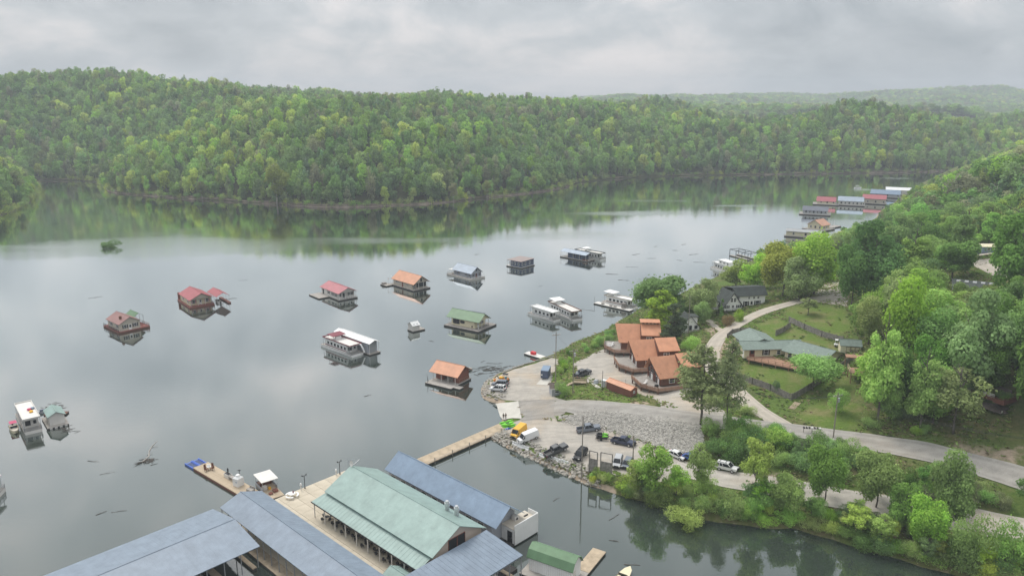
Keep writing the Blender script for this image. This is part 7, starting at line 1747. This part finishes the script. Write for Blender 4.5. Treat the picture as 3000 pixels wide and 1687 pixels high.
# mailboxes by the road
q = G(2042, 1088); t = thing('mailbox_rack', 'rack of dark and white mailboxes at the roadside', 'mailboxes', q, R(-8)); MB().box(-2.0, 2.0, -.15, .15, .95, 1.03).build('shelf', 'wood_grey', t)
for x in (-1.8, 0, 1.8): MB().box(x - .06, x + .06, -.06, .06, -.2, .95).build('post', 'wood_grey', t)
for i in range(7): MB().prism([(-.13, 1.03), (.13, 1.03), (.13, 1.25), (.07, 1.34), (-.07, 1.34), (-.13, 1.25)], 'y', -.3, .25).build('mailbox', 'white' if i in (3, 6) else 'black', t).location = (-1.75 + i * .58, 0, 0)
for a, b, lab in ((1722, 1291 - 0, ''),): pass
q = G(2622 / S * .85867 * S, 1108); 
# sign frames at the car park edge
def sign_frame(label, x0, x1, yb, ht, n):
    a, b = g6(x0, yb), g6(x1, yb + 40); t = thing('sign_frame', label, 'sign frame', a, math.atan2(b.y - a.y, b.x - a.x)); L = math.hypot(b.x - a.x, b.y - a.y); z0 = min(0, b.z - a.z)
    for x in (0, L): MB().box(x - .09, x + .09, -.09, .09, z0 - .5, ht).build('post', 'wood_grey', t)
    MB().box(-.09, L + .09, -.07, .07, ht, ht + .18).build('top_beam', 'wood_grey', t)
    for i in range(n): MB().box(.09, L - .09, -.05, .02, .2 + i * .36, .52 + i * .36).build('plank', 'wood_grey', t)
sign_frame('narrow wooden sign frame with plank back at the car park edge', 285, 545, 915, 5.0, 9)
sign_frame('wide wooden sign frame with plank back beside the silver car', 655, 1030, 920, 4.6, 7)
# concrete barriers along the car park edge
def barrier(a, b, label):
    p, q = gz(*a), gz(*b); d = Vector((q.x - p.x, q.y - p.y, 0)); t = thing('concrete_barrier', label, 'barrier', (p + q) / 2, math.atan2(d.y, d.x), 'white concrete barriers at the car park edge'); L = d.length / 2
    MB().prism([(-.3, -.15), (.3, -.15), (.3, .15), (.14, .4), (.1, .85), (-.1, .85), (-.14, .4), (-.3, .15)], 'x', -L, L).build('block', 'white', t); MB().box(-L * .5, L * .5, -.02, .02, .85, .9).build('lifting_bar', 'metal', t)
barrier((560, 905), (700, 960), 'white concrete barrier in front of the white van, first of three'); barrier((705, 965), (845, 1025), 'white concrete barrier in front of the white van, second of three'); barrier((850, 1025), (990, 1080), 'white concrete barrier in front of the white van, last of three')
barrier((1270, 1230), (1440, 1275), 'white concrete barrier left of the black pickup'); barrier((1460, 1290), (1640, 1330), 'white concrete barrier behind the black pickup'); barrier((1660, 1340), (1830, 1395), 'white concrete barrier between the black pickup and the black wagon'); barrier((1850, 1405), (2040, 1460), 'white concrete barrier in front of the black wagon')
# pale kerb logs along the lake edge of the gravel point
KL = [(1262, 940), (1290, 928), (1318, 918), (1346, 910), (1370, 903), (1394, 896)]
for i, (a, b) in enumerate(zip(KL[:-1], KL[1:])):
    p, q = G(*a), G(*b); p = p.lerp(q, .04); d = q - p; t = thing('kerb_log', ('first', 'second', 'third', 'fourth', 'fifth')[i] + ' pale kerb log from the digger along the gravel edge', 'kerb', (p + q) / 2, math.atan2(d.y, d.x), 'pale kerb logs on the gravel edge'); L = math.hypot(d.x, d.y) / 2
    MB().tube((-L, 0, .2), (L * .94, 0, .2), .2, 8).build('log', 'wood_weathered', t); MB().box(-.15, .15, -.25, .25, -.1, .1).build('anchor_block', 'concrete', t)
# kayaks on a rack
def kayak_mesh():
    mb = MB(); st = []
    for u, w, zz in ((0, .03, .28), (.15, .24, .1), (.35, .36, .02), (.65, .36, .02), (.85, .24, .1), (1, .03, .28)):
        x = (u - .5) * 3.6; st.append([(x, -w, .32), (x, -w * .7, zz), (x, w * .7, zz), (x, w, .32), (x, w * .6, .4), (x, -w * .6, .4)])
    for a, b in zip(st[:-1], st[1:]): mb.add(a + b, [(i, (i + 1) % 6, (i + 1) % 6 + 6, i + 6) for i in range(6)])
    return mb
km = kayak_mesh(); kp = gz(470, 480); kd = gz(590, 470) - gz(420, 520); ka = math.atan2(kd.y, kd.x)
for i, (dx, dz, m, w) in enumerate([(0, .1, 'lime', 'lowest of the lime green kayaks by the dock'), (.1, .55, 'lime', 'second lime green kayak from the ground by the dock'), (.9, .2, 'lime', 'lime green kayak lying behind the stacked ones'), (.8, .65, 'lime', 'lime green kayak topmost on the rear rack row'), (1.6, .35, 'lime', 'lime green kayak farthest back on the rack'), (1.5, .8, 'lime', 'lime green kayak tilted on top of the rack'), (-.2, -.05, 'blue_plastic', 'short blue kayak end sticking out below the green ones')]):
    t = thing('kayak', w, 'kayak', kp + Vector((-.5 * dx, dx, dz)), ka + drng.uniform(-.1, .1), 'kayaks stacked by the dock'); t.rotation_euler = (drng.uniform(-.3, .5), drng.uniform(-.12, .12), ka + drng.uniform(-.1, .1) + (.5 if m != 'lime' else 0)); km.build('hull', m, t, True); MB().box(-.5, .4, -.18, .18, .38, .42).build('cockpit', 'dark', t)
q = gz(375, 690); t = thing('kayak_rack', 'white pipe rack standing beside the green kayaks', 'rack', q, R(30))
for x in (-.5, 0, .5): MB().tube((x, 0, 0), (x, 0, 2.0), .06, 6).build('upright', 'white', t)
for zz in (.7, 1.4, 2.0): MB().tube((-.5, 0, zz), (.5, 0, zz), .05, 6).build('bar', 'white', t)
# people at the ramp
def person(label, base, rz, shirt, trousers, pose):
    P = [(0, 0, .95), (0, 0, 1.2), (0, 0, 1.45), (0, .01, 1.53), (0, .03, 1.68), (0, .02, 1.76), (.19, 0, 1.42), (.26, .02, 1.15), (.24, .14, .95 if pose else .92), (-.19, 0, 1.42), (-.27, .02, 1.15), (-.22, .2, 1.02 if pose else .9), (.1, 0, .88), (.12, .04, .5), (.12, 0, .08), (.12, .16, .05), (-.1, 0, .88), (-.13, -.02, .5), (-.13, -.06, .08), (-.13, .1, .05)]
    Ed = [(0, 1), (1, 2), (2, 3), (3, 4), (4, 5), (2, 6), (6, 7), (7, 8), (2, 9), (9, 10), (10, 11), (0, 12), (12, 13), (13, 14), (14, 15), (0, 16), (16, 17), (17, 18), (18, 19)]
    rad = [.15, .14, .14, .06, .1, .09, .075, .055, .04, .075, .055, .04, .1, .075, .05, .045, .1, .075, .05, .045]
    me = bpy.data.meshes.new('body'); me.from_pydata(P, Ed, []); o = bpy.data.objects.new('body', me); COL.objects.link(o)
    sk = o.modifiers.new('skin', 'SKIN'); sv = me.skin_vertices[0].data
    for i, r_ in enumerate(rad): sv[i].radius = (r_, r_ * .85)
    sv[0].use_root = True
    o.modifiers.new('sub', 'SUBSURF').levels = 1
    dg = bpy.context.evaluated_depsgraph_get(); m2 = bpy.data.meshes.new_from_object(o.evaluated_get(dg)); bpy.data.objects.remove(o)
    for m in ('skin', shirt, trousers, 'black'): m2.materials.append(MAT[m])
    for f in m2.polygons:
        c = f.center; f.material_index = 3 if c.z < .1 else 2 if c.z < .97 and abs(c.x) < .2 and c.y < .13 else 0 if (c.z > 1.5 or c.z < 1.1) else 1
        f.use_smooth = True
    t = thing('person', label, 'person', base, rz); b = bpy.data.objects.new('body', m2); COL.objects.link(b); b.parent = t
    mb = MB(); mb.tube((0, 0, 1.68), (0, 0, 1.82), .105, 8, .07); mb.build('hair', 'black', t)
mat('skin', (0.42, 0.26, 0.19), .7, .1, 2); mat('cloth_olive', (0.07, 0.07, 0.05), .9, .2, 3); mat('cloth_brown', (0.10, 0.07, 0.06), .9, .2, 3); mat('cloth_dark', (0.035, 0.035, 0.045), .9, .2, 3)
q = gz(318, 285); person('person in dark olive clothes standing on the ramp end, left of the pair', q + Vector((0, 0, .25)), R(150), 'cloth_olive', 'cloth_dark', 0)
q = gz(378, 280); person('person in brown shirt and dark trousers with arms bent, right of the pair', q + Vector((0, 0, .25)), R(200), 'cloth_brown', 'cloth_dark', 1)

# ---- stones
def rock_mesh(seed):
    bm = bmesh.new(); bmesh.ops.create_icosphere(bm, subdivisions=1, radius=.5); r_ = random.Random(seed)
    for v in bm.verts: v.co *= r_.uniform(.72, 1.2); v.co.z *= .78
    me = bpy.data.meshes.new('stone'); bm.to_mesh(me); bm.free(); me.materials.append(MAT['rock']); return me
ROCKS = [rock_mesh(i) for i in range(7)]
def along(pts, step):
    L = []
    for a, b in zip(pts[:-1], pts[1:]):
        n = max(1, int((b - a).length / step)); L += [a.lerp(b, i / n) for i in range(n)]
    return L
rk_r = random.Random(9)
bank = [V(a, b) for a, b in ((1240, 1104), (1280, 1127), (1340, 1155), (1400, 1185), (1470, 1215), (1510, 1229))]
spots = []
for p in along(bank, .5):
    for k in range(7):
        q = p + Vector((rk_r.gauss(.4, .4), rk_r.uniform(-.4, 4.4), 0)); spots.append((q.x, q.y, rk_r.uniform(.5, 1.15)))
bank2 = [V(a, b) for a, b in ((1224, 960), (1213, 976), (1213, 1000), (1240, 1008), (1262, 1010))]
for p in along(bank2, .5):
    for k in range(3): spots.append((p.x + rk_r.uniform(-.2, 2.0), p.y + rk_r.uniform(-.3, 1.2), rk_r.uniform(.4, .9)))
bank3 = [V(a, b) for a, b in ((1262, 937), (1300, 920), (1345, 907), (1390, 893))]
for p in along(bank3, .7): spots.append((p.x + rk_r.uniform(0, 1), p.y - rk_r.uniform(0, 1), rk_r.uniform(.3, .7)))
rk_r.shuffle(spots); spots.sort(key=lambda s: -s[2] / s[1])
t = tag(thing('riprap', None, None), 'pale boulder bank along the edge of the car park', 'rocks')
joined = MB()
for i, (x, y, s) in enumerate(spots):
    zz = max(H(x, y), -.1) + s * .12; me = ROCKS[i % 7]
    if i < 290:
        o = bpy.data.objects.new('stone', me); COL.objects.link(o); o.parent = t; o.location = (x, y, zz); o.scale = (s * rk_r.uniform(.8, 1.3), s * rk_r.uniform(.8, 1.2), s * rk_r.uniform(.7, 1.0)); o.rotation_euler = (rk_r.uniform(-.4, .4), rk_r.uniform(-.4, .4), rk_r.uniform(0, 6.28))
    else:
        a = rk_r.uniform(0, 6.28); c, d = math.cos(a) * s, math.sin(a) * s
        joined.add([(x + v.co.x * c - v.co.y * d, y + v.co.x * d + v.co.y * c, zz + v.co.z * s) for v in me.vertices], [tuple(f.vertices) for f in me.polygons])
tag(joined.build('small_stones', 'rock', t), kind='stuff')
# grey broken stone on the slope under the upper road
sl = [G(*q) for q in [(1405, 1047), (1470, 1040), (1560, 1043), (1660, 1056), (1750, 1074), (1768, 1090), (1765, 1140), (1700, 1136), (1640, 1116), (1560, 1086), (1480, 1066), (1430, 1060)]]
mb = MB(); xs = [p.x for p in sl]; ys = [p.y for p in sl]; pl = [(p.x, p.y) for p in sl]
X = np.array([rk_r.uniform(min(xs), max(xs)) for _ in range(26000)]); Y = np.array([rk_r.uniform(min(ys), max(ys)) for _ in range(26000)])
ok = sdist(pl, X, Y) > -.5 + np.array([rk_r.gauss(0, .4) for _ in range(26000)])
for x, y in list(zip(X[ok], Y[ok]))[:9500]:
    s = rk_r.uniform(.16, .44); me = ROCKS[rk_r.randrange(7)]; a = rk_r.uniform(0, 6.28); c, d = math.cos(a) * s, math.sin(a) * s; zz = H(x, y) + .08 + s * .15
    mb.add([(x + v.co.x * c - v.co.y * d, y + v.co.x * d + v.co.y * c, zz + v.co.z * s) for v in me.vertices], [tuple(f.vertices) for f in me.polygons])
tag(mb.build('rubble', 'rock_grey'), 'grey broken stone covering the slope under the upper road', None, None, 'stuff')
drape('stone_slope', sl, .05, 'rock_grey', label='stony bank under the upper road')

# ---- rough grass and weeds where nobody mows
def tufts():
    r = np.random.default_rng(5); n = 60000
    x = r.uniform(2, 165, n); y = r.uniform(88, 300, n)
    d = sdist(NP, x, y); ok = (d > .8) & (np.abs(x) < .72 * y)
    lw = np.zeros(n)
    keepers = [[(1310,1056),(1450,1060),(1560,1090),(1795,1190),(1650,1215),(1500,1186),(1345,1130),(1258,1086)], [(1215,1000),(1208,965),(1250,935),(1300,915),(1390,888),(1408,905),(1386,960),(1420,1008),(1300,1016)], [(1442,915),(1545,868),(1640,890),(1745,985),(1830,1045),(1740,1046),(1648,1004),(1545,968),(1458,940)], [(1303,1008),(1440,1008),(1440,1040),(1395,1055),(1312,1060)]]
    for K in keepers:
        ok &= sdist([tuple(p[:2]) for p in Gs(K)], x, y) < .3
    for c, wd in ROADS:
        P = np.array([(p.x, p.y) for p in c[::2]])
        for p in P: ok &= (x - p[0]) ** 2 + (y - p[1]) ** 2 > (wd * .5 + .55) ** 2
    for L in LAWNS[:4]: ok &= (sdist([tuple(p[:2]) for p in Gs(L)], x, y) < 0) | (r.random(n) < .015)
    ok &= sdist(pl, x, y) < 0
    nz = vnoise(x, y, 6, 71) * .6 + vnoise(x, y, 17, 72) * .4
    ok &= r.random(n) < .25 + 1.0 * nz
    x, y = x[ok], y[ok]; n = len(x); zz = np.array([H(a, b) for a, b in zip(x, y)])
    q = np.where((vnoise(x, y, 6, 71) * .5 + vnoise(x, y, 25, 73) * .5) > .58, 1, 0)
    s = r.uniform(.2, .5, n) * (1 + .4 * q)
    co = []; gr = []
    pal = np.array([(0.24, 0.34, 0.08), (0.29, 0.40, 0.09), (0.22, 0.28, 0.09), (0.36, 0.34, 0.16), (0.34, 0.28, 0.17)])
    ci = np.where(r.random(n) < .72, r.integers(0, 3, n), r.integers(3, 5, n)); c3 = pal[ci] * r.uniform(.8, 1.2, (n, 1))
    for k in range(3):
        a = r.uniform(0, 3.14, n) + k; ux, uy = np.cos(a) * s * .6, np.sin(a) * s * .6; lx, ly = r.normal(0, .8, n) * s, r.normal(0, .8, n) * s
        co.append(np.stack([np.stack([x - ux, y - uy, zz - .03], 1), np.stack([x + ux, y + uy, zz - .03], 1), np.stack([x + ux * 1.2 + lx, y + uy * 1.2 + ly, zz + s * .7], 1), np.stack([x - ux * .9 + lx, y - uy * .9 + ly, zz + s * .6], 1)], 1)); gr.append(c3)
    co = np.concatenate(co).reshape(-1, 3); g = np.repeat(np.concatenate(gr), 4, 0)
    me = crown_mesh('grass', co, np.ones(3 * n), 'wood_leaf'); ga = me.attributes.new('green', 'FLOAT_COLOR', 'POINT'); ga.data.foreach_set('color', np.concatenate([g, np.ones((len(g), 1))], 1).astype(np.float32).ravel())
    o = bpy.data.objects.new('grass', me); COL.objects.link(o); tag(o, 'rough grass and low weeds on the banks and verges', None, None, 'stuff')
tufts()

# ================================================================== vehicles
def paint(name, c): 
    m = mat(name, c, .32, .04, .8, spec=.5); return name
for nm, c in (('car_white', (.72, .72, .71)), ('car_silver', (.42, .43, .44)), ('car_grey', (.16, .18, .21)), ('car_navy', (.035, .045, .085)), ('car_black', (.022, .023, .025)), ('car_blue', (.04, .10, .33)), ('car_yellow', (.72, .40, .03)), ('car_darkgrey', (.055, .06, .065))): paint(nm, c)
KIND = dict(suv=(4.7, 1.86, 1.74, 1.05, 1.15, .45, -2.05, -2.25, 2.75), car=(4.6, 1.8, 1.45, .92, 1.2, .35, -1.2, -1.9, 2.7), hatch=(4.3, 1.78, 1.55, .98, 1.15, .4, -1.75, -2.05, 2.6), van=(5.3, 1.92, 2.05, 1.15, 1.85, 1.2, -2.55, -2.6, 3.3), pickup=(5.8, 2.0, 1.85, 1.12, 1.3, .65, -.75, -.95, 3.65))
def vehicle(kind, name, label, front, rear, color, off=.85, cargo=False, side_glass=True, roof=None, rack=False):
    L, W, Hh, belt, wb, rs, re, rb, base = KIND[kind]; f, r_ = front, rear; d = f - r_; rz = math.atan2(d.y, d.x); c = (f + r_) / 2
    nrm = Vector((-math.sin(rz), math.cos(rz), 0)); nrm = nrm if nrm.y > 0 else -nrm
    p = c + nrm * off; t = thing(name, label, {'suv': 'SUV', 'van': 'van', 'pickup': 'pickup truck'}.get(kind, 'car'), (p.x, p.y, H(p.x, p.y) + .1), rz)
    pt = math.atan2(H(*(p + d.normalized() * base / 2)[:2]) - H(*(p - d.normalized() * base / 2)[:2]), base); t.rotation_euler = (0, -pt, rz)
    h, w = L / 2, W / 2; body = MB()
    body.hexa([(-h + .1, -w + .06, .34), (h - .12, -w + .06, .34), (h - .12, w - .06, .34), (-h + .1, w - .06, .34)], [(-h, -w, .62), (h, -w * .93, .62), (h, w * .93, .62), (-h, w, .62)])
    if kind == 'pickup':
        body.hexa([(re - .3, -w, .62), (h, -w * .93, .62), (h, w * .93, .62), (re - .3, w, .62)], [(re - .3, -w * .97, belt), (h - .08, -w * .88, belt - .12), (h - .08, w * .88, belt - .12), (re - .3, w * .97, belt)])
        body.box(-h, re - .3, -w, -w + .1, .62, belt); body.box(-h, re - .3, w - .1, w, .62, belt); body.box(-h, -h + .1, -w + .1, w - .1, .62, belt - .05)
    else:
        body.hexa([(-h, -w, .62), (h, -w * .93, .62), (h, w * .93, .62), (-h, w, .62)], [(-h + .06, -w * .97, belt), (h - .1, -w * .86, belt - (.2 if kind != 'van' else .1)), (h - .1, w * .86, belt - (.2 if kind != 'van' else .1)), (-h + .06, w * .97, belt)])
    body.build('body', color, t)
    ins = .78 if kind != 'van' else .86; g = MB(); zt = Hh - .1
    if kind == 'van' and cargo:
        MB().hexa([(-h + .06, -w * .97, belt), (1.2, -w * .97, belt), (1.2, w * .97, belt), (-h + .06, w * .97, belt)], [(-h + .12, -w * .88, Hh), (1.0, -w * .88, Hh), (1.0, w * .88, Hh), (-h + .12, w * .88, Hh)]).build('cargo_body', color, t)
        g.hexa([(1.2, -w * .95, belt), (wb, -w * .9, belt), (wb, w * .9, belt), (1.2, w * .95, belt)], [(1.0, -w * .87, zt), (rs + .1, -w * .84, zt), (rs + .1, w * .84, zt), (1.0, w * .87, zt)])
    else: g.hexa([(rb, -w * .95, belt), (wb, -w * .9, belt - .03), (wb, w * .9, belt - .03), (rb, w * .95, belt)], [(re, -w * ins, zt), (rs, -w * ins, zt), (rs, w * ins, zt), (re, w * ins, zt)])
    g.build('glass', 'glass', t)
    x0 = re if not (kind == 'van' and cargo) else .95
    MB().hexa([(x0 - .03, -w * ins - .02, zt), (rs + .04, -w * ins - .02, zt), (rs + .04, w * ins + .02, zt), (x0 - .03, w * ins + .02, zt)], [(x0 + .1, -w * ins * .92, Hh), (rs - .12, -w * ins * .92, Hh), (rs - .12, w * ins * .92, Hh), (x0 + .1, w * ins * .92, Hh)]).build('roof', roof or color, t)
    pl_ = MB()
    for s in (-1, 1):
        pl_.bar((wb, s * w * .9, belt - .05), (rs, s * w * ins, zt), .1); pl_.bar((rb if not cargo else 1.2, s * w * .95, belt), (x0, s * w * ins, zt), .13)
        if not cargo:
            m_ = (wb + rb) / 2; pl_.bar((m_, s * w * .94, belt), ((rs + re) / 2, s * w * (ins + .01), zt), .09)
            if kind in ('suv', 'van', 'hatch'): q = rb + (wb - rb) * .27; pl_.bar((q, s * w * .95, belt), (re + (rs - re) * .25, s * w * (ins + .01), zt), .1)
    pl_.build('pillar', color, t)
    for x in (-base / 2, base / 2):
        for s in (-1, 1):
            rr = .36 if kind != 'pickup' else .4; o = MB().tube((x, s * (w - .22), rr - .1), (x, s * (w + .01), rr - .1), rr, 14).build('wheel', 'black', t); MB().tube((x, s * (w - .02), rr - .1), (x, s * (w + .03), rr - .1), rr * .58, 10).build('rim', 'steel', o)
    for s in (-1, 1):
        MB().box(h - .1, h + .02, s * w * .75 - .2, s * w * .75 + .2, .68, .84).build('headlight', 'offwhite', t); MB().box(-h - .02, -h + .05, s * w * .82 - .12, s * w * .82 + .12, .7, .95).build('tail_light', 'red', t)
        MB().box(wb - .2, wb - .05, s * (w + .02) - .1, s * (w + .02) + .1, belt, belt + .17).build('mirror', 'black', t)
    mb = MB(); mb.box(h - .02, h + .1, -w * .85, w * .85, .36, .56); mb.box(-h - .1, -h + .02, -w * .9, w * .9, .36, .56); mb.build('bumper', 'black' if kind != 'van' or color == 'car_yellow' else color, t)
    MB().box(h - .03, h + .03, -w * .5, w * .5, .6, .82).build('grille', 'black', t)
    if kind == 'pickup': MB().box(-h + .1, re - .32, -w + .1, w - .1, .64, .7).build('bed_floor', 'black', t)
    if rack:
        mb = MB(); [mb.box(re + .2, rs - .2, s * w * .66 - .03, s * w * .66 + .03, Hh + .02, Hh + .09) for s in (-1, 1)]; [mb.box(x - .03, x + .03, -w * .66, w * .66, Hh + .05, Hh + .1) for x in (re + .6, rs - .6)]; mb.build('roof_rack', 'black', t)
    return t, Vector((p.x, p.y, 0)), rz
vehicle('suv', 'parked_car', 'white wagon parked at the tip of the gravel point, nearer of two', g4(228, 462), g4(318, 468), 'car_white', rack=True)
vehicle('suv', 'parked_car', 'grey wagon parked behind the white one on the gravel point', g4(250, 410), g4(345, 414), 'car_grey')
vehicle('van', 'cargo_van', 'white windowless cargo van parked beside the yellow van', gz(905, 915), gz(1150, 800), 'car_white', cargo=True)
vehicle('van', 'passenger_van', 'yellow van with black bumper beside the green kayaks', gz(700, 775), gz(905, 600), 'car_yellow', off=.9, cargo=True)
vehicle('pickup', 'pickup_truck', 'grey crew cab pickup at the foot of the stone slope', g4(1330, 885), g4(1180, 905), 'car_grey')
vehicle('pickup', 'pickup_truck', 'dark navy pickup towing towards the thin bright tree', g4(1672, 1048), g4(1528, 1018), 'car_navy')
vehicle('pickup', 'pickup_truck', 'black pickup with open bed backed up to the white barriers', g4(968, 1108), g4(885, 1160), 'car_darkgrey')
vehicle('suv', 'parked_car', 'black wagon with roof bars behind the thick wooden pole', g4(1165, 1195), g4(1225, 1135), 'car_black', rack=True)
vehicle('suv', 'parked_car', 'silver car nose to the wide wooden sign frame', g4(1530, 1275), g4(1558, 1195), 'car_silver', off=-.2)
vehicle('hatch', 'parked_car', 'dark grey car half hidden by the thin yellow green tree', g4(1640, 1290), g4(1690, 1215), 'car_grey', off=.2)
vehicle('car', 'parked_car', 'white car nosing out of the bushes at the end of the car park', G(1712, 1160), G(1682, 1148), 'car_white')
vehicle('car', 'parked_car', 'blue car behind the thin bright tree', G(1752, 1166), G(1722, 1158), 'car_blue')
vehicle('suv', 'parked_car', 'white wagon with black roof parked on the lower road', G(1842, 1192), G(1808, 1184), 'car_white', roof='car_white', rack=True)
t, p, rz = vehicle('pickup', 'pickup_truck', 'dark old pickup piled with junk behind the booth', g3(1690, 600), g3(1480, 690), 'car_darkgrey')
for i in range(6):
    o = thing('junk_bundle', ('grey sack', 'purple tarp', 'dark crate', 'pale bundle', 'coiled hose', 'black tub')[i] + ' heaped on the old pickup behind the booth', 'bundle', p + Vector((math.cos(rz) * (-2.2 + .5 * i), math.sin(rz) * (-2.2 + .5 * i), H(p.x, p.y) + 1.1)), i); MB().tube((0, 0, 0), (0, .1, .5), .5, 8, .35).build('body', ('greywall', 'navy', 'dark', 'offwhite', 'dark', 'black')[i], o); MB().tube((0, .1, .5), (.1, .1, .65), .35, 8, .12).build('top', ('greywall', 'navy', 'dark', 'offwhite', 'dark', 'black')[i], o)
# jet skis on a trailer
q = g4(1395, 965); t = thing('boat_trailer', 'small trailer under two lime and black jet skis', 'trailer', q, R(-8)); mb = MB(); mb.bar((-1.8, -.9, .5), (1.6, -.9, .5), .1); mb.bar((-1.8, .9, .5), (1.6, .9, .5), .1); mb.bar((-1.5, -.9, .5), (-1.5, .9, .5), .1); mb.bar((1.6, -.9, .5), (3.4, 0, .5), .1); mb.bar((1.6, .9, .5), (3.4, 0, .5), .1); mb.build('frame', 'dark', t)
for s in (-1, 1): MB().tube((-.3, s * 1.15, .3), (-.3, s * .95, .3), .3, 12).build('wheel', 'black', t)
for k, y in enumerate((-.65, .65)):
    o = thing('jet_ski', ('nearer', 'farther')[k] + ' lime and black jet ski on the small trailer', 'jet ski', q + Vector((y * math.sin(R(8)), y, .6)), R(-8)); MB().hexa([(-1.4, -.4, 0), (1.0, -.35, 0), (1.0, .35, 0), (-1.4, .4, 0)], [(-1.5, -.5, .45), (1.5, -.12, .5), (1.5, .12, .5), (-1.5, .5, .45)]).build('hull', 'black', o); MB().hexa([(-.1, -.4, .45), (1.3, -.15, .5), (1.3, .15, .5), (-.1, .4, .45)], [(.1, -.25, .75), (.9, -.12, .7), (.9, .12, .7), (.1, .25, .75)]).build('cowl', 'lime', o); MB().box(-1.2, -.1, -.2, .2, .45, .8).build('seat', 'black', o); MB().box(.1, .25, -.35, .35, .85, .93).build('handlebar', 'black', o)
# small backhoe by the water
q = g2(930, 720); t = thing('backhoe', 'small orange backhoe with open canopy on the gravel point', 'digger', q, R(165)); MB().box(-1.2, 1.3, -.6, .6, .6, 1.2).build('body', 'orange', t); MB().box(.2, 1.4, -.45, .45, 1.2, 1.6).build('hood', 'yellow', t); MB().slab([(-1.1, -.7, 2.6), (.3, -.7, 2.6), (.3, .7, 2.6), (-1.1, .7, 2.6)], .08).build('canopy', 'dark', t)
for x in (-1, .2):
    for y in (-.6, .6): post(t, x, y, 1.2, 2.6, .06, 'dark')
for x, rr in ((-.8, .6), (1.1, .42)):
    for s in (-1, 1): MB().tube((x, s * .65, rr), (x, s * .95, rr), rr, 14).build('wheel', 'black', t)
mb = MB(); mb.bar((1.4, 0, .9), (2.2, 0, 1.9), .16); mb.bar((2.2, 0, 1.9), (2.9, 0, .8), .14); mb.build('boom', 'dark', t); MB().box(2.6, 3.1, -.5, .5, .1, .7).build('bucket', 'orange', t); MB().box(-.7, -.2, -.3, .3, 1.2, 1.7).build('seat', 'teal', t)

# ================================================================== the damp air
m, n, l, o = _nt('haze')
pv = n.new('ShaderNodeVolumePrincipled')
pv.inputs['Color'].default_value = (0.82, 0.89, 0.955, 1); pv.inputs['Density'].default_value = 0.00026
pv.inputs['Anisotropy'].default_value = 0.0
l.new(pv.outputs[0], o.inputs['Volume'])
MAT['haze'] = m
hz = MB().box(-3400, 4800, -400, 5000, -9, 215).build('haze', 'haze')
tag(hz, 'thin pale haze over the lake and hills', None, None, 'stuff')
